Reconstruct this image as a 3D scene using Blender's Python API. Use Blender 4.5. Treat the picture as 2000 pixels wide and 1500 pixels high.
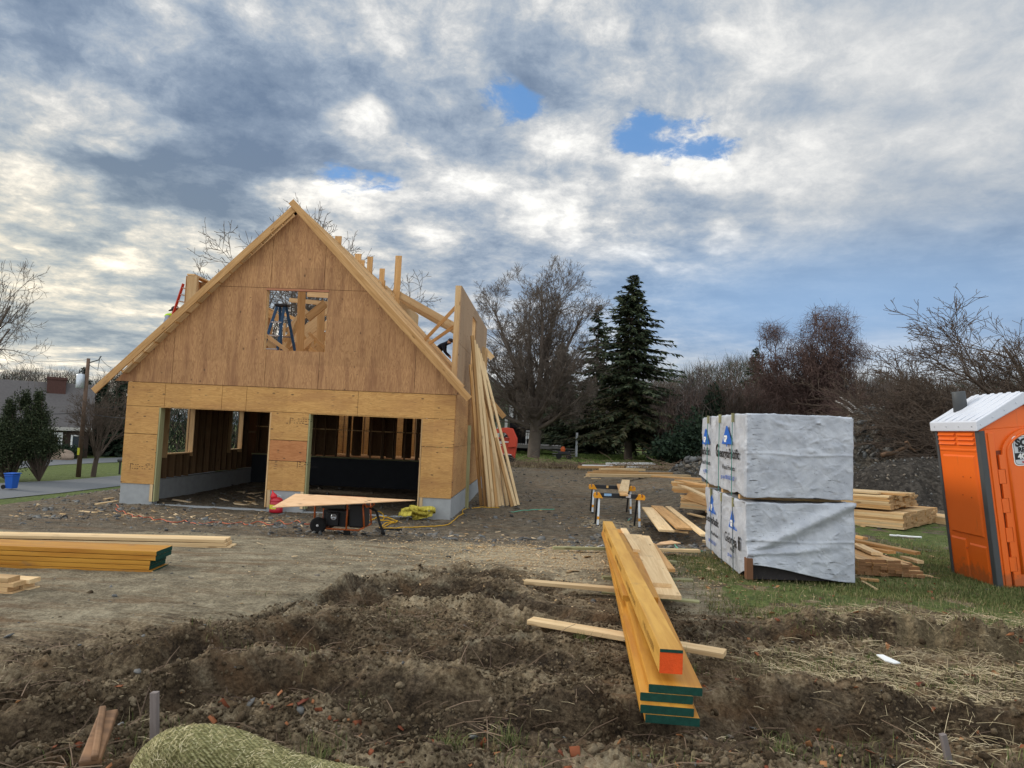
import bpy, bmesh, math, random
import numpy as np
from mathutils import Vector, Matrix, Euler
rad = math.radians
for _o in list(bpy.data.objects): bpy.data.objects.remove(_o)
scene = bpy.context.scene
COL = scene.collection
# ------------------------------------------------------------------ camera
FPX = 1400.0; CZ = 2.27
PS = math.atan(64 / FPX); TH = math.atan(90.3 / FPX); RO = 0.044
cf = np.array([-math.sin(PS) * math.cos(TH), math.cos(PS) * math.cos(TH), math.sin(TH)])
_r0 = np.cross(cf, [0, 0, 1]); _r0 /= np.linalg.norm(_r0); _u0 = np.cross(_r0, cf)
cr = math.cos(RO) * _r0 + math.sin(RO) * _u0
cu = np.cross(cr, cf)
CP = np.array([0.0, 0.0, CZ])
cam_d = bpy.data.cameras.new('camera'); cam = bpy.data.objects.new('camera', cam_d); COL.objects.link(cam)
cam_d.sensor_width = 36.0; cam_d.lens = 36.0 * FPX / 2000.0; cam_d.clip_start = 0.05; cam_d.clip_end = 3000
cam.matrix_world = Matrix(((cr[0], cu[0], -cf[0], 0), (cr[1], cu[1], -cf[1], 0), (cr[2], cu[2], -cf[2], CZ), (0, 0, 0, 1)))
scene.camera = cam
scene.view_settings.view_transform = 'Standard'; scene.view_settings.look = 'None'
scene.view_settings.exposure = EXPO = 0.17; scene.view_settings.gamma = 1.0
scene.render.resolution_x = 1024; scene.render.resolution_y = 768

def ray(px, py): return cf + cr * (px - 1000) / FPX - cu * (py - 750) / FPX
def at(px, py, Y):
    d = ray(px, py); return CP + d * Y / d[1]
def atx(px, py, X):
    d = ray(px, py); return CP + d * X / d[0]
def gz(px, py, z):
    d = ray(px, py); return CP + d * (z - CZ) / d[2]

# ------------------------------------------------------------------ node helper
class NT:
    def __init__(s, nt): s.nt = nt
    def n(s, typ, props=None, **inp):
        nd = s.nt.nodes.new(typ)
        for k, v in (props or {}).items(): setattr(nd, k, v)
        for k, v in inp.items():
            key = int(k[1:]) if k[0] == 'i' and k[1:].isdigit() else k.replace('_', ' ')
            so = nd.inputs[key]
            if isinstance(v, bpy.types.NodeSocket): s.nt.links.new(v, so)
            elif isinstance(v, bpy.types.Node): s.nt.links.new(v.outputs[0], so)
            else: so.default_value = v
        return nd
    def m(s, op, a, b=0.0, c=0.0, clamp=False):
        nd = s.n('ShaderNodeMath', {'operation': op, 'use_clamp': clamp}, i0=a, i1=b)
        if op in ('MULTIPLY_ADD', 'COMPARE', 'SMOOTH_MIN', 'SMOOTH_MAX'):
            if isinstance(c, (bpy.types.NodeSocket,)): s.nt.links.new(c, nd.inputs[2])
            else: nd.inputs[2].default_value = c
        return nd.outputs[0]
    def vm(s, op, a, b=(0, 0, 0)):
        nd = s.n('ShaderNodeVectorMath', {'operation': op}, i0=a)
        if op == 'SCALE':
            if isinstance(b, bpy.types.NodeSocket): s.nt.links.new(b, nd.inputs[3])
            else: nd.inputs[3].default_value = b
            return nd.outputs[0]
        if isinstance(b, bpy.types.NodeSocket): s.nt.links.new(b, nd.inputs[1])
        else: nd.inputs[1].default_value = b
        return nd.outputs[1] if op in ('LENGTH', 'DOT_PRODUCT', 'DISTANCE') else nd.outputs[0]
    def mr(s, v, a, b, c=0.0, d=1.0, smooth=True):
        nd = s.n('ShaderNodeMapRange', {'interpolation_type': 'SMOOTHSTEP' if smooth else 'LINEAR'}, i0=v, i1=a, i2=b, i3=c, i4=d)
        return nd.outputs[0]
    def mix(s, f, a, b, blend='MIX'):
        nd = s.n('ShaderNodeMix', {'data_type': 'RGBA', 'blend_type': blend}, i0=f, i6=a, i7=b)
        return nd.outputs[2]
    def noise(s, vec, scale, detail=4, rough=0.55, dist=0.0, dim='3D'):
        nd = s.n('ShaderNodeTexNoise', {'noise_dimensions': dim}, Scale=scale, Detail=detail, Roughness=rough, Distortion=dist)
        s.nt.links.new(vec, nd.inputs['Vector']); return nd.outputs[0]
    def ramp(s, f, stops):
        nd = s.n('ShaderNodeValToRGB', i0=f); el = nd.color_ramp.elements
        while len(el) < len(stops): el.new(0.5)
        for e, (p, c) in zip(el, stops): e.position = p; e.color = tuple(c) + (1,) if len(c) == 3 else c
        return nd.outputs[0]
C4 = lambda c: (c[0], c[1], c[2], 1.0)

# ------------------------------------------------------------------ sky (clouds over a Nishita sky) and sun
SUN_AZ, SUN_EL = -78.0, 24.0
w = bpy.data.worlds.new('World'); scene.world = w; w.use_nodes = True
for nd in list(w.node_tree.nodes): w.node_tree.nodes.remove(nd)
T = NT(w.node_tree)
tc = T.n('ShaderNodeTexCoord').outputs['Generated']
sep = T.n('ShaderNodeSeparateXYZ', i0=tc)
dx, dy, dz = sep.outputs
az = T.m('ARCTAN2', dx, dy); el = T.m('ARCSINE', dz)
azel = T.n('ShaderNodeCombineXYZ', i0=az, i1=el, i2=0.0).outputs[0]
den = T.m('ADD', T.m('MAXIMUM', dz, 0.0), 0.16)
pl = T.n('ShaderNodeCombineXYZ', i0=T.m('DIVIDE', dx, den), i1=T.m('DIVIDE', dy, den), i2=0.3).outputs[0]
wn = T.n('ShaderNodeTexNoise', {'noise_dimensions': '3D'}, Vector=pl, Scale=1.3, Detail=5.0, Roughness=0.62)
warp = T.vm('SCALE', T.vm('SUBTRACT', wn.outputs[1], (0.5, 0.5, 0.5)), 0.22)
wazel = T.vm('ADD', azel, warp)
big = T.noise(T.vm('ADD', pl, (3.1, 7.7, 0)), 0.85, 6, 0.60, 0.5)
fine = T.noise(T.vm('ADD', pl, (1.3, 2.9, 0)), 4.6, 8, 0.68, 0.15)
puff = T.noise(T.vm('ADD', wazel, (5.3, 1.9, 0)), 13.0, 6, 0.70, 0.1)
streak = T.noise(T.n('ShaderNodeMapping', Vector=azel, Scale=(3.0, 26.0, 1)).outputs[0], 1.0, 7, 0.6, 0.6)
def azl(px, py):
    d = ray(px, py); d = d / np.linalg.norm(d); return math.atan2(d[0], d[1]), math.asin(d[2])
def blob(px, py, rx, ry, src=wazel, soft=0.25):
    a, e = azl(px, py)
    v = T.vm('MULTIPLY', T.vm('SUBTRACT', src, (a, e, 0)), (FPX / rx, FPX / ry, 0))
    return T.mr(T.vm('LENGTH', v), 1.0, soft, 0.0, 1.0)
def blobs(lst, src=wazel):
    acc = None
    for (px, py, rx, ry, amp) in lst:
        b = T.m('MULTIPLY', blob(px, py, rx, ry, src), amp)
        acc = b if acc is None else T.m('ADD', acc, b)
    return acc
bias = blobs([(560, 210, 330, 190, -.42), (350, 345, 260, 120, -.34), (1120, 90, 420, 200, -.26), (1330, 410, 190, 80, -.28),
              (880, 260, 200, 130, -.22), (120, 20, 330, 70, -.1), (60, 370, 200, 40, -.3), (1700, 560, 520, 90, -.2), (230, 480, 230, 35, -.25),
              (300, 120, 230, 120, .2), (250, 215, 330, 60, .3), (250, 275, 90, 28, .5), (90, 350, 230, 60, .45), (330, 470, 160, 55, .28),
              (700, 215, 70, 80, .5), (780, 290, 100, 45, .38), (640, 375, 230, 45, .4), (1055, 290, 80, 50, .26), (880, 370, 200, 90, .26),
              (1400, 420, 60, 60, .4), (1240, 480, 260, 60, .3), (1560, 330, 260, 110, .15), (1600, 80, 380, 100, .13), (1330, 300, 150, 50, .3),
              (1060, 420, 160, 90, .22), (0, 500, 420, 110, .22), (1850, 250, 300, 200, .06)])
f0 = T.m('ADD', T.m('MULTIPLY', T.m('SUBTRACT', big, 0.5), 1.25), T.m('ADD', T.m('MULTIPLY', T.m('SUBTRACT', fine, 0.5), 1.15), T.m('MULTIPLY', T.m('SUBTRACT', puff, 0.5), 0.9)))
vor = T.n('ShaderNodeTexVoronoi', {'feature': 'F1', 'normalize': True}, Vector=T.vm('ADD', pl, T.vm('SCALE', warp, 1.2)), Scale=4.2, Detail=2.0, Roughness=0.55).outputs['Distance']
f0 = T.m('ADD', f0, T.m('MULTIPLY', T.m('SUBTRACT', 0.365, vor), 1.0))
calm = T.mr(az, rad(4), rad(26), 1.0, 0.42)
f1 = T.m('ADD', T.m('ADD', T.m('MULTIPLY', f0, calm), 0.50), T.m('MULTIPLY', bias, 0.85))
lowm = T.mr(el, rad(19), rad(4), 0.0, 1.0)
f1 = T.m('ADD', f1, T.m('MULTIPLY', T.m('MULTIPLY', T.m('SUBTRACT', streak, 0.5), 1.4), lowm))
cloud = T.ramp(f1, [(0.0, (.155, .215, .315)), (.26, (.225, .29, .39)), (.44, (.32, .385, .475)), (.58, (.43, .475, .53)), (.70, (.56, .58, .60)), (.84, (.75, .75, .74)), (1.0, (.96, .95, .91))])
# warm, brighter towards the low sun at the left; bluer to the right
warmm = blob(-60, 560, 1000, 420, azel, 0.0)
cloud = T.mix(T.m('MULTIPLY', warmm, 0.85), cloud, T.mix(1.0, cloud, (1.42, 1.27, 1.0, 1), 'MULTIPLY'))
coolm = blob(1650, 600, 900, 190, azel, 0.0)
cloud = T.mix(T.m('MULTIPLY', coolm, 0.80), cloud, (.28, .44, .68, 1))
horm = T.m('MULTIPLY', T.mr(el, rad(7.5), rad(3.5), 0.0, 1.0), T.mr(az, rad(-14), rad(-2), 0.0, 1.0))
cloud = T.mix(T.m('MULTIPLY', horm, 0.7), cloud, (.60, .64, .66, 1))
sky = T.n('ShaderNodeTexSky', {'sky_type': 'NISHITA', 'sun_disc': False, 'sun_elevation': rad(SUN_EL), 'sun_rotation': rad(SUN_AZ),
                               'air_density': 1.0, 'dust_density': 0.6, 'ozone_density': 2.5}).outputs[0]
blue = T.mix(0.55, T.mix(1.0, sky, (.1, .1, .1, 1), 'MULTIPLY'), (.15, .37, .78, 1))
hole = blobs([(985, 190, 85, 75, .8), (1262, 240, 150, 64, 1.05), (1370, 265, 80, 30, .75), (700, 350, 100, 34, .62), (800, 285, 60, 20, .45), (740, 380, 50, 20, .4)])
hgate = T.mr(hole, 0.02, 0.3, 0.0, 1.0)
hm = T.mr(T.m('ADD', hole, T.m('ADD', T.m('MULTIPLY', T.m('SUBTRACT', fine, 0.5), -3.0), T.m('MULTIPLY', T.m('SUBTRACT', puff, 0.5), -2.4))), 0.15, 1.0, 0.0, .95)
hm = T.m('MULTIPLY', hm, hgate)
col = T.mix(hm, cloud, blue)
# the sky behind and above the camera is boosted, added fill for the foreground
back = T.m('MAXIMUM', T.mr(dy, 0.25, -0.35, 0.0, 1.0), T.mr(dz, 0.62, 0.9, 0.0, 1.0))
col = T.mix(back, col, T.mix(1.0, col, (2.7, 2.6, 2.45, 1), 'MULTIPLY'))
bg = T.n('ShaderNodeBackground', Color=col, Strength=1.0)
wo = T.n('ShaderNodeOutputWorld'); w.node_tree.links.new(bg.outputs[0], wo.inputs[0])
sd = bpy.data.lights.new('sun', 'SUN'); sd.energy = 1.8; sd.angle = rad(11); sd.color = (1.0, .93, .82)
so = bpy.data.objects.new('sun', sd); COL.objects.link(so)
_s = Vector((math.sin(rad(SUN_AZ)) * math.cos(rad(SUN_EL)), math.cos(rad(SUN_AZ)) * math.cos(rad(SUN_EL)), math.sin(rad(SUN_EL))))
so.rotation_euler = (-_s).to_track_quat('-Z', 'Y').to_euler()

# ------------------------------------------------------------------ numpy noise
def _h(ix, iy, iz, seed):
    h = (ix * 374761393 + iy * 668265263 + iz * 2147483647 + seed * 974711) & 0xFFFFFFFF
    h = ((h ^ (h >> 13)) * 1274126177) & 0xFFFFFFFF
    return ((h ^ (h >> 16)) & 0xFFFFFF) / float(0xFFFFFF)
def vn(x, y, z=None, seed=0):
    x = np.asarray(x, float); y = np.asarray(y, float); z = np.zeros_like(x) if z is None else np.asarray(z, float)
    xi, yi, zi = (np.floor(q).astype(np.int64) for q in (x, y, z))
    fx, fy, fz = x - xi, y - yi, z - zi
    fx, fy, fz = (q * q * (3 - 2 * q) for q in (fx, fy, fz))
    def L(k):
        a = _h(xi, yi, zi + k, seed); b = _h(xi + 1, yi, zi + k, seed); c = _h(xi, yi + 1, zi + k, seed); d = _h(xi + 1, yi + 1, zi + k, seed)
        return (a * (1 - fx) + b * fx) * (1 - fy) + (c * (1 - fx) + d * fx) * fy
    a = L(0)
    if not np.any(fz): return a
    return a * (1 - fz) + L(1) * fz
def fbm(x, y, z=None, o=4, seed=0, g=0.5, ridge=False):
    s = 0; a = 1.0; t = 0
    x = np.asarray(x, float); y = np.asarray(y, float)
    for i in range(o):
        v = vn(x * 2 ** i + 17.3 * i, y * 2 ** i - 9.1 * i, None if z is None else np.asarray(z) * 2 ** i + 3.7 * i, seed + i)
        if ridge: v = 1 - abs(2 * v - 1)
        s = s + a * v; t += a; a *= g
    return s / t
def S(a, b, v):
    t = np.clip((np.asarray(v, float) - a) / (b - a), 0, 1); return t * t * (3 - 2 * t)

# ------------------------------------------------------------------ terrain height
def curve_px(pts, z=.69):
    q = [gz(a, b, z) for a, b in pts]; q.sort(key=lambda p: p[0])
    return np.array([p[0] for p in q]), np.array([p[1] for p in q])
RUTS = [(curve_px([(-200, 1470), (120, 1420), (330, 1375), (520, 1345), (760, 1365), (950, 1385), (1180, 1405), (1400, 1400), (1700, 1405), (2000, 1440), (2300, 1480)]), .20, .17),
        (curve_px([(120, 1330), (330, 1285), (560, 1245), (800, 1262), (1050, 1300), (1250, 1330)]), .15, .18),
        (curve_px([(560, 1180), (800, 1150), (1000, 1172), (1180, 1205), (1350, 1225), (1550, 1238), (1750, 1240), (1900, 1262), (2200, 1290)]), .18, .18),
        (curve_px([(300, 1262), (420, 1232), (560, 1190), (760, 1130), (900, 1118), (1050, 1140), (1160, 1165)]), .09, .13),
        (curve_px([(620, 1415), (900, 1442), (1200, 1456), (1500, 1446), (1900, 1470)]), .10, .13),
        (curve_px([(-200, 1372), (100, 1345), (300, 1322), (480, 1300)]), .10, .12)]
_bx = np.array([-6, -4, -3, -2.2, -1.5, -.7, .3, 1.0, 1.6, 2.6, 4, 8]); _by = np.array([3.0, 4.2, 5.0, 5.9, 6.8, 7.6, 7.5, 7.1, 6.6, 6.1, 5.9, 5.7])
def Hbase(x, y):
    x = np.asarray(x, float); y = np.asarray(y, float)
    a = np.interp(y, [0, 8.2, 10, 12, 14, 15.5, 20, 28, 36, 42, 55, 80, 400], [.69, .69, .62, .42, .18, .06, 0, .1, .3, .47, .65, .8, 1.2])
    b = np.interp(y, [0, 8, 15, 30, 42, 55, 80, 400], [.69, .68, .6, .55, .5, .65, .8, 1.2])
    k = S(2.3, 5.5, x); h = a * (1 - k) + b * k
    l = S(11.2, 27, -x) * S(6, 15, y); h = h * (1 - l) + (-3.35) * l
    return h
def mudmask(x, y):
    yb = np.interp(x, _bx, _by) + .5 * (vn(x * 1.3, y * 1.3, seed=5) - .5)
    return S(.35, -.35, y - yb)
def rutinfo(x, y):
    tot = np.zeros_like(x); near = np.zeros_like(x)
    nz = fbm(x * 3, y * 3, o=3, seed=21)
    for k, ((cx, cy), dep, wd) in enumerate(RUTS):
        yc = np.interp(x, cx, cy); ends = S(cx[0] - .2, cx[0] + .6, x) * S(cx[-1] + .2, cx[-1] - .6, x)
        d = y - yc + .22 * (nz - .5)
        v = -dep * np.exp(-(d / wd) ** 4)
        rg = .70 * dep * (.15 + 1.3 * fbm(x * 4 + k * 9, y * 4, o=3, seed=31 + k))
        v = v + rg * (np.exp(-((d - 2.0 * wd) / (.75 * wd)) ** 2) + .75 * np.exp(-((d + 2.0 * wd) / (.75 * wd)) ** 2))
        if k == 2:
            v = v + .03 * S(1.2, 1.8, x) * np.sin(x * 2 * math.pi / .17) * np.exp(-((d - 1.6 * wd) / (.6 * wd)) ** 2)
        v = v + .012 * np.sin((x * 1.0 + d * .8) * 2 * math.pi / .11) * np.exp(-((d - 1.1 * wd) / (.4 * wd)) ** 2)
        tot = tot + v * ends; near = np.maximum(near, np.exp(-(d / (3.2 * wd)) ** 2) * ends)
    return tot, near
def rutbottom(x, y):
    b = np.zeros_like(x); nz = fbm(x * 3, y * 3, o=3, seed=21)
    for (cx, cy), dep, wd in RUTS:
        d = y - np.interp(x, cx, cy) + .22 * (nz - .5); b = np.maximum(b, np.exp(-(d / wd) ** 4) * S(cx[0] - .2, cx[0] + .6, x) * S(cx[-1] + .2, cx[-1] - .6, x))
    return b
def wetmask(x, y):
    b = np.zeros_like(x); dr = np.zeros_like(x); nz = fbm(x * 3, y * 3, o=3, seed=21); n2 = fbm(x * 6, y * 6, o=4, seed=22)
    for (cx, cy), dep, wd in RUTS:
        d = y - np.interp(x, cx, cy) + .22 * (nz - .5) + .10 * (n2 - .5); e = S(cx[0] - .2, cx[0] + .6, x) * S(cx[-1] + .2, cx[-1] - .6, x)
        b = np.maximum(b, np.exp(-((d - .35 * wd) / (1.35 * wd)) ** 4) * e); dr = np.maximum(dr, np.exp(-((d + 2.1 * wd) / (.8 * wd)) ** 2) * e)
    return b, dr
def H(x, y, detail=True):
    x = np.asarray(x, float); y = np.asarray(y, float); sc = x.ndim == 0
    x = np.atleast_1d(x); y = np.atleast_1d(y)
    h = Hbase(x, y); m = mudmask(x, y); r, nr = rutinfo(x, y)
    h = h + r
    h = h + .05 * (fbm(x * .7, y * .7, o=3, seed=2) - .5) * S(60, 8, y)
    rough = np.maximum(m, nr)
    if detail:
        sk = y - np.interp(x, [-7, -4, -2.5, -1.2, 0, 1.2, 3, 7], [-3.4, -1.9, -.95, -.3, 0, 0, -.25, -.9])
        n1 = fbm(x * .75, sk * 2.9, o=6, seed=7, ridge=True, g=.60); n2 = fbm(x * 9, y * 11, o=5, seed=9, g=.66, ridge=True); n3 = fbm(x * 3.1, y * 3.1, o=5, seed=13, g=.62, ridge=True)
        press = S(.35, .62, fbm(x * .9, sk * 1.6, o=2, seed=15))
        bot = rutbottom(x, y); rough = rough * (1 - .6 * bot)
        h = h - rough * .075 + rough * (.26 * (n1 - .57) + (.15 + .85 * press) * (.115 * (n3 - .55) + .085 * (n2 - .5))) + nr * .05 * (fbm(x * 7, y * 7, o=4, seed=14, ridge=True) - .55)
        st = S(9, 11, y) * S(40, 20, y)
        h = h + (1 - rough) * (.018 * (fbm(x * 6, y * 6, o=4, seed=11) - .5) * (1 + 1.6 * st))
    else: h = h - rough * .035
    for (ax, ay, bx_, by_, cap) in ((.35, 7.32, 1.95, 6.92, .715), (.30, 5.88, 1.85, 5.08, .70), (.35, 6.75, 1.6, 6.45, .66), (.78, 3.75, .98, 7.5, .690), (.95, 7.0, 1.35, 11.0, .68)):
        wd_ = .75 if cap == .66 else .42; ux, uy = bx_ - ax, by_ - ay; q = np.clip(((x - ax) * ux + (y - ay) * uy) / (ux * ux + uy * uy), 0, 1); dd = np.hypot(x - ax - q * ux, y - ay - q * uy); k = S(wd_, wd_ * .38, dd)
        h = h * (1 - k) + np.minimum(h, cap) * k
    return h[0] if sc else h
def GH(px, py, it=6):
    z = .5
    for _ in range(it):
        p = gz(px, py, z); z = float(Hbase(p[0], p[1]))
    return p

# ------------------------------------------------------------------ mesh helpers
def mesh_np(name, V, F, mats=(), smooth=False, mi=None):
    V = np.asarray(V, np.float32); F = np.asarray(F, np.int32); k = F.shape[1]
    me = bpy.data.meshes.new(name); me.vertices.add(len(V)); me.vertices.foreach_set('co', V.ravel())
    me.loops.add(F.size); me.loops.foreach_set('vertex_index', F.ravel())
    me.polygons.add(len(F)); me.polygons.foreach_set('loop_start', np.arange(0, F.size, k, dtype=np.int32))
    me.polygons.foreach_set('loop_total', np.full(len(F), k, np.int32))
    if smooth: me.polygons.foreach_set('use_smooth', np.ones(len(F), bool))
    if mi is not None: me.polygons.foreach_set('material_index', np.asarray(mi, np.int32))
    for m in mats: me.materials.append(m)
    me.update(calc_edges=True); me.validate()
    return me
def tag(o, label=None, cat=None, group=None, kind=None):
    if label: o['label'] = label
    if cat: o['category'] = cat
    if group: o['group'] = group
    if kind: o['kind'] = kind
    return o
def link(name, me, parent=None, loc=None):
    o = bpy.data.objects.new(name, me); COL.objects.link(o)
    if loc is not None: o.location = loc
    if parent is not None:
        o.parent = parent
    return o
def empty(name, loc, label, cat, group=None, rz=0):
    o = bpy.data.objects.new(name, None); COL.objects.link(o); o.location = loc; o.rotation_euler = (0, 0, rz); o.empty_display_size = .1
    return tag(o, label, cat, group)
class MB:
    """collects shapes in WORLD coordinates; build() makes one mesh object, its origin at org"""
    def __init__(s): s.v = []; s.f = []; s.mi = []
    def add(s, vs, fs, m=0):
        b = len(s.v); s.v += [tuple(p) for p in vs]; s.f += [tuple(i + b for i in f) for f in fs]; s.mi += [m] * len(fs); return s
    def box(s, c, d, rot=None, m=0):
        hx, hy, hz = d[0] / 2, d[1] / 2, d[2] / 2
        vs = [Vector((x, y, z)) for x in (-hx, hx) for y in (-hy, hy) for z in (-hz, hz)]
        if rot is not None: vs = [rot @ v for v in vs]
        vs = [v + Vector(c) for v in vs]
        return s.add(vs, [(0, 1, 3, 2), (4, 6, 7, 5), (0, 4, 5, 1), (2, 3, 7, 6), (0, 2, 6, 4), (1, 5, 7, 3)], m)
    def bx(s, x0, x1, y0, y1, z0, z1, m=0): return s.box(((x0 + x1) / 2, (y0 + y1) / 2, (z0 + z1) / 2), (abs(x1 - x0), abs(y1 - y0), abs(z1 - z0)), None, m)
    def bar(s, p0, p1, w, t, up=(0, 0, 1), m=0):
        p0 = Vector(p0); p1 = Vector(p1); x = (p1 - p0); L = x.length; x.normalize(); up = Vector(up)
        y = up.cross(x)
        if y.length < 1e-4: y = Vector((0, 1, 0)).cross(x)
        y.normalize(); z = x.cross(y); R = Matrix((x, y, z)).transposed()
        return s.box((p0 + p1) / 2, (L, w, t), R, m)
    def tube(s, pts, rs, n=8, caps=True, m=0):
        pts = [Vector(p) for p in pts]; rings = []
        if not hasattr(rs, '__len__'): rs = [rs] * len(pts)
        pv = None; b0 = len(s.v)
        for i, p in enumerate(pts):
            d = (pts[min(i + 1, len(pts) - 1)] - pts[max(i - 1, 0)]).normalized()
            if pv is None: a = d.orthogonal().normalized()
            else:
                a = pv - d * pv.dot(d)
                a = a.normalized() if a.length > 1e-5 else d.orthogonal().normalized()
            pv = a; b = d.cross(a)
            for k in range(n):
                t = 2 * math.pi * k / n; s.v.append(tuple(p + (a * math.cos(t) + b * math.sin(t)) * rs[i]))
        for i in range(len(pts) - 1):
            for k in range(n):
                q = b0 + i * n; s.f.append((q + k, q + (k + 1) % n, q + n + (k + 1) % n, q + n + k)); s.mi.append(m)
        if caps:
            s.f.append(tuple(b0 + k for k in reversed(range(n)))); s.mi.append(m)
            q = b0 + (len(pts) - 1) * n; s.f.append(tuple(q + k for k in range(n))); s.mi.append(m)
        return s
    def prism(s, poly, off, m=0, mside=None):
        """poly: 3D points; extruded by off"""
        n = len(poly); a = [Vector(p) for p in poly]; b = [p + Vector(off) for p in a]
        q = len(s.v); s.v += [tuple(p) for p in a + b]
        s.f += [tuple(q + i for i in range(n)), tuple(q + n + i for i in reversed(range(n)))]; s.mi += [m, m]
        for i in range(n): s.f.append((q + i, q + n + i, q + n + (i + 1) % n, q + (i + 1) % n)); s.mi.append(m if mside is None else mside)
        return s
    def lathe(s, c, prof, n=16, m=0, axis=None):
        R = Vector((0, 0, 1)).rotation_difference(Vector(axis)).to_matrix() if axis else Matrix.Identity(3)
        q = len(s.v)
        for r, z in prof:
            for k in range(n):
                t = 2 * math.pi * k / n; s.v.append(tuple(Vector(c) + R @ Vector((r * math.cos(t), r * math.sin(t), z))))
        for i in range(len(prof) - 1):
            for k in range(n): s.f.append((q + i * n + k, q + i * n + (k + 1) % n, q + (i + 1) * n + (k + 1) % n, q + (i + 1) * n + k)); s.mi.append(m)
        s.f.append(tuple(q + k for k in reversed(range(n)))); s.mi.append(m)
        s.f.append(tuple(q + (len(prof) - 1) * n + k for k in range(n))); s.mi.append(m)
        return s
    def build(s, name, mats, parent=None, org=None, smooth=False, bevel=0, autosm=False):
        if not isinstance(mats, (list, tuple)): mats = [mats]
        o0 = Vector(org) if org is not None else (world_loc(parent) if parent is not None else Vector((0, 0, 0)))
        me = bpy.data.meshes.new(name)
        me.from_pydata([tuple(Vector(v) - o0) for v in s.v], [], s.f); 
        for m in mats: me.materials.append(m)
        me.polygons.foreach_set('material_index', s.mi)
        if smooth: me.polygons.foreach_set('use_smooth', [True] * len(me.polygons))
        bm = bmesh.new(); bm.from_mesh(me); bmesh.ops.recalc_face_normals(bm, faces=bm.faces); bm.to_mesh(me); bm.free()
        me.update()
        o = link(name, me, parent, None)
        o.location = o0 - (world_loc(parent) if parent is not None else Vector((0, 0, 0)))
        if bevel:
            b = o.modifiers.new('bevel', 'BEVEL'); b.width = bevel; b.segments = 2; b.limit_method = 'ANGLE'
        return o
def world_loc(o):
    v = Vector((0, 0, 0))
    while o is not None: v = v + Vector(o.location); o = o.parent
    return v
RNG = random.Random(4)
def lumber(name, p0, p1, w, t, mat, parent=None, label=None, cat='board', group=None, up=(0, 0, 1), endm=None, segs=1, bow=0.0, ch=.003):
    """one board, built along its own X axis so that the grain runs with it"""
    p0 = Vector(p0); p1 = Vector(p1); x = p1 - p0; L = x.length; x.normalize(); up = Vector(up)
    y = up.cross(x)
    if y.length < 1e-4: y = Vector((0, 1, 0)).cross(x)
    y.normalize(); z = x.cross(y)
    a, b = w / 2, t / 2
    prof = [(-a + ch, -b), (a - ch, -b), (a, -b + ch), (a, b - ch), (a - ch, b), (-a + ch, b), (-a, b - ch), (-a, -b + ch)]
    V = []; Fc = []; mi = []; by, bz = RNG.uniform(-1, 1) * bow, RNG.uniform(-1, 1) * bow
    for i in range(segs + 1):
        s_ = i / segs; q = 4 * s_ * (1 - s_)
        V += [(-L / 2 + L * s_, py + by * q, pz + bz * q) for py, pz in prof]
    for i in range(segs):
        for k in range(8): Fc.append((i * 8 + k, (i + 1) * 8 + k, (i + 1) * 8 + (k + 1) % 8, i * 8 + (k + 1) % 8)); mi.append(0)
    Fc.append(tuple(range(8))); Fc.append(tuple(segs * 8 + k for k in reversed(range(8)))); mi += [1, 1] if endm else [0, 0]
    me = bpy.data.meshes.new(name); me.from_pydata(V, [], Fc); me.materials.append(mat)
    if endm: me.materials.append(endm)
    me.polygons.foreach_set('material_index', mi)
    bm = bmesh.new(); bm.from_mesh(me); bmesh.ops.recalc_face_normals(bm, faces=bm.faces); bm.to_mesh(me); bm.free()
    o = link(name, me, parent)
    M = Matrix((x, y, z)).transposed().to_4x4(); M.translation = (p0 + p1) / 2 - (world_loc(parent) if parent is not None else Vector((0, 0, 0)))
    o.matrix_local = M if parent is not None else M
    if parent is None: tag(o, label, cat, group)
    elif label: tag(o, label)
    return o
def text_mesh(txt, size, depth=.001, bold=0.0, spacing=1.0):
    cu_ = bpy.data.curves.new('lettering', 'FONT'); cu_.body = txt; cu_.size = size; cu_.extrude = depth; cu_.offset = bold; cu_.space_character = spacing
    cu_.resolution_u = 3
    ob = bpy.data.objects.new('lettering', cu_); COL.objects.link(ob)
    dg = bpy.context.evaluated_depsgraph_get(); me = bpy.data.meshes.new_from_object(ob.evaluated_get(dg))
    bpy.data.objects.remove(ob); bpy.data.curves.remove(cu_)
    return me
def put_text(name, txt, size, loc, xdir, ydir, mat, parent, bold=0.0, spacing=1.0, squash=1.0):
    me = text_mesh(txt, size, .001, bold, spacing); me.materials.clear(); me.materials.append(mat)
    x = Vector(xdir).normalized(); y = Vector(ydir).normalized(); z = x.cross(y)
    M = Matrix((x * squash, y, z)).transposed().to_4x4(); M.translation = Vector(loc) - world_loc(parent)
    o = link(name, me, parent); o.matrix_local = M; return o
def dup_tree(o, parent=None):
    c = o.copy(); COL.objects.link(c)
    if parent is not None: c.parent = parent
    for ch in o.children: dup_tree(ch, c)
    return c

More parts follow.
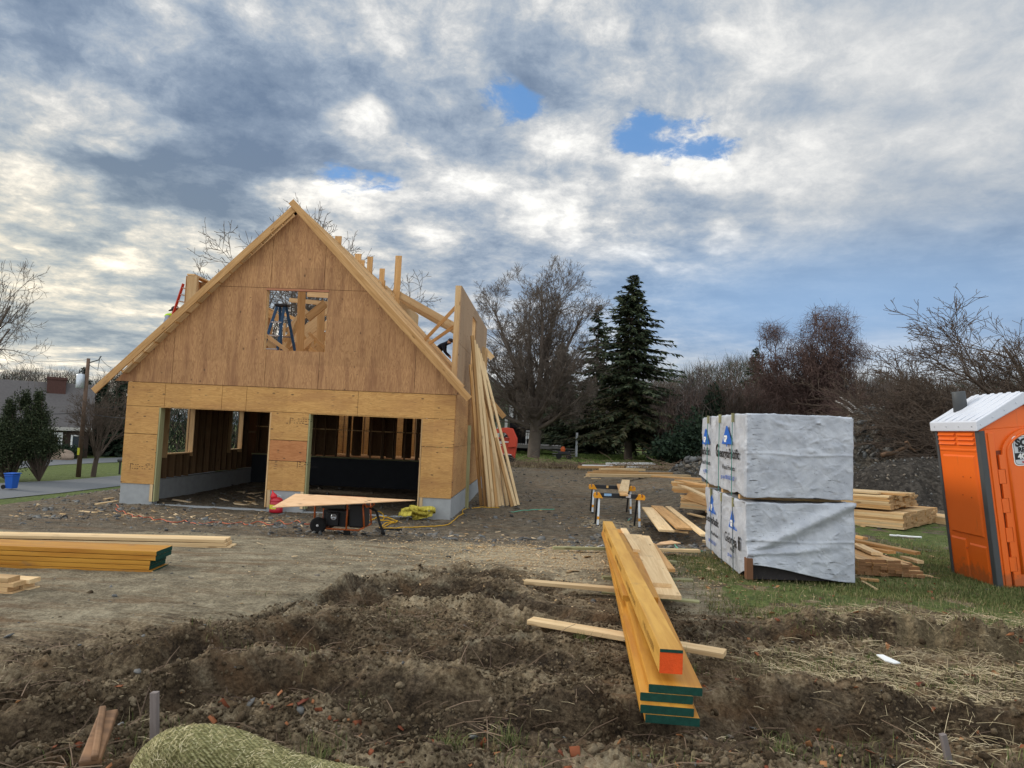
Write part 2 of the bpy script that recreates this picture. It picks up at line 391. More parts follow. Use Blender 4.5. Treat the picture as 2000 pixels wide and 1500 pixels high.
# ------------------------------------------------------------------ materials
def new_mat(name, rough=.8, spec=.3):
    m = bpy.data.materials.new(name); m.use_nodes = True; nt = m.node_tree
    for nd in list(nt.nodes): nt.nodes.remove(nd)
    t = NT(nt); b = t.n('ShaderNodeBsdfPrincipled'); b.inputs['Roughness'].default_value = rough; b.inputs['Specular IOR Level'].default_value = spec
    o = t.n('ShaderNodeOutputMaterial'); nt.links.new(b.outputs[0], o.inputs[0]); return m, t, b
def bump(t, b, h, strength=.5, dist=.01):
    bp = t.n('ShaderNodeBump', Strength=strength, Distance=dist, Height=h); t.nt.links.new(bp.outputs[0], b.inputs['Normal'])
def setc(t, b, c): t.nt.links.new(c, b.inputs['Base Color'])
def simple(name, c, rough=.6, spec=.4, metal=0, var=.15, sc=8, bmp=0.0, coat=0):
    m, t, b = new_mat(name, rough, spec); b.inputs['Metallic'].default_value = metal
    p = t.n('ShaderNodeTexCoord').outputs['Object']
    n = t.noise(p, sc, 6, .6)
    v = t.m('MULTIPLY_ADD', n, var * 2, 1 - var)
    setc(t, b, t.vm('SCALE', C4(c)[:3], v) if False else t.mix(1.0, C4(c), t.n('ShaderNodeCombineXYZ', i0=v, i1=v, i2=v).outputs[0], 'MULTIPLY'))
    if bmp: bump(t, b, t.noise(p, sc * 5, 5, .6), bmp, .01)
    if coat: b.inputs['Coat Weight'].default_value = coat
    return m
def wood(name, c1, c2, knot=.6, grain=28., rough=.7, rnd=.22, weather=0.0):
    m, t, b = new_mat(name, rough, .25)
    p = t.n('ShaderNodeTexCoord').outputs['Object']; oi = t.n('ShaderNodeObjectInfo')
    off = t.vm('SCALE', t.n('ShaderNodeCombineXYZ', i0=oi.outputs['Random'], i1=oi.outputs['Random'], i2=oi.outputs['Random']).outputs[0], 37.0)
    p2 = t.vm('ADD', p, off)
    g = t.n('ShaderNodeMapping', Vector=p2, Scale=(1.1, grain, grain)).outputs[0]
    n1 = t.noise(g, 1.0, 6, .6, .8)
    g2 = t.n('ShaderNodeMapping', Vector=p2, Scale=(.8, 6, 6)).outputs[0]
    n2 = t.noise(g2, 1.0, 4, .55, 1.2)
    col_ = t.mix(t.mr(t.m('ADD', t.m('MULTIPLY', n1, .6), t.m('MULTIPLY', n2, .4)), .36, .66), C4(c1), C4(c2))
    vo = t.n('ShaderNodeTexVoronoi', {'voronoi_dimensions': '3D'}, Vector=t.n('ShaderNodeMapping', Vector=p2, Scale=(2.0, 7, 7)).outputs[0], Scale=1.0)
    kn = t.m('MULTIPLY', t.mr(vo.outputs['Distance'], .16, .07), knot)
    col_ = t.mix(kn, col_, (c2[0] * .35, c2[1] * .28, c2[2] * .22, 1))
    v = t.m('MULTIPLY_ADD', oi.outputs['Random'], rnd * 2, 1 - rnd)
    col_ = t.mix(1.0, col_, t.n('ShaderNodeCombineXYZ', i0=v, i1=v, i2=v).outputs[0], 'MULTIPLY')
    d = t.noise(p2, 3.0, 6, .65)
    col_ = t.mix(t.m('MULTIPLY', t.mr(d, .58, .78), .35 + weather), col_, (.12, .095, .07, 1))
    setc(t, b, col_); bump(t, b, n1, .25, .004); return m
def plywood(name, c1, c2, cd, vertical, stain=.5, nails=True):
    """front sheathing; grain along Z or X, knots, nail rows, water stains with shapes of their own"""
    m, t, b = new_mat(name, .8, .2)
    p = t.n('ShaderNodeTexCoord').outputs['Object']
    sc = (7, 7, .8) if vertical else (.8, .8, 7)
    q = t.n('ShaderNodeMapping', Vector=p, Scale=sc).outputs[0]
    n = t.noise(q, 1.0, 5, .55, 1.6)
    rings = t.m('FRACT', t.m('MULTIPLY', n, 9.0)); rings = t.m('ABSOLUTE', t.m('SUBTRACT', t.m('MULTIPLY', rings, 2.0), 1.0))
    fin = t.noise(t.n('ShaderNodeMapping', Vector=p, Scale=tuple(k * 9 for k in sc)).outputs[0], 1.0, 3, .6)
    f = t.m('ADD', t.m('MULTIPLY', t.mr(rings, .25, .9), .6), t.m('MULTIPLY', t.mr(fin, .32, .66), .4))
    c = t.mix(f, C4(c1), C4(c2))
    big_ = t.noise(t.n('ShaderNodeMapping', Vector=p, Scale=(4.0, 4.0, .5) if vertical else (.6, .6, 3.0)).outputs[0], 1.0, 6, .65)
    c = t.mix(t.m('MULTIPLY', t.mr(big_, .45, .68), stain), c, C4(cd))
    sepp = t.n('ShaderNodeSeparateXYZ', i0=p)
    # sheet to sheet tone
    cell = t.n('ShaderNodeTexWhiteNoise', {'noise_dimensions': '3D'}, Vector=t.n('ShaderNodeCombineXYZ', i0=t.m('FLOOR', t.m('DIVIDE', t.m('ADD', sepp.outputs[0], t.m('MULTIPLY', sepp.outputs[1], .97)), 1.22)), i1=0.0, i2=t.m('FLOOR', t.m('DIVIDE', sepp.outputs[2], 1.22))).outputs[0])
    v = t.m('MULTIPLY_ADD', cell.outputs[0], .16, .92)
    c = t.mix(1.0, c, t.n('ShaderNodeCombineXYZ', i0=v, i1=v, i2=v).outputs[0], 'MULTIPLY')
    kv = t.n('ShaderNodeTexVoronoi', Vector=t.n('ShaderNodeMapping', Vector=p, Scale=(1.7, 1.7, 1.2) if vertical else (1.2, 1.2, 2.4)).outputs[0], Scale=2.0)
    c = t.mix(t.m('MULTIPLY', t.mr(kv.outputs['Distance'], .10, .05), .7), c, (.09, .05, .03, 1))
    if nails:
        nv = t.n('ShaderNodeTexVoronoi', Vector=t.n('ShaderNodeMapping', Vector=p, Scale=(2.46, 2.46, 5.5)).outputs[0], Scale=1.0, Randomness=.35)
        c = t.mix(t.m('MULTIPLY', t.mr(nv.outputs['Distance'], .12, .07), .8), c, (.07, .045, .03, 1))
    if not vertical:
        # dark mould dashes along the nail lines
        dq = t.noise(t.n('ShaderNodeMapping', Vector=p, Scale=(3, 3, 34)).outputs[0], 1.0, 3, .5)
        dl = t.noise(t.n('ShaderNodeMapping', Vector=p, Scale=(5, 5, 1.2)).outputs[0], 1.0, 2, .5)
        c = t.mix(t.m('MULTIPLY', t.m('MULTIPLY', t.mr(dq, .60, .68), t.mr(dl, .52, .66)), .85), c, (.06, .045, .035, 1))
    setc(t, b, c); bump(t, b, f, .3, .004); return m
M = {}
M['spf'] = wood('pale_lumber', (.68, .50, .28), (.54, .36, .18))
M['spf2'] = wood('honey_lumber', (.54, .315, .13), (.38, .20, .07))
M['frame'] = wood('framing_lumber', (.60, .40, .20), (.47, .28, .125), knot=.7)
M['treated'] = wood('treated_lumber', (.30, .29, .15), (.22, .20, .10))
M['lvl'] = wood('engineered_lumber', (.52, .255, .036), (.37, .15, .018), knot=.15, grain=16, rough=.5, rnd=.12, weather=.25)
M['lvl_top'] = wood('engineered_beam', (.56, .315, .065), (.42, .21, .036), knot=.15, grain=16, rough=.55, rnd=.05)
M['inner'] = wood('shaded_inner_lumber', (.20, .12, .06), (.13, .075, .035))  # darker copy of the framing wood, interior shade put into the colour
M['ply_inner'] = plywood('shaded_inner_sheathing', (.17, .10, .05), (.12, .065, .03), (.08, .045, .025), True, .5)  # dark plywood tone with the shade of the garage painted in
M['end_grain'] = simple('end_grain', (.33, .20, .095), .85, .15, var=.35, sc=25, bmp=.3)
M['end_brown'] = simple('brown_end_grain', (.20, .105, .05), .85, .15, var=.35, sc=25, bmp=.3)
M['green_end'] = simple('green_wax_end', (.008, .050, .036), .75, .2, var=.5, sc=30, bmp=.4)
M['orange_end'] = simple('orange_wax_end', (.70, .085, .015), .75, .2, var=.25, sc=20, bmp=.4)
M['ply_gable'] = plywood('weathered_sheathing', (.465, .258, .117), (.28, .14, .062), (.20, .092, .047), True, .6)
M['ply_low'] = plywood('yellow_sheathing', (.57, .325, .115), (.42, .215, .070), (.30, .14, .06), False, .5)
M['ply_side'] = plywood('side_sheathing', (.52, .29, .12), (.40, .20, .075), (.28, .12, .05), False, .5)
M['ply_red'] = plywood('reddish_sheathing', (.50, .225, .09), (.40, .16, .06), (.30, .11, .04), False, .5)
M['ply_dorm'] = plywood('dormer_sheathing', (.42, .29, .18), (.35, .225, .135), (.28, .17, .10), True, .4)
M['ply_clean'] = plywood('fresh_plywood', (.72, .47, .27), (.63, .38, .20), (.58, .34, .17), False, .3, False)
M['concrete'] = simple('concrete', (.33, .34, .34), .9, .2, var=.25, sc=5, bmp=.25)
M['dark'] = simple('dark_inside', (.03, .022, .016), .9, .1)
M['white'] = simple('white_paint', (.72, .72, .70), .6, .3, var=.08)
M['black'] = simple('black_plastic', (.018, .018, .02), .5, .4)
M['rubber'] = simple('black_rubber', (.02, .02, .02), .85, .2)
M['metal'] = simple('galvanised_metal', (.50, .53, .56), .35, .5, metal=.7, var=.1)
# ------------------------------------------------------------------ GROUND
def ground_material():
    m, t, b = new_mat('site_ground', .92, .2)
    p = t.n('ShaderNodeTexCoord').outputs['Object']
    a1 = t.n('ShaderNodeAttribute', {'attribute_name': 'cover'}); a2 = t.n('ShaderNodeAttribute', {'attribute_name': 'soil'})
    s1 = t.n('ShaderNodeSeparateColor', i0=a1.outputs[0]).outputs; s2 = t.n('ShaderNodeSeparateColor', i0=a2.outputs[0]).outputs
    n_l = t.noise(p, .9, 6, .6); n_m = t.noise(p, 5, 8, .65); n_f = t.noise(p, 38, 8, .7); n_x = t.noise(p, 150, 4, .7)
    strk = t.noise(t.n('ShaderNodeMapping', Vector=p, Rotation=(0, 0, .25), Scale=(1.2, 7, 1)).outputs[0], 1.6, 7, .65)
    f = t.m('ADD', t.m('MULTIPLY', n_f, .5), t.m('MULTIPLY', n_m, .5))
    mud = t.ramp(f, [(.36, (.018, .0115, .0065)), (.47, (.080, .054, .030)), (.55, (.175, .125, .073)), (.66, (.34, .265, .165))])
    mdry = t.ramp(f, [(.36, (.045, .031, .018)), (.46, (.17, .122, .070)), (.55, (.31, .24, .148)), (.66, (.46, .38, .26))])
    mud = t.mix(t.mr(t.m('ADD', t.m('MULTIPLY', n_l, .5), t.m('MULTIPLY', t.noise(p, 2.6, 7, .7), .5)), .46, .60), mud, mdry)
    mwet = t.ramp(f, [(.36, (.010, .0065, .004)), (.47, (.045, .030, .0175)), (.57, (.11, .077, .046)), (.68, (.22, .165, .105))])
    a3 = t.n('ShaderNodeAttribute', {'attribute_name': 'damp'}); s3 = t.n('ShaderNodeSeparateColor', i0=a3.outputs[0]).outputs
    nj = t.m('MULTIPLY', t.m('SUBTRACT', n_m, .5), 1.3)
    mud = t.mix(t.m('MULTIPLY', t.mr(t.m('ADD', s3[1], nj), .3, .7), .8), mud, mdry)
    mud = t.mix(t.m('MULTIPLY', t.mr(t.m('ADD', s3[0], nj), .35, .65), .9), mud, mwet)
    tan = t.ramp(f, [(.33, (.085, .066, .044)), (.46, (.195, .16, .105)), (.56, (.32, .27, .18)), (.68, (.46, .40, .29))])
    grav = t.ramp(f, [(.33, (.03, .023, .015)), (.46, (.092, .072, .049)), (.56, (.185, .15, .104)), (.70, (.33, .28, .20))])
    saw = t.ramp(t.m('ADD', t.m('MULTIPLY', n_f, .6), t.m('MULTIPLY', n_x, .4)), [(.35, (.24, .19, .12)), (.55, (.44, .36, .235)), (.7, (.60, .50, .34))])
    gr = t.ramp(f, [(.33, (.03, .032, .011)), (.47, (.075, .10, .026)), (.57, (.13, .16, .045)), (.70, (.22, .20, .09))])
    leaf = t.ramp(f, [(.3, (.03, .018, .01)), (.5, (.095, .05, .026)), (.62, (.17, .095, .045)), (.75, (.30, .2, .10))])
    straw = t.ramp(f, [(.3, (.04, .03, .016)), (.5, (.14, .105, .06)), (.62, (.27, .205, .12)), (.75, (.42, .33, .2))])
    def mk(s, lo=.42, hi=.58, k=.55): return t.mr(t.m('ADD', s, t.m('MULTIPLY', t.m('SUBTRACT', t.m('ADD', t.m('MULTIPLY', n_m, .6), t.m('MULTIPLY', n_f, .4)), .5), k * 2)), lo, hi)
    c = t.mix(t.mr(t.m('ADD', s2[0], t.m('MULTIPLY', t.m('SUBTRACT', strk, .5), 2.6)), .2, .8), mud, tan)
    c = t.mix(mk(s2[1]), c, grav)
    c = t.mix(mk(s1[1], .4, .6, .9), c, leaf)
    c = t.mix(mk(s1[0], .4, .6, .8), c, gr)
    c = t.mix(mk(a1.outputs['Alpha'], .4, .65, .9) if False else mk(s1[2], .4, .65, .9), c, straw)
    c = t.mix(mk(s2[2], .38, .7, 1.1), c, saw)
    # faint rusty streaks in the clay
    rs = t.m('MULTIPLY', t.mr(t.noise(t.n('ShaderNodeMapping', Vector=p, Rotation=(0, 0, .2), Scale=(.6, 3, 1)).outputs[0], 1.3, 6, .65), .50, .66), .62)
    c = t.mix(t.m('MULTIPLY', rs, t.m('SUBTRACT', 1.0, s1[0], clamp=True)), c, t.mix(n_f, (.06, .032, .015, 1), (.24, .14, .07, 1)))
    setc(t, b, c)
    wet = t.mr(n_l, .5, .7)
    t.nt.links.new(t.m('SUBTRACT', .95, t.m('MULTIPLY', wet, .3)), b.inputs['Roughness'])
    vo = t.n('ShaderNodeTexVoronoi', Vector=t.vm('ADD', p, t.vm('SCALE', t.n('ShaderNodeTexNoise', Vector=p, Scale=9.0).outputs[1], .12)), Scale=26.0)
    hgt = t.m('ADD', t.m('ADD', t.m('MULTIPLY', n_m, .9), t.m('MULTIPLY', n_f, .55)), t.m('MULTIPLY', t.m('SUBTRACT', 1.0, vo.outputs['Distance']), .35))
    bump(t, b, hgt, 1.0, .06); return m
def build_ground():
    # rows by distance, columns across; dense in view and coarse outside
    n_r, n_c = 1250, 1150
    ys = -1.0 + 1.9 * np.exp(np.linspace(0, math.log((620 + 1.0) / 1.9), n_r))
    ys = np.concatenate([[-60, -25, -8, -2, -.5], ys])
    ts = np.linspace(-1, 1, n_c); ex = np.array([1.15, 1.5, 2.2, 4, 8]); ts = np.concatenate([-ex[::-1], ts, ex])
    Y, Tt = np.meshgrid(ys, ts, indexing='ij')
    X = Tt * (np.maximum(Y, 0) * .83 + 1.9)
    Z = H(X.ravel(), Y.ravel()).reshape(X.shape)
    R_, C_ = X.shape; idx = np.arange(R_ * C_).reshape(R_, C_)
    F = np.stack([idx[:-1, :-1], idx[:-1, 1:], idx[1:, 1:], idx[1:, :-1]], -1).reshape(-1, 4)
    me = mesh_np('ground', np.stack([X, Y, Z], -1).reshape(-1, 3), F, [ground_material()], smooth=True)
    x = X.ravel(); y = Y.ravel(); n = fbm(x * .8, y * .8, o=4, seed=51); n2 = fbm(x * 2.5, y * 2.5, o=4, seed=52)
    mud = mudmask(x, y); r, nr = rutinfo(x, y)
    wet = np.maximum(mud, nr)
    jit = (n - .5)
    grass_r = S(1.5, 2.3, x + 1.2 * jit) * S(11.5, 9.8, y - .35 * x) * S(4.3, 4.9, y)
    grass_r = np.maximum(grass_r, S(3.6, 4.6, x - .1 * y + 1.5 * jit + 1) * S(22, 16, y) * S(4.3, 4.9, y) * S(.3, .5, x / np.maximum(y, 1)))
    lawn = S(40.5, 42.5, y + 5 * jit) * S(-30, -20, x)
    leftg = S(22, 30, -x) * S(20, 30, y)
    grass = np.clip(np.maximum(np.maximum(grass_r * (1 - .95 * S(.25, .6, nr)) * (.35 + .85 * S(.35, .6, n2)), lawn), leftg), 0, 1)
    leaf = S(37.5, 39.5, y + 3 * jit) * S(44, 41.5, y + 3 * jit) * S(-10, 0, x)
    leaf = np.maximum(leaf, .55 * grass_r * S(.55, .7, n))
    straw = S(1.25, 1.7, x) * S(3.6, 4.0, y) * S(5.75, 5.2, y - .12 * x) * (1 - .8 * nr) * S(.36, .55, n2) * .8
    straw = np.maximum(straw, .75 * S(2.6, 3.2, x) * S(5.9, 6.2, y) * S(7.2, 6.7, y) * S(.4, .55, n))
    tan = S(4.6, 6.2, y + 1.8 * jit) * S(14, 10.5, y + 2 * jit) * (1 - .85 * wet) * S(2.4, 1.4, x)
    tan = np.maximum(tan * .9, .25 * S(3, 4, y) * (1 - wet))
    grav = S(9.6, 11.6, y + 2.2 * jit - .22 * np.clip(x + 3, -4, 3)) * S(41, 38.5, y)
    ds = np.hypot((x - .25) / 1.9, (y - 9.7) / 2.3); saw = S(1.15, .3, ds + .5 * (n2 - .5)) * .78
    ds2 = np.hypot((x - 1.9) / 1.3, (y - 18.2) / 2.2); saw = np.maximum(saw, .62 * S(1.2, .3, ds2))
    ds3 = np.hypot((x + 3.3) / 1.2, (y - 7.2) / .7); saw = np.maximum(saw, .33 * S(1.2, .3, ds3))
    ds4 = np.hypot((x - 2.0) / .8, (y - 9.8) / 1.2); saw = np.maximum(saw, .55 * S(1.2, .3, ds4))
    for nm, ch in (('cover', (grass, leaf, straw)), ('soil', (tan, grav, saw)), ('damp', (*wetmask(x, y), grass * 0))):
        at_ = me.attributes.new(nm, 'FLOAT_COLOR', 'POINT')
        a = np.ones((len(x), 4), np.float32)
        for k in range(3): a[:, k] = np.clip(ch[k], 0, 1)
        at_.data.foreach_set('color', a.ravel())
    o = link('ground', me); tag(o, kind='structure')
build_ground()

M['asphalt'] = simple('asphalt', (.13, .135, .14), .85, .25, var=.2, sc=3, bmp=.2)
def road(name, pa, pb, z=.004):
    """sheet following the terrain between two edges (lists of world xy)"""
    V = []; n = 60
    for i in range(n + 1):
        s_ = i / n
        for e in (pa, pb):
            q = [(e[k][0], e[k][1]) for k in range(len(e))]; f_ = s_ * (len(q) - 1); k = min(int(f_), len(q) - 2); u = f_ - k
            x = q[k][0] * (1 - u) + q[k + 1][0] * u; y = q[k][1] * (1 - u) + q[k + 1][1] * u
            V.append((x, y))
    V = np.array(V); W = []
    m = 8
    for i in range(n + 1):
        for j in range(m + 1):
            u = j / m; W.append(V[2 * i] * (1 - u) + V[2 * i + 1] * u)
    W = np.array(W); Z = Hbase(W[:, 0], W[:, 1]) + .035 + z + .05 * 0
    idx = np.arange((n + 1) * (m + 1)).reshape(n + 1, m + 1)
    F = np.stack([idx[:-1, :-1], idx[:-1, 1:], idx[1:, 1:], idx[1:, :-1]], -1).reshape(-1, 4)
    me = mesh_np(name, np.column_stack([W, Z]), F, [M['asphalt']], smooth=True)
    tag(link(name, me), kind='structure')
g = lambda px, py: tuple(gz(px, py, -3.3)[:2])
road('road', [g(-500, 992), g(-100, 982), g(0, 974), g(120, 962), g(240, 948), g(420, 930)], [g(-500, 952), g(-100, 945), g(0, 943), g(120, 938), g(240, 928), g(420, 918)])
road('side_road', [g(-300, 924), g(40, 914), g(120, 907), g(240, 902), g(420, 900)], [g(-300, 905), g(60, 900), g(120, 897), g(240, 893), g(420, 892)])

# ------------------------------------------------------------------ THE GARAGE / HOUSE UNDER CONSTRUCTION
XL, XR_, XM, Y0, YB = -10.42, -2.16, -6.35, 17.5, 24.9
ZP, ZE, ZA = .54, 3.07, 7.67
house = empty('house_under_construction', (XM, Y0, 0), 'large timber framed garage with steep gable, bare plywood sheathing and two open door bays', 'house')
def clip_poly(poly, x0, x1, z0, z1):
    def cl(P, ins, inter):
        out = []
        for i in range(len(P)):
            a, b_ = P[i], P[(i + 1) % len(P)]
            if ins(a):
                out.append(a)
                if not ins(b_): out.append(inter(a, b_))
            elif ins(b_): out.append(inter(a, b_))
        return out
    def ix(c): return lambda a, b_: (c, a[1] + (b_[1] - a[1]) * (c - a[0]) / (b_[0] - a[0]))
    def iz(c): return lambda a, b_: (a[0] + (b_[0] - a[0]) * (c - a[1]) / (b_[1] - a[1]), c)
    P = cl(poly, lambda p: p[0] >= x0, ix(x0))
    if P: P = cl(P, lambda p: p[0] <= x1, ix(x1))
    if P: P = cl(P, lambda p: p[1] >= z0, iz(z0))
    if P: P = cl(P, lambda p: p[1] <= z1, iz(z1))
    return P
def sheets(name, poly, xs, zs, y0, y1, mat, holes=(), gap=.010, axis='y', pl_=None):
    """sheathing: separate sheets with thin gaps, holes cut out"""
    mb = MB()
    hx = sorted(set([h[0] for h in holes] + [h[1] for h in holes])); hz = sorted(set([h[2] for h in holes] + [h[3] for h in holes]))
    for i in range(len(xs) - 1):
        for j in range(len(zs) - 1):
            cx = [xs[i] + gap / 2] + [h for h in hx if xs[i] < h < xs[i + 1]] + [xs[i + 1] - gap / 2]
            cz = [zs[j] + gap / 2] + [h for h in hz if zs[j] < h < zs[j + 1]] + [zs[j + 1] - gap / 2]
            for a in range(len(cx) - 1):
                for c in range(len(cz) - 1):
                    mx, mz = (cx[a] + cx[a + 1]) / 2, (cz[c] + cz[c + 1]) / 2
                    if any(h[0] < mx < h[1] and h[2] < mz < h[3] for h in holes): continue
                    P = clip_poly(poly, cx[a], cx[a + 1], cz[c], cz[c + 1])
                    if len(P) < 3: continue
                    if axis == 'y': mb.prism([(p[0], y0, p[1]) for p in P], (0, y1 - y0, 0))
                    else: mb.prism([(y0, p[0], p[1]) for p in P], (y1 - y0, 0, 0))
    return mb.build(name, mat, house)
# foundation: three piers, side stem walls, rear stem wall, low sill across the bays
f = MB()
for a, b_ in ((XL, -9.60), (-6.70, -5.80), (-2.94, XR_)): f.bx(a, b_, Y0 + .01, Y0 + .26, -.6, ZP)
f.bx(XL, XL + .25, Y0 + .262, YB + 9, -1.6, ZP); f.bx(XR_ - .25, XR_, Y0 + .262, YB + 2.3, -.6, ZP)
f.bx(-9.598, -6.702, Y0 + .03, Y0 + .24, -.4, .045); f.bx(-5.798, -2.942, Y0 + .03, Y0 + .24, -.4, .045)
f.build('foundation', M['concrete'], house)
f = MB(); f.bx(XL + .252, XR_ - .252, YB, YB + .25, -.6, 1.02); f.build('stem_wall', simple('shade_dark_concrete', (.028, .030, .036), .8, .3, var=.3, sc=4), house)  # near-black tone paints the shade at the rear of the bays
lw = [(XL, ZP), (XR_, ZP), (XR_, ZE), (XL, ZE)]
D1, D2 = (-9.57, -6.72), (-5.78, -2.945)
sheets('front_sheathing', lw, [XL, D1[0] + .12, -8.0, D2[0] - 1.6, D2[0] + 1.2, XR_], [1.78, 2.45 + 0.02, ZE], Y0 - .012, Y0 + .012, M['ply_low'], [(D1[0], D1[1], 0, 2.45), (D2[0], D2[1], 0, 2.45)])
sheets('corner_sheathing', lw, [XL, D1[0]], [ZP, 1.777], Y0 - .012, Y0 + .012, M['ply_low'])
sheets('pier_sheathing', lw, [D2[1], XR_], [ZP, 1.777], Y0 - .012, Y0 + .012, M['ply_low'])
sheets('pier_sheathing', lw, [D1[1], D2[0]], [1.27, 1.777], Y0 - .012, Y0 + .012, M['ply_red'])
sheets('pier_sheathing', lw, [D1[1], D2[0]], [ZP, 1.267], Y0 - .012, Y0 + .012, M['ply_low'])
# gable sheathing
zl = lambda x: ZA - .17 - abs(x - XM) * 1.005
gab = [(XM - (ZA - .17 - ZE) / 1.005, ZE), (XM + (ZA - .17 - ZE) / 1.005, ZE), (XM, ZA - .17)]
WN = (-7.03, -5.475, 4.0, 5.5)
sheets('gable_sheathing', gab, [-12, -9.3, -6.95, -5.6, -3.2, 0], [ZE, 5.56, 8.5], Y0 - .03, Y0 - .008, M['ply_gable'], [WN])
for x_ in (-9.3, -6.95, -5.6, -3.2):
    zt_ = zl(x_) - .02
    for a_, b_ in ((ZE + .04, min(zt_, WN[2] - .04) if WN[0] - .05 < x_ < WN[1] + .05 else zt_), (WN[3] + .06, zt_)):
        if b_ > a_ and (a_ < 4 or WN[0] - .05 < x_ < WN[1] + .05): lumber('gable_stud', (x_, Y0 + .07, a_), (x_, Y0 + .07, b_), .14, .05, M['inner'], house, up=(1, 0, 0))
lumber('gable_plate', (XL + .1, Y0 + .03, ZE + .02), (XR_ - .1, Y0 + .03, ZE + .02), .05, .08, M['inner'], house)
lumber('gable_plate', (-8.3, Y0 + .05, 5.58), (-4.4, Y0 + .05, 5.58), .09, .06, M['inner'], house)
f = MB(); f.bx(WN[0] - .02, WN[1] + .02, Y0 - .042, Y0 + .03, WN[3], WN[3] + .05)
f.build('window_header', wood('header_strip', (.40, .17, .09), (.30, .12, .06)), house)
for x in (WN[0], WN[1]): f = MB(); f.bx(x - .02 * (1 if x == WN[0] else -1), x + .018 * (-1 if x == WN[0] else 1) * -1, Y0 + .0, Y0 + .10, WN[2], WN[3]); f.build('window_stud', M['frame'], house)
lumber('window_sill', (WN[0], Y0 + .06, WN[2] - .02), (WN[1], Y0 + .06, WN[2] - .02), .11, .035, M['frame'], house)
# side sheathing (right)
rw = [(Y0, ZP + .03), (YB + 2.4, ZP + .03), (YB + 2.4, ZE + .05), (Y0, ZE + .05)]
sheets('side_sheathing', rw, [Y0 + .012, 18.75, 19.97, 21.2, 23.6, 26.1, YB + 2.4], [ZP + .03, 1.8, ZE + .05], XR_ - .012, XR_ + .012, M['ply_side'], axis='x')
# left wall sheathing with two window openings, seen from inside
LW1, LW2 = (19.35, 20.75, 1.2, 2.5), (23.35, 24.2, 1.22, 2.5)
ll = [(Y0, ZP), (YB + 9, ZP), (YB + 9, ZE), (Y0, ZE)]
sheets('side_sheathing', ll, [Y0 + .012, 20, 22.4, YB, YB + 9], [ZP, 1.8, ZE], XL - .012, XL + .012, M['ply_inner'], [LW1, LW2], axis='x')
def stud(p0, p1, w=.14, t=.038, up=(1, 0, 0), name='stud', mat=None): return lumber(name, p0, p1, w, t, mat or M['frame'], house, up=up)
for k in range(18):
    y = Y0 + .22 + k * .41
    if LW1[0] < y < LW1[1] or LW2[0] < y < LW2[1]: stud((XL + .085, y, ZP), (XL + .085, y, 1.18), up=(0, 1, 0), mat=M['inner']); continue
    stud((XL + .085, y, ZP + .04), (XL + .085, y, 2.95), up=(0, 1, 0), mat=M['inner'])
    stud((XR_ - .085, y, ZP + .04), (XR_ - .085, y, 2.95), up=(0, 1, 0))
for Wd in (LW1, LW2):
    stud((XL + .075, Wd[0], Wd[2]), (XL + .075, Wd[1], Wd[2]), .17, .036, (0, 0, 1), 'window_sill')
    for yy in (Wd[0] - .02, Wd[1] + .02): stud((XL + .075, yy, Wd[2] - .1), (XL + .075, yy, 2.7), .16, .036, (0, 1, 0), 'window_jamb')
# corner jambs of the door bays and short trim boards at the piers
for x, s_ in ((D1[0], 1), (D1[1], -1), (D2[0], 1), (D2[1], -1)):
    lumber('door_jamb', (x + .02 * s_, Y0 + .10, .12), (x + .02 * s_, Y0 + .10, 2.45), .22, .036, M['treated'] if s_ == 1 else M['frame'], house, up=(1, 0, 0))
    lumber('pier_trim', (x - .055 * s_, Y0 - .004, .12), (x - .055 * s_, Y0 - .004, ZP + .0), .075, .02, M['spf'], house, up=(0, 1, 0))
for d in (D1, D2): lumber('door_header', (d[0], Y0 + .13, 2.58), (d[1], Y0 + .13, 2.58), .14, .25, M['frame'], house)
# upper floor deck and joists
f = MB(); f.bx(XL + .03, XR_ - .03, Y0 + .03, YB + 3.0, 3.03, 3.06); f.build('floor_deck', M['ply_side'], house)
for k in range(17):
    y = Y0 + .35 + k * .44; lumber('joist', (XL + .1, y, 2.90), (XR_ - .1, y, 2.90), .038, .24, M['inner'], house)
# rear wall of the garage: sill and studs on the stem wall
lumber('sill_plate', (XL + .2, YB + .12, 1.05), (XR_ - .2, YB + .12, 1.05), .14, .04, M['treated'], house)
rr = random.Random(9); M['dark_ply'] = M['ply_inner']
x = XL + .35
while x < XR_ - .2:
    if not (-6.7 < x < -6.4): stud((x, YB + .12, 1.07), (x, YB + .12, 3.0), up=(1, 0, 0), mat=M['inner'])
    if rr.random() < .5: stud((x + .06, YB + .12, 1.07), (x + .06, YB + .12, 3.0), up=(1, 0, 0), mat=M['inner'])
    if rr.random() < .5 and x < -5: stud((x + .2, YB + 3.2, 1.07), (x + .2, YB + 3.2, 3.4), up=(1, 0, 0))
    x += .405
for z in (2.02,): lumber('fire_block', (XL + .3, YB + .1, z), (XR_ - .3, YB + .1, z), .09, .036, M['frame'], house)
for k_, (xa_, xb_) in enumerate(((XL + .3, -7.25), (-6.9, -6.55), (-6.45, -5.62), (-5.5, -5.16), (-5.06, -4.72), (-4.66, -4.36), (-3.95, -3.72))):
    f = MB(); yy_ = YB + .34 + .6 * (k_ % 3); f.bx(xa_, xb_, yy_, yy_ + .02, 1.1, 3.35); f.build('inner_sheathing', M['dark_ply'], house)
f = MB(); f.bx(XL + .3, -5.2, YB + 4.4, YB + 4.42, 1.02, 3.6); f.build('inner_sheathing', M['ply_low'], house)
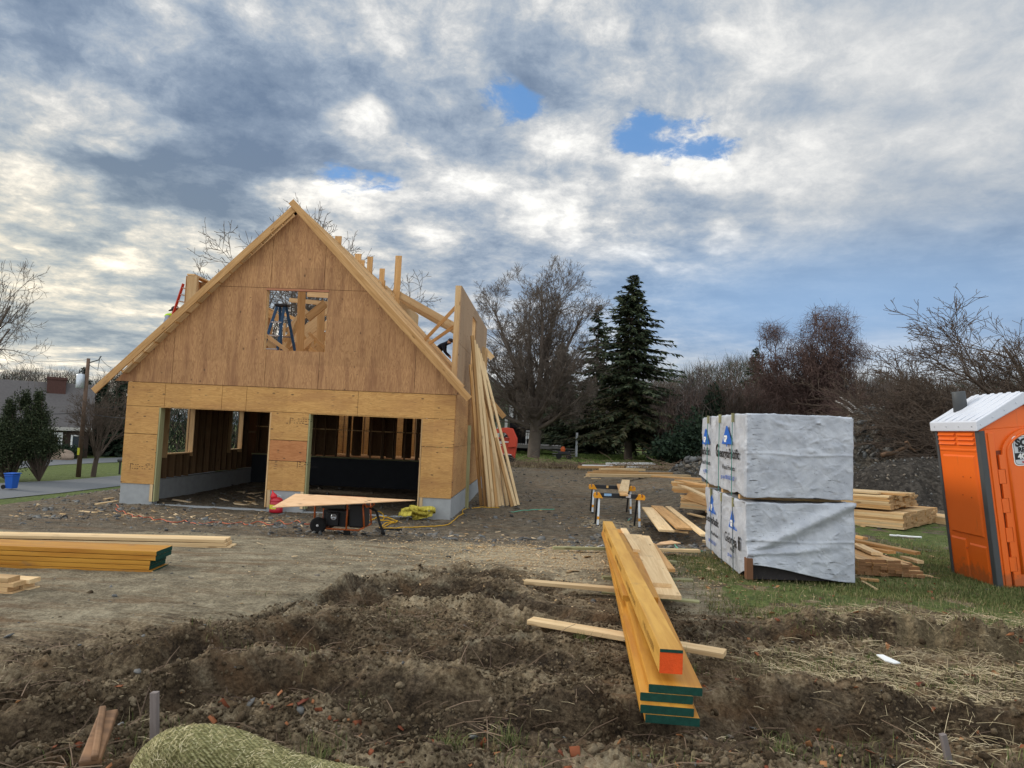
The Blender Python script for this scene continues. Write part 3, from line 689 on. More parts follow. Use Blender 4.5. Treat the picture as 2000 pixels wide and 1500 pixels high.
# the lit rooms beyond: floor deck and framing
f = MB(); f.bx(XL + .26, XR_ - .26, YB + .26, YB + 9, .98, 1.015); f.build('floor_deck', M['ply_side'], house)
for k in range(15):
    y = YB + .5 + k * .58
    if y < YB + 1.9: stud((XR_ - .085, y, 1.0), (XR_ - .085, y, 5.2), up=(0, 1, 0))
for (a, b_) in (((-3.6, 27.5, 1.0), (-2.6, 28.6, 3.2)), ((-4.4, 28.5, 1.0), (-3.2, 29.6, 2.9)), ((-2.8, 27.0, 1.02), (-3.9, 28.2, 2.6)), ((-5.0, 29, 1.0), (-4.0, 29.2, 3.0)), ((-3.4, 26.4, 1.0), (-3.4, 26.5, 3.3)), ((-4.1, 30, 1), (-4.2, 30, 3.4))):
    stud(a, b_, .09, .038, (0, 1, 0), 'brace')
# RAKE OVERHANG: rake boards, lookout blocks on the left slope
S2 = 1 / math.sqrt(2)
apx, apz = XM, ZA + .02
lft = (-11.16, 2.84); rgt = (-1.74, 3.03)
YR = Y0 - .30
def off(p, dx, dz): return (p[0] + dx, YR, p[1] + dz)
RW = .165
for s_, e in ((-1, lft), (1, rgt)):
    a = Vector((apx, YR, apz)); b_ = Vector((e[0], YR, e[1])); d = (b_ - a).normalized(); nrm = Vector((s_ * S2, 0, S2))
    c0 = a - nrm * RW / 2 + (d * .0 if s_ == -1 else -d * RW * .5) + (Vector((0, .0, 0)) if s_ == 1 else Vector((0, .0415, 0))); c1 = b_ - nrm * RW / 2
    lumber('rake_board', c0 + Vector((0, 0, 0)), c1, .04, RW, M['spf2'], house, up=(s_ * S2, 0, S2), segs=4, bow=.012)
# blocks (left): short pieces with seams, behind the rake board
a = Vector((apx - .16, 0, apz - .15)); b_ = Vector((-10.45, 0, 3.36)); L = (b_ - a).length; d = (b_ - a).normalized(); nrm = Vector((-S2, 0, S2))
nb = 16
for k in range(nb):
    p = a + d * (L * k / nb + .008); q = a + d * (L * (k + 1) / nb - .045)
    for pp, qq, tt in ((p, q, .038),):
        lumber('lookout_block', (pp.x, YR + .165, pp.z - .09), (qq.x, YR + .165, qq.z - .09), .25, .04, M['spf'], house, up=(-S2, 0, S2))
    r0 = a + d * (L * (k + 1) / nb - .02)
    lumber('lookout', (r0.x, YR + .02, r0.z - .075), (r0.x, Y0 - .032, r0.z - .075), .036, .085, M['spf2'], house, up=(-S2, 0, S2))
for k in range(16):
    r0 = Vector((apx + .3, 0, apz - .42)) + Vector((1, 0, -1)).normalized() * (k * .40)
    lumber('lookout', (r0.x, YR + .02, r0.z), (r0.x, Y0 - .032, r0.z), .036, .085, M['spf2'], house, up=(S2, 0, S2))
# sub rafters in the plane of the gable wall, then rafters of the right slope
def rafter(y, side, x_end, w=.235, x_top=XM, z_top=ZA - .02, slope=1.0, t=.038, mat=None):
    a = Vector((x_top, y, z_top)); xe = x_end; b_ = Vector((xe, y, z_top - abs(xe - x_top) * slope))
    n_ = Vector((side * slope, 0, 1)).normalized()
    return lumber('rafter', a - n_ * w / 2, b_ - n_ * w / 2, t, w, mat or M['frame'], house, up=n_)
rafter(Y0 + .06, 1, XR_ + .1); rafter(Y0 + .06, -1, XL - .1)
for k in range(1, 17):
    y = Y0 + .06 + k * .41
    if y > 18.5: rafter(y, 1, -2.45)
    else: rafter(y, 1, XR_ + .1)
rafter(24.05, 1, -2.5, .26)
for y in (18.1, 24.4, 25.6, 27.0, 28.4): rafter(y, -1, XL + .2)
lumber('ridge_board', (XM, Y0, ZA - .16), (XM, 29.0, ZA - .16), .04, .28, M['frame'], house)
for (y, zt, zb, wd) in ((20.9, 7.84, 7.0, .20), (23.2, 7.88, 6.6, .22), (23.75, 7.80, 6.9, .17), (24.8, 8.18, 6.8, .20), (26.7, 8.19, 6.9, .20), (27.0, 7.8, 6.9, .15), (29.5, 9.38, 6.6, .27)):
    x = XM; lumber('ridge_post', (x, y, zb), (x, y, zt), wd, .04, M['spf2'], house, up=(0, 1, 0))
# right dormer wall
DY0, DY1, DX, DZ = 18.65, 27.2, -2.31, 6.02
dw = [(DY0, 2.9), (DY1, 2.9), (DY1, DZ + .08), (DY0, DZ)]
sheets('dormer_sheathing', dw, [DY0, 21.1, 23.5, DY1], [ZE + .08, 4.5, 6.2], DX + .0, DX + .022, M['ply_dorm'], [(21.75, 23.0, 4.25, 5.72)], axis='x')
lumber('dormer_post', (DX - .075, DY0 + .05, 3.4), (DX - .075, DY0 + .05, DZ), .145, .10, M['frame'], house, up=(0, 1, 0))
lumber('top_plate', (DX - .07, DY0 + .11, DZ - .03), (DX - .07, DY1, DZ + .03), .14, .07, M['frame'], house)
y = DY0 + .5
while y < DY1:
    stud((DX - .075, y, 3.3), (DX - .075, y, DZ - .06), up=(0, 1, 0)); y += .41 if not 21.2 < y < 22.9 else 1.3
for yy in (21.72, 23.03): stud((DX - .06, yy, 4.2), (DX - .06, yy, 5.75), .16, .036, (0, 1, 0), 'window_jamb')
lumber('brace', at(826, 668, 19.6), at(890, 600, 18.85), .09, .038, M['spf2'], house, up=(0, 1, 0))
lumber('brace', at(833, 675, 20.3), at(892, 634, 19.3), .09, .038, M['spf2'], house, up=(0, 1, 0))
# shed roof at the far end of the house
for k in range(9):
    y = 29.6 + k * .42; x0 = -6.5; z0 = 8.02
    rafter(y, 1, -.0885 * y, .25, x0, z0, .515)
f = MB(); f.bx(-6.6, -6.56, 28.5, 36, 6.6, 7.9); f.build('ridge_beam', M['frame'], house)
lumber('rafter_tail', at(940, 676, 28.2), at(962, 700, 28.2), .04, .22, M['spf'], house, up=(.3, 0, 1))
lumber('porch_rafter', at(957, 781, 30.5), at(985, 815, 30.5), .05, .22, M['spf2'], house, up=(.6, 0, 1))
lumber('porch_post', at(962, 795, 30.8), at(960, 905, 30.8), .1, .1, M['frame'], house, up=(0, 1, 0))
# left dormer wall
f = MB()
lumber('dormer_post', (XL - .0, 20.35, 3.1), (XL - .0, 20.35, 6.36), .30, .12, M['frame'], house, up=(0, 1, 0))
sheets('dormer_sheathing', [(20.3, 3.1), (27, 3.1), (27, 6.36), (20.3, 6.36)], [20.3, 22.7, 25, 27], [3.1, 4.9, 6.36], XL - .19, XL - .17, M['ply_side'], axis='x')
lumber('top_plate', (XL - .05, 20.3, 6.40), (XL - .05, 27, 6.40), .22, .05, M['frame'], house)
y = 20.7
while y < 27: stud((XL - .09, y, 3.1), (XL - .09, y, 6.36), up=(0, 1, 0)); y += .5
# framing behind the gable window
lumber('king_stud', at(590, 560, 19.4), at(585, 700, 19.4), .21, .04, M['spf2'], house, up=(0, 1, 0))
lumber('king_stud', at(627, 600, 22.6), at(625, 700, 22.6), .24, .04, M['spf2'], house, up=(0, 1, 0))
lumber('collar_tie', at(565, 586, 21.0), at(650, 594, 21.0), .04, .13, M['frame'], house)
lumber('collar_tie', at(600, 574, 23.6), at(670, 578, 23.6), .04, .2, M['frame'], house)
lumber('collar_tie', at(600, 614, 24.6), at(660, 612, 24.6), .04, .16, M['frame'], house)
for (a, b_, y, wd) in (((600, 622), (636, 592), 20.5, .24), ((556, 690), (582, 628), 19.8, .11), ((570, 640), (600, 606), 24.5, .3), ((556, 668), (590, 636), 25.5, .3), ((596, 656), (625, 634), 24.0, .2),
                       ((603, 650), (646, 690), 20.2, .09), ((516, 652), (562, 686), 19.2, .10), ((516, 664), (545, 686), 19.6, .16), ((605, 680), (630, 700), 21, .14), ((630, 662), (652, 640), 24.8, .2), ((560, 690), (600, 672), 26, .3),
                       ((596, 690), (650, 660), 26.5, .25), ((552, 612), (590, 630), 26, .12), ((500, 600), (545, 622), 25, .25), ((560, 640), (584, 668), 27, .2), ((640, 568), (600, 540), 19, .09)):
    pa, pb = at(a[0], a[1], y), at(b_[0], b_[1], y)
    lumber('brace', pa, pb, .04, wd, M['spf2'] if rr.random() < .5 else M['frame'], house, up=(0.01, 0, 1))
for px in (556, 566, 573, 580, 604, 612): lumber('stud', at(px, 628 + (px % 7), 26.2), at(px - 3, 690, 26.2), .09, .038, M['frame'], house, up=(0, 1, 0))
f = MB(); q = [at(552, 668, 27), at(600, 650, 27), at(655, 668, 27), at(655, 700, 27), at(552, 700, 27)]; f.prism([tuple(p) for p in q], (0, .02, 0)); f.build('inner_sheathing', M['ply_low'], house)
# printed marks on the sheathing
M['ink'] = simple('stamp_ink', (.035, .03, .028), .8, .1)
for (bx_, bz) in ((-10.2, .88), (-6.25, 2.18), (-6.0, 1.12)):
    f = MB(); yy0, yy1 = Y0 - .0155, Y0 - .013
    # bracket and dashed lines linked as one stamped print
    f.bx(bx_, bx_ + .010, yy0, yy1, bz, bz + .16); f.bx(bx_, bx_ + .06, yy0, yy1, bz + .15, bz + .158)
    for r_ in range(3):
        xx = bx_ + .05
        while xx < bx_ + .55:
            l_ = rr.uniform(.015, .05)
            if rr.random() < .6: f.bx(xx, xx + l_, yy0, yy1, bz + .03 + r_ * .05, bz + .042 + r_ * .05)
            xx += l_ + .03
    f.build('grade_stamp', M['ink'], house)
# ------------------------------------------------------------------ SITE OBJECTS
def brd(px0, px1, z, w, t, mat, name='board', label=None, cat='board', group=None, endm=None, z1=None, bow=.004, up=(0, 0, 1)):
    """a board whose ends' centre lines were read at two picture points on the level z"""
    a = gz(px0[0], px0[1], z); b = gz(px1[0], px1[1], z if z1 is None else z1)
    return lumber(name, a, b, w, t, mat, None, label, cat, group, up=up, endm=endm, segs=4, bow=bow)
# --- front pile of beams
ZB = .722
gr_ = 'yellow engineered boards in the foreground stack'
lv = [((1262, 1398, 1365), .29, 0, 'lowest yellow laminated board of the foreground stack, dark green end'),
      ((1253, 1379, 1353), .287, 1, 'third board down in the foreground stack of yellow laminated boards, dark green end'),
      ((1252, 1355, 1352), .287, 2, 'second board down in the foreground stack, its yellow top edge showing on the left'),
      ((1270, 1339, 1369), .292, 3, 'topmost wide yellow board of the foreground stack with bright green painted end')]
far = [(1186, 1037), (1183, 1037), (1186, 1034), (1192, 1033)]
for (q, wd, k, lab), fp in zip(lv, far):
    zt = ZB + .0455 * (k + 1); a = gz((q[0] + q[2]) / 2, q[1] + 1, zt); b = gz(fp[0] + 12, fp[1], zt)
    lumber('laminated_beam', (a[0], a[1], zt - .022), (b[0], b[1], zt - .022), wd, .0445, M['lvl'], None, lab, 'beam', gr_, endm=M['green_end'], segs=4, bow=.003)
zt = ZB + .0455 * 5; a = gz(1251, 1165, zt); b = gz(1196, 1040, zt)
lumber('laminated_beam', (a[0], a[1], zt - .022), (b[0], b[1], zt - .022), .29, .0445, M['lvl'], None, 'shorter yellow laminated board lying directly under the square beam', 'beam', gr_, segs=4, bow=.003)
zq = ZB + .0455 * 5 + .004; a = gz(1311.5, 1268.5, zq + .133); b = gz(1187, 1018, zq + .133)
sq = lumber('square_beam', (a[0], a[1], zq + .0665), (b[0], b[1], zq + .0665), .128, .133, M['lvl_top'], None, 'long square yellow timber beam with orange painted end on top of the stack', 'beam', endm=M['orange_end'], segs=4, bow=.003)
# green band at the top of the beam end, printed marks along its left side
dxy = Vector((a[0] - b[0], a[1] - b[1], 0)).normalized(); per = Vector((dxy.y, -dxy.x, 0))
gbm = MB(); c = Vector((a[0], a[1], zq + .133 - .009)) + dxy * .0015; gbm.bar(c - per * .0635, c + per * .0635, .003, .017, (0, 0, 1)); gb = gbm.build('paint_band', M['green_end'], None, org=(a[0], a[1], zq))
gb.parent = sq; gb.matrix_basis = sq.matrix_basis.inverted() @ Matrix.Translation((a[0], a[1], zq))
M['ink2'] = simple('beam_ink', (.20, .11, .03), .8, .1)
tm = MB(); rr = random.Random(3); Lq = (Vector(b) - Vector(a)).length
sidep = -per if per.x > 0 else per
base = Vector((a[0], a[1], zq)) + sidep * .0652
s_ = .25
while s_ < Lq - .3:
    if (s_ % 1.3) < .85:
        l_ = rr.uniform(.006, .016); hgt = rr.uniform(.03, .045); p = base - dxy * s_ + Vector((0, 0, .06))
        tm.bar(p, p - dxy * l_, .001, hgt, (0, 0, 1)); s_ += l_ + rr.uniform(.02, .05)
    else: s_ += .1
ink = tm.build('printed_mark', M['ink2'], None, org=(a[0], a[1], zq)); ink.parent = sq; ink.matrix_basis = sq.matrix_basis.inverted() @ Matrix.Translation((a[0], a[1], zq))
# pale planks beside
brd((1305, 1166), (1252, 1048), ZB + .09, .24, .038, M['spf'], 'plank', 'lower wide tan plank against the right side of the beam stack', 'plank')
brd((1292, 1143), (1240, 1046), ZB + .13, .19, .038, M['spf'], 'plank', 'upper wide tan plank leaning along the right side of the beam stack', 'plank')
brd((1243, 1076), (1218, 1034), ZB + .20, .085, .036, M['spf'], 'board', 'short pale board resting at the far end on the beam stack')
brd((1284, 1103), (1254, 1052), ZB + .03, .06, .036, M['frame'], 'board', 'thin dull board on edge right of the beam stack')
brd((1310, 1114), (1272, 1063), ZB + .08, .10, .038, M['spf2'], 'board', 'single tan board pointing at the camera right of the beam stack', z1=ZB + .06)
sb = 'loose boards crossing under the beam stack'
brd((1080, 1070), (1364, 1075), .655, .085, .036, M['treated'], 'board', 'greenish brown strip crossing under the far end of the beam stack')
brd((1274, 1073), (1366, 1076), .70, .09, .036, M['spf'], 'board', 'pale board beside a green strap right of the beam stack')
brd((1176, 1128), (1352, 1134), .70, .085, .036, M['treated'], 'board', 'greenish square stick crossing under the middle of the beam stack')
brd((1176, 1158), (1366, 1177), .675, .085, .036, M['treated'], 'board', 'greenish stick with a green strap on its right end under the beam stack')
brd((1025, 1136), (1300, 1160), .745, .115, .038, M['spf'], 'board', 'pale board reaching left from the beam stack above the churned mud')
brd((1036, 1212), (1416, 1277), .735, .135, .038, M['spf'], 'board', 'wide pale board crossing under the beam stack nearest the camera')
brd((1290, 1096), (1322, 1099), .69, .07, .036, M['treated'], 'board', 'short greenish offcut right of the beam stack')
f = MB(); q = [gz(1277, 1066, .72), gz(1330, 1062, .72), gz(1312, 1057, .72), gz(1290, 1060, .72)]; f.prism([tuple(p) for p in q], (0, 0, .012)); tag(f.build('plywood_offcut', M['ply_clean'], org=q[0]), 'wedge shaped plywood offcut right of the beam stack', 'offcut')

# --- boards lying in front of the wrapped stacks
brd((1302, 1037), (1265, 992), .48, .29, .038, M['spf'], 'plank', 'leftmost wide tan plank lying between sawhorses and wrapped stacks', 'plank', z1=.44)
brd((1336, 1033), (1283, 989), .50, .30, .038, M['spf2'], 'plank', 'second wide tan plank from the left between sawhorses and wrapped stacks', 'plank', z1=.46)
brd((1376, 1046), (1305, 990), .52, .14, .038, M['spf'], 'board', 'narrow pale board reaching to the foot of the wrapped stacks', z1=.48)
brd((1310, 1036), (1345, 1040), .43, .09, .038, M['frame'], 'board', 'short block propping the wide tan planks')
brd((1374, 1010), (1345, 1003), .45, .09, .036, M['spf'], 'board', 'board end sticking out at the left of the wrapped stacks')
brd((1372, 1057), (1395, 1059), .62, .09, .036, M['spf'], 'board', 'stub of pale board at the lower left of the wrapped stacks')
brd((1290, 953), (1345, 953), .36, .06, .03, M['treated'], 'board', 'thin greenish lath on the gravel left of the lumber bundles')
brd((1312, 961), (1350, 962), .36, .05, .03, M['treated'], 'board', 'shorter greenish lath on the gravel left of the lumber bundles')

# --- lumber bundles behind the wrapped stacks
def bundle(name, c0, c1, cols, rows, bw, bt, z, label, mats, jit=.03, seed=1, spacer=True, dz0=0.0):
    """c0: left far end, c1: right near end (world xy) of the side facing the camera"""
    r = random.Random(seed); c0 = Vector((c0[0], c0[1], z)); c1 = Vector((c1[0], c1[1], z)); d = (c1 - c0).normalized(); n = Vector((-d.y, d.x, 0))
    t = empty(name, c0, label, 'lumber')
    c0 = c0 + Vector((0, 0, dz0))
    for j in range(rows):
        for i in range(cols):
            o0, o1 = r.uniform(-jit, jit), r.uniform(-jit, jit)
            p = c0 + n * (bw * (i + .5)) + Vector((0, 0, bt * (j + .5))) + d * o0; q = c1 + n * (bw * (i + .5)) + Vector((0, 0, bt * (j + .5))) + d * o1
            lumber('board', p, q, bw - .004, bt - .002, mats[r.randrange(len(mats))], t, endm=M['end_grain'])
    if spacer:
        for u in (.15, .5, .85):
            p = c0 + (c1 - c0) * u + Vector((0, 0, -.02)); lumber('bearer', p - n * .05, p + n * (bw * cols + .05), .09, .038, M['frame'], t)
    return t
Lb = gz(1333, 997, .42); Nb = gz(1764, 1035, .62)
b1 = (3.5, 18.2); b2 = (Nb[0], Nb[1])
dd = Vector((b2[0] - b1[0], b2[1] - b1[1])).normalized()
bundle('lumber_bundle', b1, b2, 11, 8, .235, .041, .62, 'lower bundle of long planks behind the wrapped stacks', [M['spf'], M['spf2'], M['frame']], .02, 1, dz0=-.10)
bundle('lumber_bundle', (b1[0] - dd.x * .25, b1[1] - dd.y * .25), (b2[0] - dd.x * .28, b2[1] - dd.y * .28), 9, 7, .225, .040, .62 + .37, 'upper bundle of long planks stacked behind the wrapped stacks', [M['spf2'], M['spf'], M['frame']], .05, 2, dz0=-.10)
rr = random.Random(5)
zt = .62 + .37 + .29
for k, (o_, u0, u1, lab) in enumerate(((.15, .0, .93, 'loose long plank on top of the bundles, nearest the camera'), (.40, .05, 1.02, 'second loose long plank on top of the lumber bundles'), (.66, -.05, .98, 'loose plank lying furthest back on the lumber bundles'), (.2, -.18, .5, 'reddish plank sticking out left on top of the bundles'))):
    n = Vector((-dd.y, dd.x)); P = lambda u: (b1[0] + (b2[0] - b1[0]) * u + n.x * (o_ + .05 * (u - .5)), b1[1] + (b2[1] - b1[1]) * u + n.y * (o_ + .05 * (u - .5)))
    z = zt + .02 + (.042 if k == 3 else 0); lumber('plank', (*P(u0), z - .10), (*P(u1 - .03), z + .0), .24, .038, M['spf2'] if k % 2 else M['spf'], None, lab, 'plank', segs=4, bow=.01)
lumber('plank', gz(1325, 938, 1.22), gz(1400, 952, 1.20), .22, .036, M['spf2'], None, 'orange toned plank end pointing left above the bundles', 'plank')
lumber('plank', gz(1328, 947, 1.12), gz(1385, 972, 1.12), .13, .036, M['spf'], None, 'pale plank sticking out left below the orange toned plank', 'plank')
lumber('plank', gz(1343, 966, .95), gz(1420, 990, .95), .28, .036, M['spf2'], None, 'wide plank tilted on its edge at the left end of the bundles', 'plank', up=(-.5, -.75, .6))
lumber('plank', gz(1370, 987, .62) , gz(1468, 1010, .62), .14, .038, M['spf'], None, 'plank lying on the ground along the bundles', 'plank')
# more to the right of the bundles, toward the toilet
bundle('lumber_bundle', (8.1, 18.2), (9.3, 15.9), 4, 4, .2, .04, .60, 'low bundle of pale boards half behind the portable toilet', [M['spf'], M['frame']], .08, 7)
f = MB(); f.tube([(10.35, 18.6, .95), (13.6, 17.6, .95)], .10, 14); f.tube([(10.4, 18.4, .72), (13.6, 17.4, .72)], .09, 14)
tag(f.build('white_pipe', M['white'], org=(10.3, 18.6, .9), smooth=True), 'white plastic pipes lying behind the lumber bundles beside the toilet', 'pipe')
# small heap of cut studs in front
def heap():
    x0, y0 = gz(1690, 1124, .67)[:2]; r = random.Random(11); rows = [9, 9, 9, 8, 6]; z = .675
    for j, nn in enumerate(rows):
        for i in range(nn):
            xx = x0 - .05 + i * .0905 + r.uniform(-.004, .004); yy = y0 + r.uniform(-.03, .03) + (.12 if i > 6 and j > 1 else 0); zz = z + j * .039 + .019
            lumber('stud', (xx, yy, zz), (xx - .12, yy + 2.4, zz), .087, .037, M['frame'] if r.random() < .6 else M['spf2'], None, 'cut stud in the neat low heap right of the wrapped stacks, ends facing the camera', 'stud', 'cut studs heaped right of the wrapped stacks', endm=M['end_brown'])
    return x0, y0
hx, hy = heap()
brd((1793, 1081), (1660, 1054), .91, .13, .038, M['spf2'], 'board', 'longest loose board slanting across the heap of cut studs', z1=.95)
brd((1713, 1082), (1672, 1063), .90, .14, .038, M['spf'], 'board', 'short loose board with a dark stain on the heap of studs', z1=.91)
brd((1742, 1079), (1690, 1068), .89, .14, .038, M['spf2'], 'board', 'loose board under the slanting one on the heap of studs')
brd((1700, 1093), (1670, 1083), .83, .09, .036, M['frame'], 'board', 'loose board end at the left of the heap of studs')
brd((1798, 1098), (1764, 1088), .84, .09, .036, M['spf'], 'board', 'pale board lying at the right of the heap of studs')
brd((1668, 1047), (1690, 1052), .9, .09, .038, M['spf2'], 'board', 'board end poking out beside the lower wrapped stack')
brd((1680, 1131), (1716, 1134), .69, .07, .03, M['spf2'], 'board', 'orange toned offcut in the grass beside the lower wrapped stack')
brd((1684, 1136), (1712, 1152), .69, .035, .025, M['spf'], 'lath', 'thin lath in the grass beside the lower wrapped stack', 'lath')
brd((1800, 1123), (1822, 1127), .66, .035, .02, M['spf'], 'lath', 'thin lath in the grass between studs and portable toilet', 'lath')

# --- far boards and pipes on the gravel
fb = [((1148, 928), (1345, 930), .35, .28, M['spf'], 'nearest long plank lying across the far gravel'), ((1150, 924), (1340, 926), .42, .2, M['spf2'], 'long plank stacked on the nearest one across the far gravel'),
      ((1160, 921), (1245, 922), .40, .14, M['spf2'], 'short tan plank on the far gravel behind the long ones'), ((1172, 917), (1258, 918), .38, .2, M['spf'], 'pale plank in the middle of the boards on the far gravel'),
      ((1130, 912), (1300, 913), .44, .12, M['spf2'], 'thin orange toned plank behind the others on the far gravel')]
for a, b_, z, wd, mt, lab in fb: brd(a, b_, float(GH((a[0] + b_[0]) / 2, (a[1] + b_[1]) / 2)[2]) + .10, wd, .12, mt, 'plank', lab, 'plank', bow=.03)
brd((1225, 912), (1320, 913), .62, .1, .06, M['white'], 'trim_board', 'thin white trim board lying on the far planks', 'trim')
brd((1187, 906), (1276, 906), .66, .3, .12, M['white'], 'trim_board', 'thick white wrapped trim bundle at the back of the far planks', 'trim')
brd((1138, 909), (1195, 910), .62, .12, .07, M['white'], 'trim_board', 'white trim board end left of the far planks', 'trim')
for a, b_, lab in (((1141, 932), (1150, 930), 'small wood scrap left of the far planks'), ((1155, 935), (1173, 935), 'wood scrap on the gravel behind the far sawhorse')): brd(a, b_, .25, .05, .03, M['spf'], 'offcut', lab, 'offcut')

# --- left: laminated boards, pale boards
gl = 'yellow engineered boards in the stack at the left'
ends = [((291, 1122), (336, 1107)), ((285, 1112), (327, 1098)), ((286, 1103), (328, 1090)), ((299, 1094), (338, 1080)), ((301, 1084), (338, 1071))]
labs = ['lowest', 'fourth from the top', 'middle', 'second from the top', 'topmost']
zb = .655
for k, ((e0, e1), lab) in enumerate(zip(ends, labs)):
    z = zb + .048 * k + .022; xr = gz(301, 1080, .875)
    x_end = gz((e0[0] + e1[0]) / 2, 1075, .875)[0]; yc = 7.33
    lumber('laminated_beam', (x_end, yc + .03, z), (x_end - 4.2, yc - .31, z), .37, .044, M['lvl'], None, lab + ' yellow laminated board in the left stack, dark green end', 'beam', gl, endm=M['green_end'], segs=4, bow=.003)
lumber('board', (-4.2, 7.0, .635), (-4.1, 7.7, .635), .09, .038, M['frame'], None, 'bearer under the right end of the left yellow stack', 'board')
lumber('board', (-6.2, 6.8, .635), (-6.1, 7.5, .635), .09, .038, M['frame'], None, 'bearer under the far left part of the yellow stack', 'board')
nm = ['lower front', 'lower rear', 'middle front', 'middle rear', 'upper front', 'upper rear']
for k in range(6):
    j, i = k // 2, k % 2; z = .63 + .042 * j + .02
    a = gz(453 - 3 * (j % 2), 1062, .70); b_ = gz(-160, 1050, .70)
    lumber('board', (a[0] - .02 * k, a[1] + .15 * i, z), (b_[0], b_[1] + .15 * i, z), .14, .038, M['spf'], None, nm[k] + ' pale board of the long flat stack behind the yellow boards', 'board', 'pale boards behind the left yellow stack', segs=5, bow=.01)
for k in range(7):
    j, i = k // 2, k % 2; z = .665 + .040 * j + .02; a = gz(36, 1160, .68)
    nm2 = ['bottom front', 'bottom rear', 'second row front', 'second row rear', 'third row front', 'third row rear', 'top']
    lumber('board', (a[0] - .05 * (j % 2) + .03 * i, a[1] + .15 * i, z), (a[0] - 2.2, a[1] + .05 + .15 * i, z), .14, .038, M['spf'] if k % 2 else M['frame'], None, nm2[k] + ' board of the small pale pile at the left edge', 'board', 'small pile of pale boards at the left edge')
for (p, q, z, wd, lab) in (((188, 985), (228, 979), .05, .09, 'pale board lying by the left foundation corner'), ((157, 999), (186, 1002), .06, .12, 'short pale block on the soil left of the garage'), ((58, 1011), (95, 1009), .25, .09, 'short pale offcut on the soil at the left'), ((205, 975), (222, 973), .03, .1, 'orange toned scrap near the left foundation corner')):
    brd(p, q, z, wd, .036, M['spf'], 'offcut', lab, 'offcut')

# --- boards leaning on the right wall
gln = 'long boards leaning against the right wall of the garage'
tops = [(922, 655), (926, 664), (930, 672), (935, 684), (938, 690), (940, 699), (919, 712), (943, 706), (933, 680), (929, 700), (941, 730)]
feet = [(948, 990), (956, 991), (963, 991), (970, 991), (976, 990), (982, 989), (940, 988), (1012, 987), (991, 988), (1000, 990), (1006, 989)]
ln = ['leftmost', 'second from the left', 'third from the left', 'fourth from the left', 'fifth from the left', 'sixth from the left', 'shorter darker', 'rightmost', 'third from the right', 'second from the right', 'fourth from the right']
for k, (tp, ft) in enumerate(zip(tops, feet)):
    a = GH(*ft); a[2] = float(Hbase(a[0], a[1])) + .01
    bt = atx(tp[0], tp[1], XR_ + .05 + .035 * (k % 3)); bt[1] = min(bt[1], 22.5) if k != 7 else bt[1]
    lumber('board', a, bt, .115, .038, M['spf'] if k % 3 else M['spf2'], None, ln[k] + ' of the long pale boards leaning on the right garage wall', 'board', gln, up=(.75, -.62, .2), segs=5, bow=.025)
brd((936, 965), (938, 840), .2, .09, .06, M['treated'], 'post', 'greenish post standing behind the leaning boards', 'post') if False else lumber('post', (-1.98, 19.6, .1), (-2.02, 19.7, 2.35), .09, .05, M['treated'], None, 'greenish board standing upright against the right garage wall', 'board', up=(0, 1, 0))
brd((948, 935), (1020, 938), .1, .09, .036, M['spf2'], 'board', 'board on the ground behind the leaning boards')
brd((930, 930), (952, 938), .15, .25, .04, M['spf'], 'board', 'short wide plank beside the right foundation')

# --- fuel can
M['red'] = simple('red_enamel', (.42, .012, .025), .35, .5, var=.06)
M['yellow'] = simple('yellow_label', (.62, .60, .05), .6, .3, var=.3, sc=40)
p = at(539, 997, 17.22); p[2] = float(Hbase(p[0], p[1])) + .01; fc = empty('fuel_can', (p[0], p[1], p[2]), 'red metal fuel can with funnel spout in front of the middle pier', 'fuel can')
f = MB(); f.lathe((p[0], p[1], p[2]), [(.150, 0), (.158, .01), (.158, .12), (.152, .125), (.158, .13), (.158, .25), (.152, .255), (.157, .26), (.155, .29), (.12, .335), (.06, .36), (.03, .365)], 24); f.build('body', M['red'], fc, smooth=True)
f = MB(); f.lathe((p[0] - .06, p[1] - .02, p[2] + .34), [(.075, 0), (.085, .04), (.055, .09), (.02, .14), (.012, .19)], 14, axis=(-.3, 0, 1)); f.build('spout', simple('red_plastic', (.62, .02, .03), .4, .4), fc, smooth=True)
f = MB(); f.tube([(p[0] + .09, p[1], p[2] + .30), (p[0] + .1, p[1], p[2] + .40), (p[0] - .02, p[1], p[2] + .43), (p[0] - .05, p[1], p[2] + .36)], .009, 8); f.build('handle', M['metal'], fc, smooth=True)
f = MB()
for k in range(6):
    t0 = rad(-150 + k * 13); t1 = rad(-150 + (k + 1) * 13); r_ = .1605; f.add([(p[0] + r_ * math.cos(t), p[1] + r_ * math.sin(t), p[2] + z) for t, z in ((t0, .09), (t1, .09), (t1, .19), (t0, .19))], [(0, 1, 2, 3)])
f.build('warning_label', M['yellow'], fc)

# --- generator
M['gorange'] = simple('orange_frame', (.50, .11, .02), .4, .5, var=.1)
p = GH(664, 1042); GX, GY, GZ = p[0], p[1] + .25, float(Hbase(p[0], p[1]))
ge = empty('generator', (GX, GY, GZ), 'black portable generator in an orange tube frame with two wheels', 'generator')
f = MB(); x0, x1, y0, y1 = -.44, .42, -.25, .25
for yy in (y0, y1):
    f.tube([(GX + x, GY + yy, GZ + z) for x, z in ((-.44, .10), (-.45, .45), (-.42, .535), (-.36, .56), (.28, .56), (.38, .52), (.44, .45))], .016, 8)
    f.tube([(GX + x, GY + yy, GZ + z) for x, z in ((-.44, .12), (-.36, .07), (.30, .07), (.40, .12))], .016, 8)
    f.tube([(GX + .10, GY + yy, GZ + .07), (GX + .10, GY + yy, GZ + .56)], .015, 8); f.tube([(GX + .40, GY + yy, GZ + .12), (GX + .36, GY + yy, GZ + .5)], .015, 8)
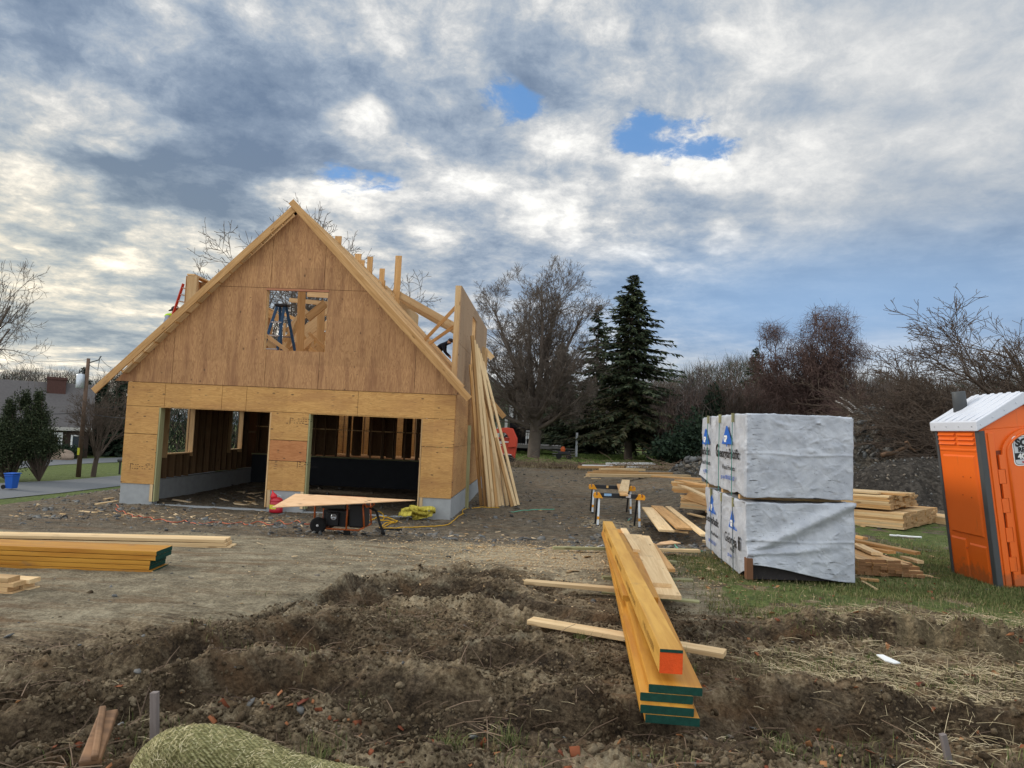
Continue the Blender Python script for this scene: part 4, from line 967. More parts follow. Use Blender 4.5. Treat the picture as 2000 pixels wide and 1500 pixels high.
for xx, zz in ((-.40, .55), (.3, .555), (-.3, .07), (.3, .07)): f.tube([(GX + xx, GY + y0, GZ + zz), (GX + xx, GY + y1, GZ + zz)], .014, 8)
f.build('frame', M['gorange'], ge, smooth=True)
f = MB(); f.bx(GX - .36, GX + .06, GY - .22, GY + .22, GZ + .40, GZ + .53); f.build('fuel_tank', simple('tank_grey', (.06, .065, .06), .45, .4), ge, bevel=.02)
f = MB(); f.bx(GX - .33, GX + .07, GY - .16, GY + .16, GZ + .10, GZ + .37); f.bx(GX - .25, GX - .05, GY - .235, GY - .161, GZ + .12, GZ + .34); f.build('engine', M['black'], ge, bevel=.01)
f = MB(); f.lathe((GX - .12, GY - .24, GZ + .27), [(.028, 0), (.05, .0), (.05, .02), (.04, .022), (.032, .004)], 16, axis=(0, -1, 0)); f.build('muffler_outlet', M['metal'], ge, smooth=True)
f = MB(); f.bx(GX + .12, GX + .38, GY - .2, GY + .2, GZ + .10, GZ + .50); f.build('alternator_housing', M['black'], ge, bevel=.03)
f = MB(); f.tube([(GX + .37, GY - .22, GZ + .5), (GX + .5, GY - .25, GZ + .46), (GX + .55, GY - .22, GZ + .52)], .013, 8); f.build('handle', M['gorange'], ge, smooth=True)
for yy in (-.31, .31):
    wp = (GX - .36, GY + yy - .03, GZ + .13)
    ty = MB().lathe(wp, [(.075, -.005), (.12, -.01), (.135, .01), (.135, .05), (.12, .07), (.075, .065)], 24, axis=(0, 1, 0)).build('wheel', M['rubber'], ge, smooth=True)
    MB().lathe(wp, [(.075, -.0), (.06, -.004), (.022, .012), (.018, -.02)], 20, axis=(0, 1, 0)).build('rim', M['white'], ty, smooth=True)
f = MB(); f.bx(GX + .06, GX + .16, GY - .27, GY - .21, GZ - .01, GZ + .06); f.build('rubber_foot', M['rubber'], ge)
# plywood offcut on the generator
zt = GZ + .578
A = Vector(gz(531, 992, zt - .02)); B = Vector(gz(577, 965.5, zt + .03)); Cc = Vector(gz(811, 978, zt + .01))
nrm = (B - A).cross(Cc - A).normalized(); nrm = nrm if nrm.z > 0 else -nrm
f = MB(); f.prism([A, A + (Cc - A) * .5 + (A - B) * .02, A + (Cc - A) * .86 + (A - B) * .005, Cc, B], nrm * .012)
tag(f.build('plywood_sheet', M['ply_clean'], org=A), 'triangular cut plywood sheet balanced on top of the generator', 'plywood')

# --- cords and straps on the ground
def ground_line(pts, zoff=.012, wig=.0, n=8, seed=1):
    r = random.Random(seed); W = []
    P = [GH(*p)[:2] for p in pts]
    for i in range(len(P) - 1):
        for k in range(n):
            u = k / n; a, b_ = P[max(i - 1, 0)], P[i]; c_, d_ = P[i + 1], P[min(i + 2, len(P) - 1)]
            q = .5 * ((2 * b_) + (-a + c_) * u + (2 * a - 5 * b_ + 4 * c_ - d_) * u * u + (-a + 3 * b_ - 3 * c_ + d_) * u ** 3)
            W.append(q)
    W.append(P[-1]); W = np.array(W); Z = H(W[:, 0], W[:, 1]) + zoff
    return [(w_[0], w_[1], z_) for w_, z_ in zip(W, Z)]
M['cord_orange'] = simple('orange_cord', (.50, .12, .055), .6, .3)
M['cord_yellow'] = simple('yellow_cord', (.62, .34, .02), .6, .3)
M['strap'] = simple('strap_yellow', (.52, .43, .07), .7, .2, var=.25, sc=20)
zig = [(227, 987), (231, 992), (226, 996), (233, 1000), (241, 999), (247, 1004), (256, 1004), (262, 1009), (272, 1007), (281, 1011), (292, 1010), (302, 1014), (315, 1013), (327, 1017), (345, 1019), (360, 1016), (372, 1019), (392, 1021), (415, 1019), (432, 1018), (446, 1022), (470, 1019), (482, 1023), (505, 1019), (530, 1024), (545, 1018), (560, 1024), (580, 1019), (598, 1025), (612, 1022), (622, 1024)]
f = MB(); f.tube(ground_line(zig, .015), .009, 6); tag(f.build('extension_lead', M['cord_orange'], smooth=True), 'orange extension cord zigzagging from the left corner to the generator', 'cord')
yc_ = [(706, 994), (725, 997), (745, 1004), (750, 1014), (742, 1018), (760, 1018), (770, 1022), (755, 1028), (742, 1033), (760, 1032), (800, 1031), (835, 1030), (870, 1028), (885, 1018), (897, 1008), (905, 1004), (903, 1000), (907, 995), (925, 993), (950, 992), (975, 994)]
f = MB(); f.tube(ground_line(yc_, .015), .011, 6); tag(f.build('extension_lead', M['cord_yellow'], smooth=True), 'yellow extension cord running from generator past the right foundation corner', 'cord')
yc2 = [(742, 1032), (752, 1026), (768, 1023), (775, 1019), (745, 1012), (728, 1018), (718, 1021), (705, 1018)]
f = MB(); f.tube(ground_line(yc2, .03), .013, 6); tag(f.build('extension_lead', M['cord_yellow'], smooth=True), 'short looped yellow cord heaped right of the generator', 'cord')
f = MB(); q = Vector((GX + .46, GY - .2, GZ + .45)); e = GH(735, 1035)
f.tube([q, q + Vector((.12, 0, -.05)), q + Vector((.2, -.05, -.25)), q + Vector((.3, -.15, -.40)), (e[0], e[1], e[2] + .02), (e[0] + .5, e[1] + .05, e[2] + .02)], .022, 8); tag(f.build('power_cable', M['rubber'], smooth=True), 'thick black cable drooping from the generator to the ground', 'cable')
f = MB(); r = random.Random(8); c = GH(812, 1015)
for k in range(16):
    a0 = r.uniform(0, 6.28); rad_ = r.uniform(.05, .16); cx, cy = c[0] + r.gauss(0, .14), c[1] + r.gauss(0, .12); w_ = .05; pts = []
    for i in range(9):
        t_ = a0 + i * .55; pts.append(Vector((cx + rad_ * 1.7 * math.cos(t_), cy + rad_ * math.sin(t_), c[2] + .04 + .055 * (1 + math.sin(t_ * 1.3 + k)) + .01 * k)))
    for i in range(8):
        u = Vector((0, math.sin(k + i * .3) * w_, w_ * .9)); f.add([pts[i] - u, pts[i + 1] - u, pts[i + 1] + u, pts[i] + u], [(0, 1, 2, 3)])
so_ = f.build('lifting_strap', M['strap'], org=c, smooth=True); so_.modifiers.new('thick', 'SOLIDIFY').thickness = .004
tag(so_, 'crumpled heap of yellow webbing strap by the right pier', 'strap')
M['greenband'] = simple('green_band', (.10, .45, .30), .5, .3)
for pts, lab in (([(998, 1002), (1030, 998), (1083, 996)], 'long green plastic band on the soil right of the leaning boards'), ([(1318, 1066), (1326, 1074), (1345, 1079), (1372, 1078)], 'green plastic band curling beside the pale board right of the beams'), ([(1226, 1019), (1230, 1015), (1233, 1012)], 'short green band scrap under the near sawhorse')):
    tag(MB().tube(ground_line(pts, .03), .009, 5).build('plastic_band', M['greenband'], smooth=True), lab, 'band')

# --- sawhorses
M['saw_y'] = simple('sawhorse_orange', (.72, .30, .012), .45, .4, var=.05)
M['saw_leg'] = simple('silver_leg', (.66, .70, .73), .4, .5, metal=0, var=.05)
def sawhorse(pl, pr, label, stickers):
    a = GH(*pl); b_ = GH(*pr); ym = (a[1] + b_[1]) / 2; a[1] = b_[1] = ym; z0 = float(Hbase((a[0] + b_[0]) / 2, ym))
    t = empty('sawhorse', (a[0], ym, z0), label, 'sawhorse', 'folding sawhorses'); hgt = .80; xl, xr = a[0], b_[0]
    MB().bx(xl + .03, xr - .03, ym + .08, ym + .14, z0 + hgt - .11, z0 + hgt).build('beam', M['black'], t, bevel=.006)
    for s_, x in ((1, xl), (-1, xr)):
        lg = MB(); lg.bar((x, ym + .07, z0 + hgt - .09), (x - .02 * s_, ym - .02, z0 + .02), .05, .028, (0, -1, .1)); l1 = lg.build('leg', M['saw_leg'], t, bevel=.004)
        MB().box((x - .02 * s_, ym - .02, z0 + .015), (.06, .05, .03)).build('foot', M['black'], l1)
        MB().bar((x - .016 * s_, ym - .007, z0 + .16), (x - .012 * s_, ym + .003, z0 + .23), .054, .034, (0, -1, .1)).build('leg_clamp', M['saw_y'], l1)
        lg = MB(); lg.bar((x - .03, ym + .15, z0 + hgt - .09), (x - .05, ym + .42, z0 + .0), .045, .028, (0, 1, .1)); lg.build('leg', M['black'], t, bevel=.004)
        # U shaped bracket, open upward, outside the leg
        o_ = x - .115 * s_; k = MB()
        prof = [(-.13, .0), (.09, .0), (.0, .13), (-.045, .13), (-.045, .055), (-.085, .055), (-.085, .13), (-.13, .11), (-.145, .06)]
        k.prism([(x + s_ * (u + .0), ym + .0, z0 + hgt - .125 + v) for u, v in prof], (0, .20, 0)); k.build('bracket', M['saw_y'], t)
    if stickers:
        w_ = xr - xl
        MB().bx(xl + .12, xl + .30, ym + .074, ym + .078, z0 + hgt - .07, z0 + hgt - .01).build('sticker', simple('blue_sticker', (.25, .42, .62), .5, .3, var=.5, sc=40), t)
        MB().bx(xr - .32, xr - .2, ym + .074, ym + .078, z0 + hgt - .09, z0 + hgt - .01).build('sticker', simple('white_sticker', (.65, .62, .62), .5, .3, var=.5, sc=50), t)
    else: MB().bx(xl + .36, xl + .42, ym + .074, ym + .078, z0 + hgt - .08, z0 + hgt - .01).build('sticker', simple('orange_white_sticker', (.75, .45, .15), .5, .3, var=.5, sc=60), t)
    return xl, xr, ym, z0 + hgt
n1 = sawhorse((1170, 1029), (1245, 1029), 'nearer black and orange sawhorse with silver legs and stickers', True)
n2 = sawhorse((1159, 1003), (1229, 1003), 'farther black and orange sawhorse partly behind the board', False)
zt = max(n1[3], n2[3]) + .02
lumber('board', gz(1217.5, 961, zt + .02) - np.array([0, .0, 0]), gz(1222.5, 938, zt + .02), .24, .038, M['spf'], None, 'thick pale board laid across both sawhorses', 'board', segs=2)
lumber('board', (gz(1217, 966, zt - .02)[0], n1[2] - .35, zt - .018), (gz(1217, 966, zt - .02)[0] + .30, n2[2] + .3, zt - .018), .20, .036, M['spf2'], None, 'orange toned board under the pale one on the sawhorses', 'board')
# ------------------------------------------------------------------ WRAPPED STACKS
def wrap_mat():
    m, t, b = new_mat('white_wrap', .42, .4)
    p = t.n('ShaderNodeTexCoord').outputs['Object']
    wv = t.vm('ADD', p, t.vm('SCALE', t.n('ShaderNodeTexNoise', Vector=p, Scale=2.2, Detail=3.0).outputs[1], .35))
    cr_ = t.n('ShaderNodeTexVoronoi', {'feature': 'DISTANCE_TO_EDGE'}, Vector=t.n('ShaderNodeMapping', Vector=wv, Rotation=(.3, .5, .4), Scale=(1, 1, 1.6)).outputs[0], Scale=2.4).outputs['Distance']
    cr2 = t.n('ShaderNodeTexVoronoi', {'feature': 'DISTANCE_TO_EDGE'}, Vector=t.n('ShaderNodeMapping', Vector=wv, Rotation=(1.3, .2, .9), Scale=(1.5, 1, 1)).outputs[0], Scale=11.0).outputs['Distance']
    n = t.noise(p, 5, 6, .6)
    h = t.m('ADD', t.m('ADD', t.m('MULTIPLY', t.mr(cr_, 0, .07), .22), t.m('MULTIPLY', t.mr(cr2, 0, .05), .10)), t.m('MULTIPLY', n, .6))
    c = t.mix(t.mr(n, .35, .7), (.35, .37, .41, 1), (.47, .49, .525, 1))
    # scuffs: thin dark scrapes and dots, denser low down
    sepp = t.n('ShaderNodeSeparateXYZ', i0=p)
    sc = t.noise(t.n('ShaderNodeMapping', Vector=p, Scale=(4, 4, 26)).outputs[0], 1.5, 6, .7)
    lo = t.m('ADD', t.m('MULTIPLY', t.noise(p, 1.8, 3, .5), .8), t.m('MULTIPLY', t.mr(sepp.outputs[2], .35, .05), .16))
    c = t.mix(t.m('MULTIPLY', t.m('MULTIPLY', t.mr(sc, .60, .66), t.mr(lo, .42, .56)), .9), c, (.03, .03, .03, 1))
    dsh = t.noise(t.n('ShaderNodeMapping', Vector=p, Scale=(5, 5, 46)).outputs[0], 1.0, 4, .6)
    edge = t.m('MULTIPLY', t.mr(sepp.outputs[0], .26, .10), t.mr(sepp.outputs[0], .02, .05))
    c = t.mix(t.m('MULTIPLY', t.m('MULTIPLY', t.mr(dsh, .58, .64), edge), .9), c, (.05, .05, .05, 1))
    st_ = t.noise(t.n('ShaderNodeMapping', Vector=p, Scale=(2, 2, 5)).outputs[0], 1.6, 7, .7)
    c = t.mix(t.m('MULTIPLY', t.mr(st_, .56, .72), .45), c, (.22, .20, .17, 1))
    dots = t.n('ShaderNodeTexVoronoi', Vector=p, Scale=16.0).outputs['Distance']
    c = t.mix(t.m('MULTIPLY', t.mr(dots, .12, .07), .5), c, (.08, .08, .08, 1))
    setc(t, b, c); bump(t, b, h, .55, .012); return m
M['wrap'] = wrap_mat()
M['logo_blue'] = simple('printed_blue', (.012, .10, .42), .5, .3, var=.1)
M['print_black'] = simple('printed_black', (.012, .012, .014), .5, .3, var=.1)
M['print_violet'] = simple('printed_violet', (.10, .16, .42), .5, .3, var=.3, sc=60)
M['strap_green'] = simple('strapping_green', (.08, .26, .22), .45, .3)
M['strap_grey'] = simple('strapping_grey', (.09, .12, .13), .45, .3)
def rigid(o, org, yaw, lean):
    """turn a thing built upright about its origin"""
    o.rotation_euler = Euler((0, lean, yaw), 'XYZ'); return o
def wrapped(org, W, D, Hh, yaw, lean, label, lower, seed):
    t = empty('wrapped_stack', org, label, 'lumber pack')
    o0 = Vector(org); nx, ny, nz = 110, 110, 84
    bm = bmesh.new(); V = {}
    def vert(i, j, k):
        if (i, j, k) not in V: V[(i, j, k)] = bm.verts.new((i / nx * W, j / ny * D, k / nz * Hh))
        return V[(i, j, k)]
    for i in range(nx):
        for k in range(nz):
            bm.faces.new((vert(i, 0, k), vert(i + 1, 0, k), vert(i + 1, 0, k + 1), vert(i, 0, k + 1))); bm.faces.new((vert(i, ny, k), vert(i, ny, k + 1), vert(i + 1, ny, k + 1), vert(i + 1, ny, k)))
    for j in range(ny):
        for k in range(nz):
            bm.faces.new((vert(0, j, k), vert(0, j, k + 1), vert(0, j + 1, k + 1), vert(0, j + 1, k))); bm.faces.new((vert(nx, j, k), vert(nx, j + 1, k), vert(nx, j + 1, k + 1), vert(nx, j, k + 1)))
    for i in range(nx):
        for j in range(ny): bm.faces.new((vert(i, j, nz), vert(i + 1, j, nz), vert(i + 1, j + 1, nz), vert(i, j + 1, nz)))
    P = np.array([v.co[:] for v in bm.verts]); N = np.array([(-1 if v.co.x < 1e-6 else (1 if v.co.x > W - 1e-6 else 0), -1 if v.co.y < 1e-6 else (1 if v.co.y > D - 1e-6 else 0), 1 if v.co.z > Hh - 1e-6 else 0) for v in bm.verts], float)
    N /= np.maximum(np.linalg.norm(N, axis=1, keepdims=True), 1e-6)
    x, y, z = P.T; s_ = seed
    wr = fbm(x * 2.2 + s_ + z * .8, y * 2.2 + z * 1.3, z * 1.5, o=4, seed=s_, ridge=True)
    fi = fbm(x * 7 + z * 3, y * 7 + s_, z * 6, o=3, seed=s_ + 5, ridge=True)
    amp = .010 * (wr - .5) + .004 * (fi - .5) + .012 * S(.84, .99, wr) + .006 * S(.86, 1, fi)
    left = (x < 1e-6); front = (y < 1e-6)
    dg1 = fbm((x * .8 + z * 1.1) * 2.2 + s_, (x * .7 - z) * 5.5, o=4, seed=s_ + 20, ridge=True, g=.55); dg2 = fbm((x - z * 1.3) * 1.6 + s_, (x * 1.1 + z * .8) * 6.5, o=4, seed=s_ + 27, ridge=True, g=.55)
    amp = amp + front * (.010 * (dg1 - .6) + .008 * (dg2 - .6) + .016 * S(.86, .99, dg1) + .013 * S(.88, .99, dg2)) + front * .010 * np.exp(-((z - (.50 if not lower else .44) - .01 * np.sin(x * 7)) / .012) ** 2)
    # vertical gathers on the side printed with letters
    amp = amp + left * (.022 if lower else .010) * (np.sin(y * 9 + 1.6 * fbm(y * 2, z * 2, o=2, seed=3) * 6) * (.3 + z / Hh))
    amp = amp + .025 * (1 - np.minimum(np.minimum(np.abs(x), np.abs(W - x)) + np.minimum(np.abs(y), np.abs(D - y)), .2) / .2) * (np.where(np.abs(N).max(1) < .99, -1, 0))
    if lower:
        # the big diagonal fold from the lower left up to the right
        dl = (z - (.28 + .62 * x / W)) / .07; amp = amp + (y < 1e-6) * (.055 * np.exp(-dl ** 2) - .02 * np.exp(-((dl + 2) / 1.3) ** 2)) * S(-.1, .3, x / W)
        dl2 = (z - (.20 + .25 * x / W)) / .05; amp = amp + (y < 1e-6) * .03 * np.exp(-dl2 ** 2) * S(1, .5, x / W)
    P2 = P + N * amp[:, None]
    P2[:, 2] += -.035 * S(Hh * .8, Hh, z) * fbm(x * 2, y * 2, o=3, seed=s_ + 9)
    if lower:
        k = S(.0, .10, x) * S(W * .98, .0, x) ** .8 * (y < .05); lift = (.18 * S(W, 0, x) * (S(-.02, .02, x) ) + .0) * (y < .35) * S(.35, .0, y)
        fr = np.clip(1 - z / (Hh * .45), 0, 1); P2[:, 2] += lift * fr; P2[:, 1] -= .07 * fr * (y < .02) * (1 - x / W)
    else:
        hem = .05 * (fbm(x * 3 + 1, y * 3, o=3, seed=s_ + 2) - .35); fr = np.clip(1 - z / (Hh * .3), 0, 1); P2[:, 2] += hem * fr
        P2[:, 2] += .10 * fr * left * S(D * .72, D * .98, y); P2[:, 0] -= .05 * fr * left * S(D * .7, D, y)
    for v, q in zip(bm.verts, P2): v.co = q
    me = bpy.data.meshes.new('wrap'); bmesh.ops.recalc_face_normals(bm, faces=bm.faces); bm.to_mesh(me); bm.free(); me.materials.append(M['wrap'])
    me.polygons.foreach_set('use_smooth', [True] * len(me.polygons)); o = link('wrap', me, t); sm = o.modifiers.new('thick', 'SOLIDIFY'); sm.thickness = .003
    c = MB(); c.bx(o0.x + .04, o0.x + W - .04, o0.y + .05, o0.y + D - .05, o0.z + .0, o0.z + Hh - .06); c.build('sheet_pack', simple('dark_sheet_edges', (.045, .04, .04), .9, .1, var=.4, sc=30), t)
    for y_ in (.35, D / 2, D - .35):
        c = MB(); c.bx(o0.x + .02, o0.x + W - .02, o0.y + y_ - .045, o0.y + y_ + .045, o0.z - .05, o0.z - .001); c.build('bearer', M['frame'], t)
    fs = ((.52, .0), (1.25, .012), (1.95, .0))
    for y_, q in fs:
        c = MB(); d_ = .032
        c.tube([(o0.x - d_, o0.y + D - y_ + q, o0.z - .03), (o0.x - d_ - .004, o0.y + D - y_, o0.z + Hh * .5), (o0.x - d_, o0.y + D - y_, o0.z + Hh - .02)], .006, 4)
        c.build('strap', M['strap_grey'] if lower else M['strap_green'], t)
        c = MB(); c.bx(o0.x - .04, o0.x - .012, o0.y + D - y_ - .022, o0.y + D - y_ + .022, o0.z + Hh - .11, o0.z + Hh - .0); c.build('corner_guard', M['treated'], t)
    def logo(s0, wd, z0, hh):
        y0 = o0.y + D - s0; xx = o0.x - .024
        c = MB(); c.prism([(xx, y0, z0), (xx, y0 - wd, z0), (xx, y0 - wd * .52, z0 + hh), (xx, y0 - wd * .42, z0 + hh)], (.004, 0, 0))
        c.prism([(xx, y0 - wd * .42, z0 - .001), (xx, y0 - wd * .54, z0 - .001), (xx, y0 - wd * .5, z0 - hh * .16)], (.004, 0, 0)); lg = c.build('logo', M['logo_blue'], t)
        put_text('logo_letters', 'GP', hh * .48, (xx - .003, y0 - wd * .22, z0 + hh * .13), (0, -1, 0), (0, 0, 1), M['white'], t, bold=.006, squash=wd * .0 + 1.25)
    L = lambda s0, z0, txt, sz, mt, sq=1.0, bold=0., tilt=0.: put_text('lettering', txt, sz, (o0.x - .026, o0.y + D - s0, z0), (0, -1, tilt), (0, tilt, 1), mt, t, bold=bold, squash=sq)
    zz = o0.z
    if not lower:
        logo(.10, .50, zz + .57, .22); logo(1.36, .56, zz + .59, .23)
        L(.02, zz + .42, 'rgiaPacific', .15, M['print_black'], 1.0, .002); L(1.02, zz + .42, 'G', .23, M['print_black'], 1.1, .006); L(1.26, zz + .42, 'eorgiaPacific', .165, M['print_black'], 1.22, .003)
        L(.05, zz + .28, 'Wood Products', .085, M['print_black'], 1.15); L(1.4, zz + .27, 'Wood Products', .085, M['print_black'], 1.2)
        L(.05, zz + .16, 'c.com | 800', .075, M['print_violet'], 1.2); L(1.35, zz + .15, 'gp.com 800-BUILD-GP', .075, M['print_violet'], 1.0)
    else:
        logo(.30, .50, zz + .55, .25); logo(1.66, .46, zz + .50, .21)
        L(.12, zz + .40, 'GeorgiaPacific', .15, M['print_black'], 1.05, .002, 0); L(1.42, zz + .30, 'Georgia', .17, M['print_black'], 1.25, .002); L(2.18, zz + .30, 'fi', .22, M['print_black'], 1.1, .006)
        L(.5, zz + .25, 'Wood Products', .07, M['print_black'], 1.1); L(.3, zz + .12, '800-BUILD-GP', .07, M['print_violet'], 1.2); L(1.6, zz + .14, 'gp.com', .07, M['print_violet'], 1.2); L(1.75, zz + .22, 'Wood', .07, M['print_black'], 1.2)
        c = MB(); c.bar((o0.x + .03, o0.y - .03, o0.z + .02), (o0.x + .03, o0.y - .03, o0.z + .25), .12, .07, (1, 0, 0)); c.build('corner_board', simple('rusty_board', (.16, .08, .045), .9, .1), t)
    rigid(t, org, yaw, lean); return t
WY = 8.42
lx = at(1451, 900, WY)[0]
wrapped((lx + .065, WY + .02, .685), 1.215, 2.44, .885, -.045, -.03, 'lower white plastic wrapped pack with a diagonal fold and lifted corner', True, 4)
wrapped((lx + .035, WY, 1.625), 1.215, 2.46, .975, -.018, -.012, 'upper white plastic wrapped pack with blue triangles and green straps', False, 8)

# ------------------------------------------------------------------ PORTABLE TOILET
M['toilet'] = simple('orange_plastic', (.76, .130, .009), .42, .4, var=.07, sc=1.5, bmp=.04)
def soiled(m):
    nt = m.node_tree; t = NT(nt); b = [n for n in nt.nodes if n.type == 'BSDF_PRINCIPLED'][0]; src = b.inputs['Base Color'].links[0].from_socket
    p = t.n('ShaderNodeTexCoord').outputs['Object']; z = t.n('ShaderNodeSeparateXYZ', i0=p).outputs[2]
    n = t.noise(p, 7, 8, .7); f_ = t.mr(t.m('ADD', t.m('MULTIPLY', t.mr(z, .55, .0), .34), t.m('MULTIPLY', n, .62)), .46, .62)
    n2 = t.mr(t.noise(t.n('ShaderNodeMapping', Vector=p, Scale=(9, 9, 1.2)).outputs[0], 1.5, 6, .7), .60, .74)
    setc(t, b, t.mix(t.m('MULTIPLY', n2, .30), t.mix(t.m('MULTIPLY', f_, .5), src, (.12, .075, .04, 1)), (.20, .08, .03, 1)))
soiled(M['toilet'])
M['strip'] = simple('grey_corner_strip', (.062, .066, .068), .55, .3)
M['roof_white'] = simple('white_roof_plastic', (.56, .58, .63), .4, .4, var=.05)
M['rivet'] = simple('rivet_orange', (.4, .07, .01), .5)
def toilet():
    o0 = Vector(gz(1950, 1158, .60)); o0.z = .60
    t = empty('portable_toilet', o0, 'bright orange portable toilet with white roof leaning to the left', 'toilet')
    X, Y_, Z = o0; W, D, Hh = 1.14, .92, 1.93
    f = MB(); f.bx(X - .01, X + W + .02, Y_ - .03, Y_ + D + .02, Z - .10, Z); f.build('skid_base', M['black'], t, bevel=.01)
    f = MB(); f.bx(X + .015, X + W - .015, Y_ + .02, Y_ + D - .02, Z, Z + Hh); f.prism([(X + .03, Y_ + .02, Z + Hh), (X + W / 2, Y_ + .02, Z + Hh + .30), (X + W - .03, Y_ + .02, Z + Hh)], (0, D - .04, 0)); f.build('wall', M['toilet'], t, bevel=.006)
    for x in (X, X + W - .075):
        f = MB(); f.bx(x, x + .075, Y_, Y_ + .085, Z + .0, Z + Hh - .01); f.build('corner_strip', M['strip'], t, bevel=.01)
        f = MB(); f.bx(x, x + .05, Y_ + D - .05, Y_ + D, Z + .0, Z + Hh - .01); f.build('corner_strip', M['strip'], t, bevel=.01)
    def raised(y0, y1, z0, z1, d, ch=.02):
        a = X + .015; b_ = a - d; mb.add([(a, y0, z0), (a, y1, z0), (a, y1, z1), (a, y0, z1), (b_, y0 + ch, z0 + ch), (b_, y1 - ch, z0 + ch), (b_, y1 - ch, z1 - ch), (b_, y0 + ch, z1 - ch)],
                                         [(4, 5, 6, 7), (0, 1, 5, 4), (1, 2, 6, 5), (2, 3, 7, 6), (3, 0, 4, 7)])
    mb = MB(); raised(Y_ + .14, Y_ + D - .12, Z + .62, Z + 1.62, .018); raised(Y_ + .12, Y_ + .46, Z + .05, Z + .52, .014); raised(Y_ + .52, Y_ + D - .08, Z + .05, Z + .56, .014)
    raised(Y_ + .10, Y_ + D - .06, Z + 1.66, Z + 1.70, .01, .012); mb.build('side_panel', M['toilet'], t)
    for y0, y1 in ((Y_ + .11, Y_ + .45), (Y_ + .49, Y_ + D - .07)):
        mb = MB()
        for k in range(3):
            z = Z + 1.74 + k * .058; mb.add([(X + .016, y0, z), (X + .016, y1, z), (X - .014, y0 + .01, z + .012), (X - .014, y1 - .01, z + .012), (X + .016, y0, z + .05), (X + .016, y1, z + .05)], [(0, 1, 3, 2), (2, 3, 5, 4), (0, 2, 4), (1, 5, 3)])
        mb.build('vent_louvre', M['toilet'], t)
    for y, z in ((.25, 1.35), (.28, 1.1), (.4, 1.35), (.45, 1.12), (.5, .45), (.1, .03), (.3, .03), (.55, .03), (.8, .03), (.86, .03)): MB().lathe((X + .006, Y_ + y, Z + z + .0), [(.008, 0), (.006, .018)], 8, axis=(-1, 0, 0)).build('rivet', M['rivet'], t)
    # front: frame pilaster, interlocking hinge, door with arch and sign
    yf = Y_ + .02
    mb = MB(); mb.bx(X + .10, X + .17, yf - .028, yf, Z + .02, Z + Hh - .04); mb.bx(X + .075, X + .102, yf - .014, yf, Z, Z + Hh); mb.build('door_frame', M['toilet'], t, bevel=.008)
    poly = []; z = Z + .10; k = 0; xi, xo = X + .20, X + .255
    zt = Z + 1.62; pts = [(X + 1.02, Z + .06), (X + 1.02, Z + 1.60)]
    n = 12
    for i in range(n + 1):
        a = math.pi * i / n; pts.append((X + .63 + .39 * math.cos(a), Z + 1.62 + .30 * math.sin(a)))
    nt = 9; stp = (zt - Z - .06) / nt
    side = []
    for i in range(nt):
        xx = xi if i % 2 == 0 else xo; side += [(xx, zt - i * stp), (xx, zt - (i + 1) * stp)]
    pts += side
    mb = MB(); q = [Vector((p[0], yf - .034, p[1])) for p in pts]
    mb.prism(q, (0, .03, 0)); mb.build('door', M['toilet'], t)
    for i in range(nt):
        if i % 2 == 1: MB().bx(X + .172, xo - .006, yf - .032, yf, zt - (i + 1) * stp + .003, zt - i * stp - .003).build('hinge', M['toilet'], t)
    mb = MB(); mb.bx(X + .19, X + .26, yf - .004, yf - .001, Z + .06, zt + .05); mb.build('hinge_shadow_gap', simple('dark_orange', (.16, .03, .006), .6), t)
    mb = MB(); tp = []
    for i in range(n + 1):
        a = math.pi * (1 - i / n); tp.append((X + .64 + .335 * math.cos(a), yf - .036, Z + 1.62 + .25 * math.sin(a)))
    mb.tube([(X + .305, yf - .036, Z + .2)] + tp + [(X + .975, yf - .036, Z + .2)], .017, 8); mb.build('door_rib', M['toilet'], t, smooth=True)
    # sign
    sx, sz = X + .37, Z + 1.47; w_, h_ = .46, .36
    def rr_(x0, x1, z0, z1, r_): 
        out = []
        for cx, cz, a0 in ((x1 - r_, z1 - r_, 0), (x0 + r_, z1 - r_, 90), (x0 + r_, z0 + r_, 180), (x1 - r_, z0 + r_, 270)):
            for i in range(5): a = rad(a0 + 22.5 * i); out.append((cx + r_ * math.cos(a), cz + r_ * math.sin(a)))
        return out
    ys = yf - .0375
    mb = MB(); mb.prism([(x, ys, z) for x, z in rr_(sx, sx + w_, sz, sz + h_, .05)], (0, .003, 0)); sg = mb.build('sign', M['white'], t)
    mb = MB(); mb.prism([(x, ys - .001, z) for x, z in rr_(sx + .012, sx + w_ - .012, sz + .012, sz + h_ - .012, .042)], (0, .001, 0)); mb.build('sign_border', M['print_black'], t)
    mb = MB(); mb.prism([(x, ys - .002, z) for x, z in rr_(sx + .017, sx + w_ - .017, sz + .017, sz + h_ - .017, .038)], (0, .001, 0)); mb.build('sign_face', simple('sign_grey', (.50, .52, .54), .5), t)
    mb = MB(); mb.bx(sx + .017, sx + w_ - .017, ys - .0035, ys - .0022, sz + .075, sz + .155); mb.build('sign_band', M['print_black'], t)
    for txt, size, dx_, dz_, mt, bd in (('SO', .125, .035, .235, M['print_black'], .007), ('RE', .075, .06, .168, M['print_black'], .004), ('40', .085, .05, .085, M['white'], .004), ('w', .05, .09, .03, M['red'], .002)):
        put_text('sign_lettering', txt, size, (sx + dx_, ys - .0046, sz + dz_), (1, 0, 0), (0, 0, 1), mt, t, bold=bd)
    # roof
    zr = Z + Hh - .03; e = .035; rise = .31
    prof = [(X - e, zr + .02), (X - e, zr + .14), (X + .16, zr + .235), (X + W / 2, zr + .14 + rise), (X + W + e, zr + .14), (X + W + e, zr + .02), (X + W / 2, zr + .02 + rise - .03)]
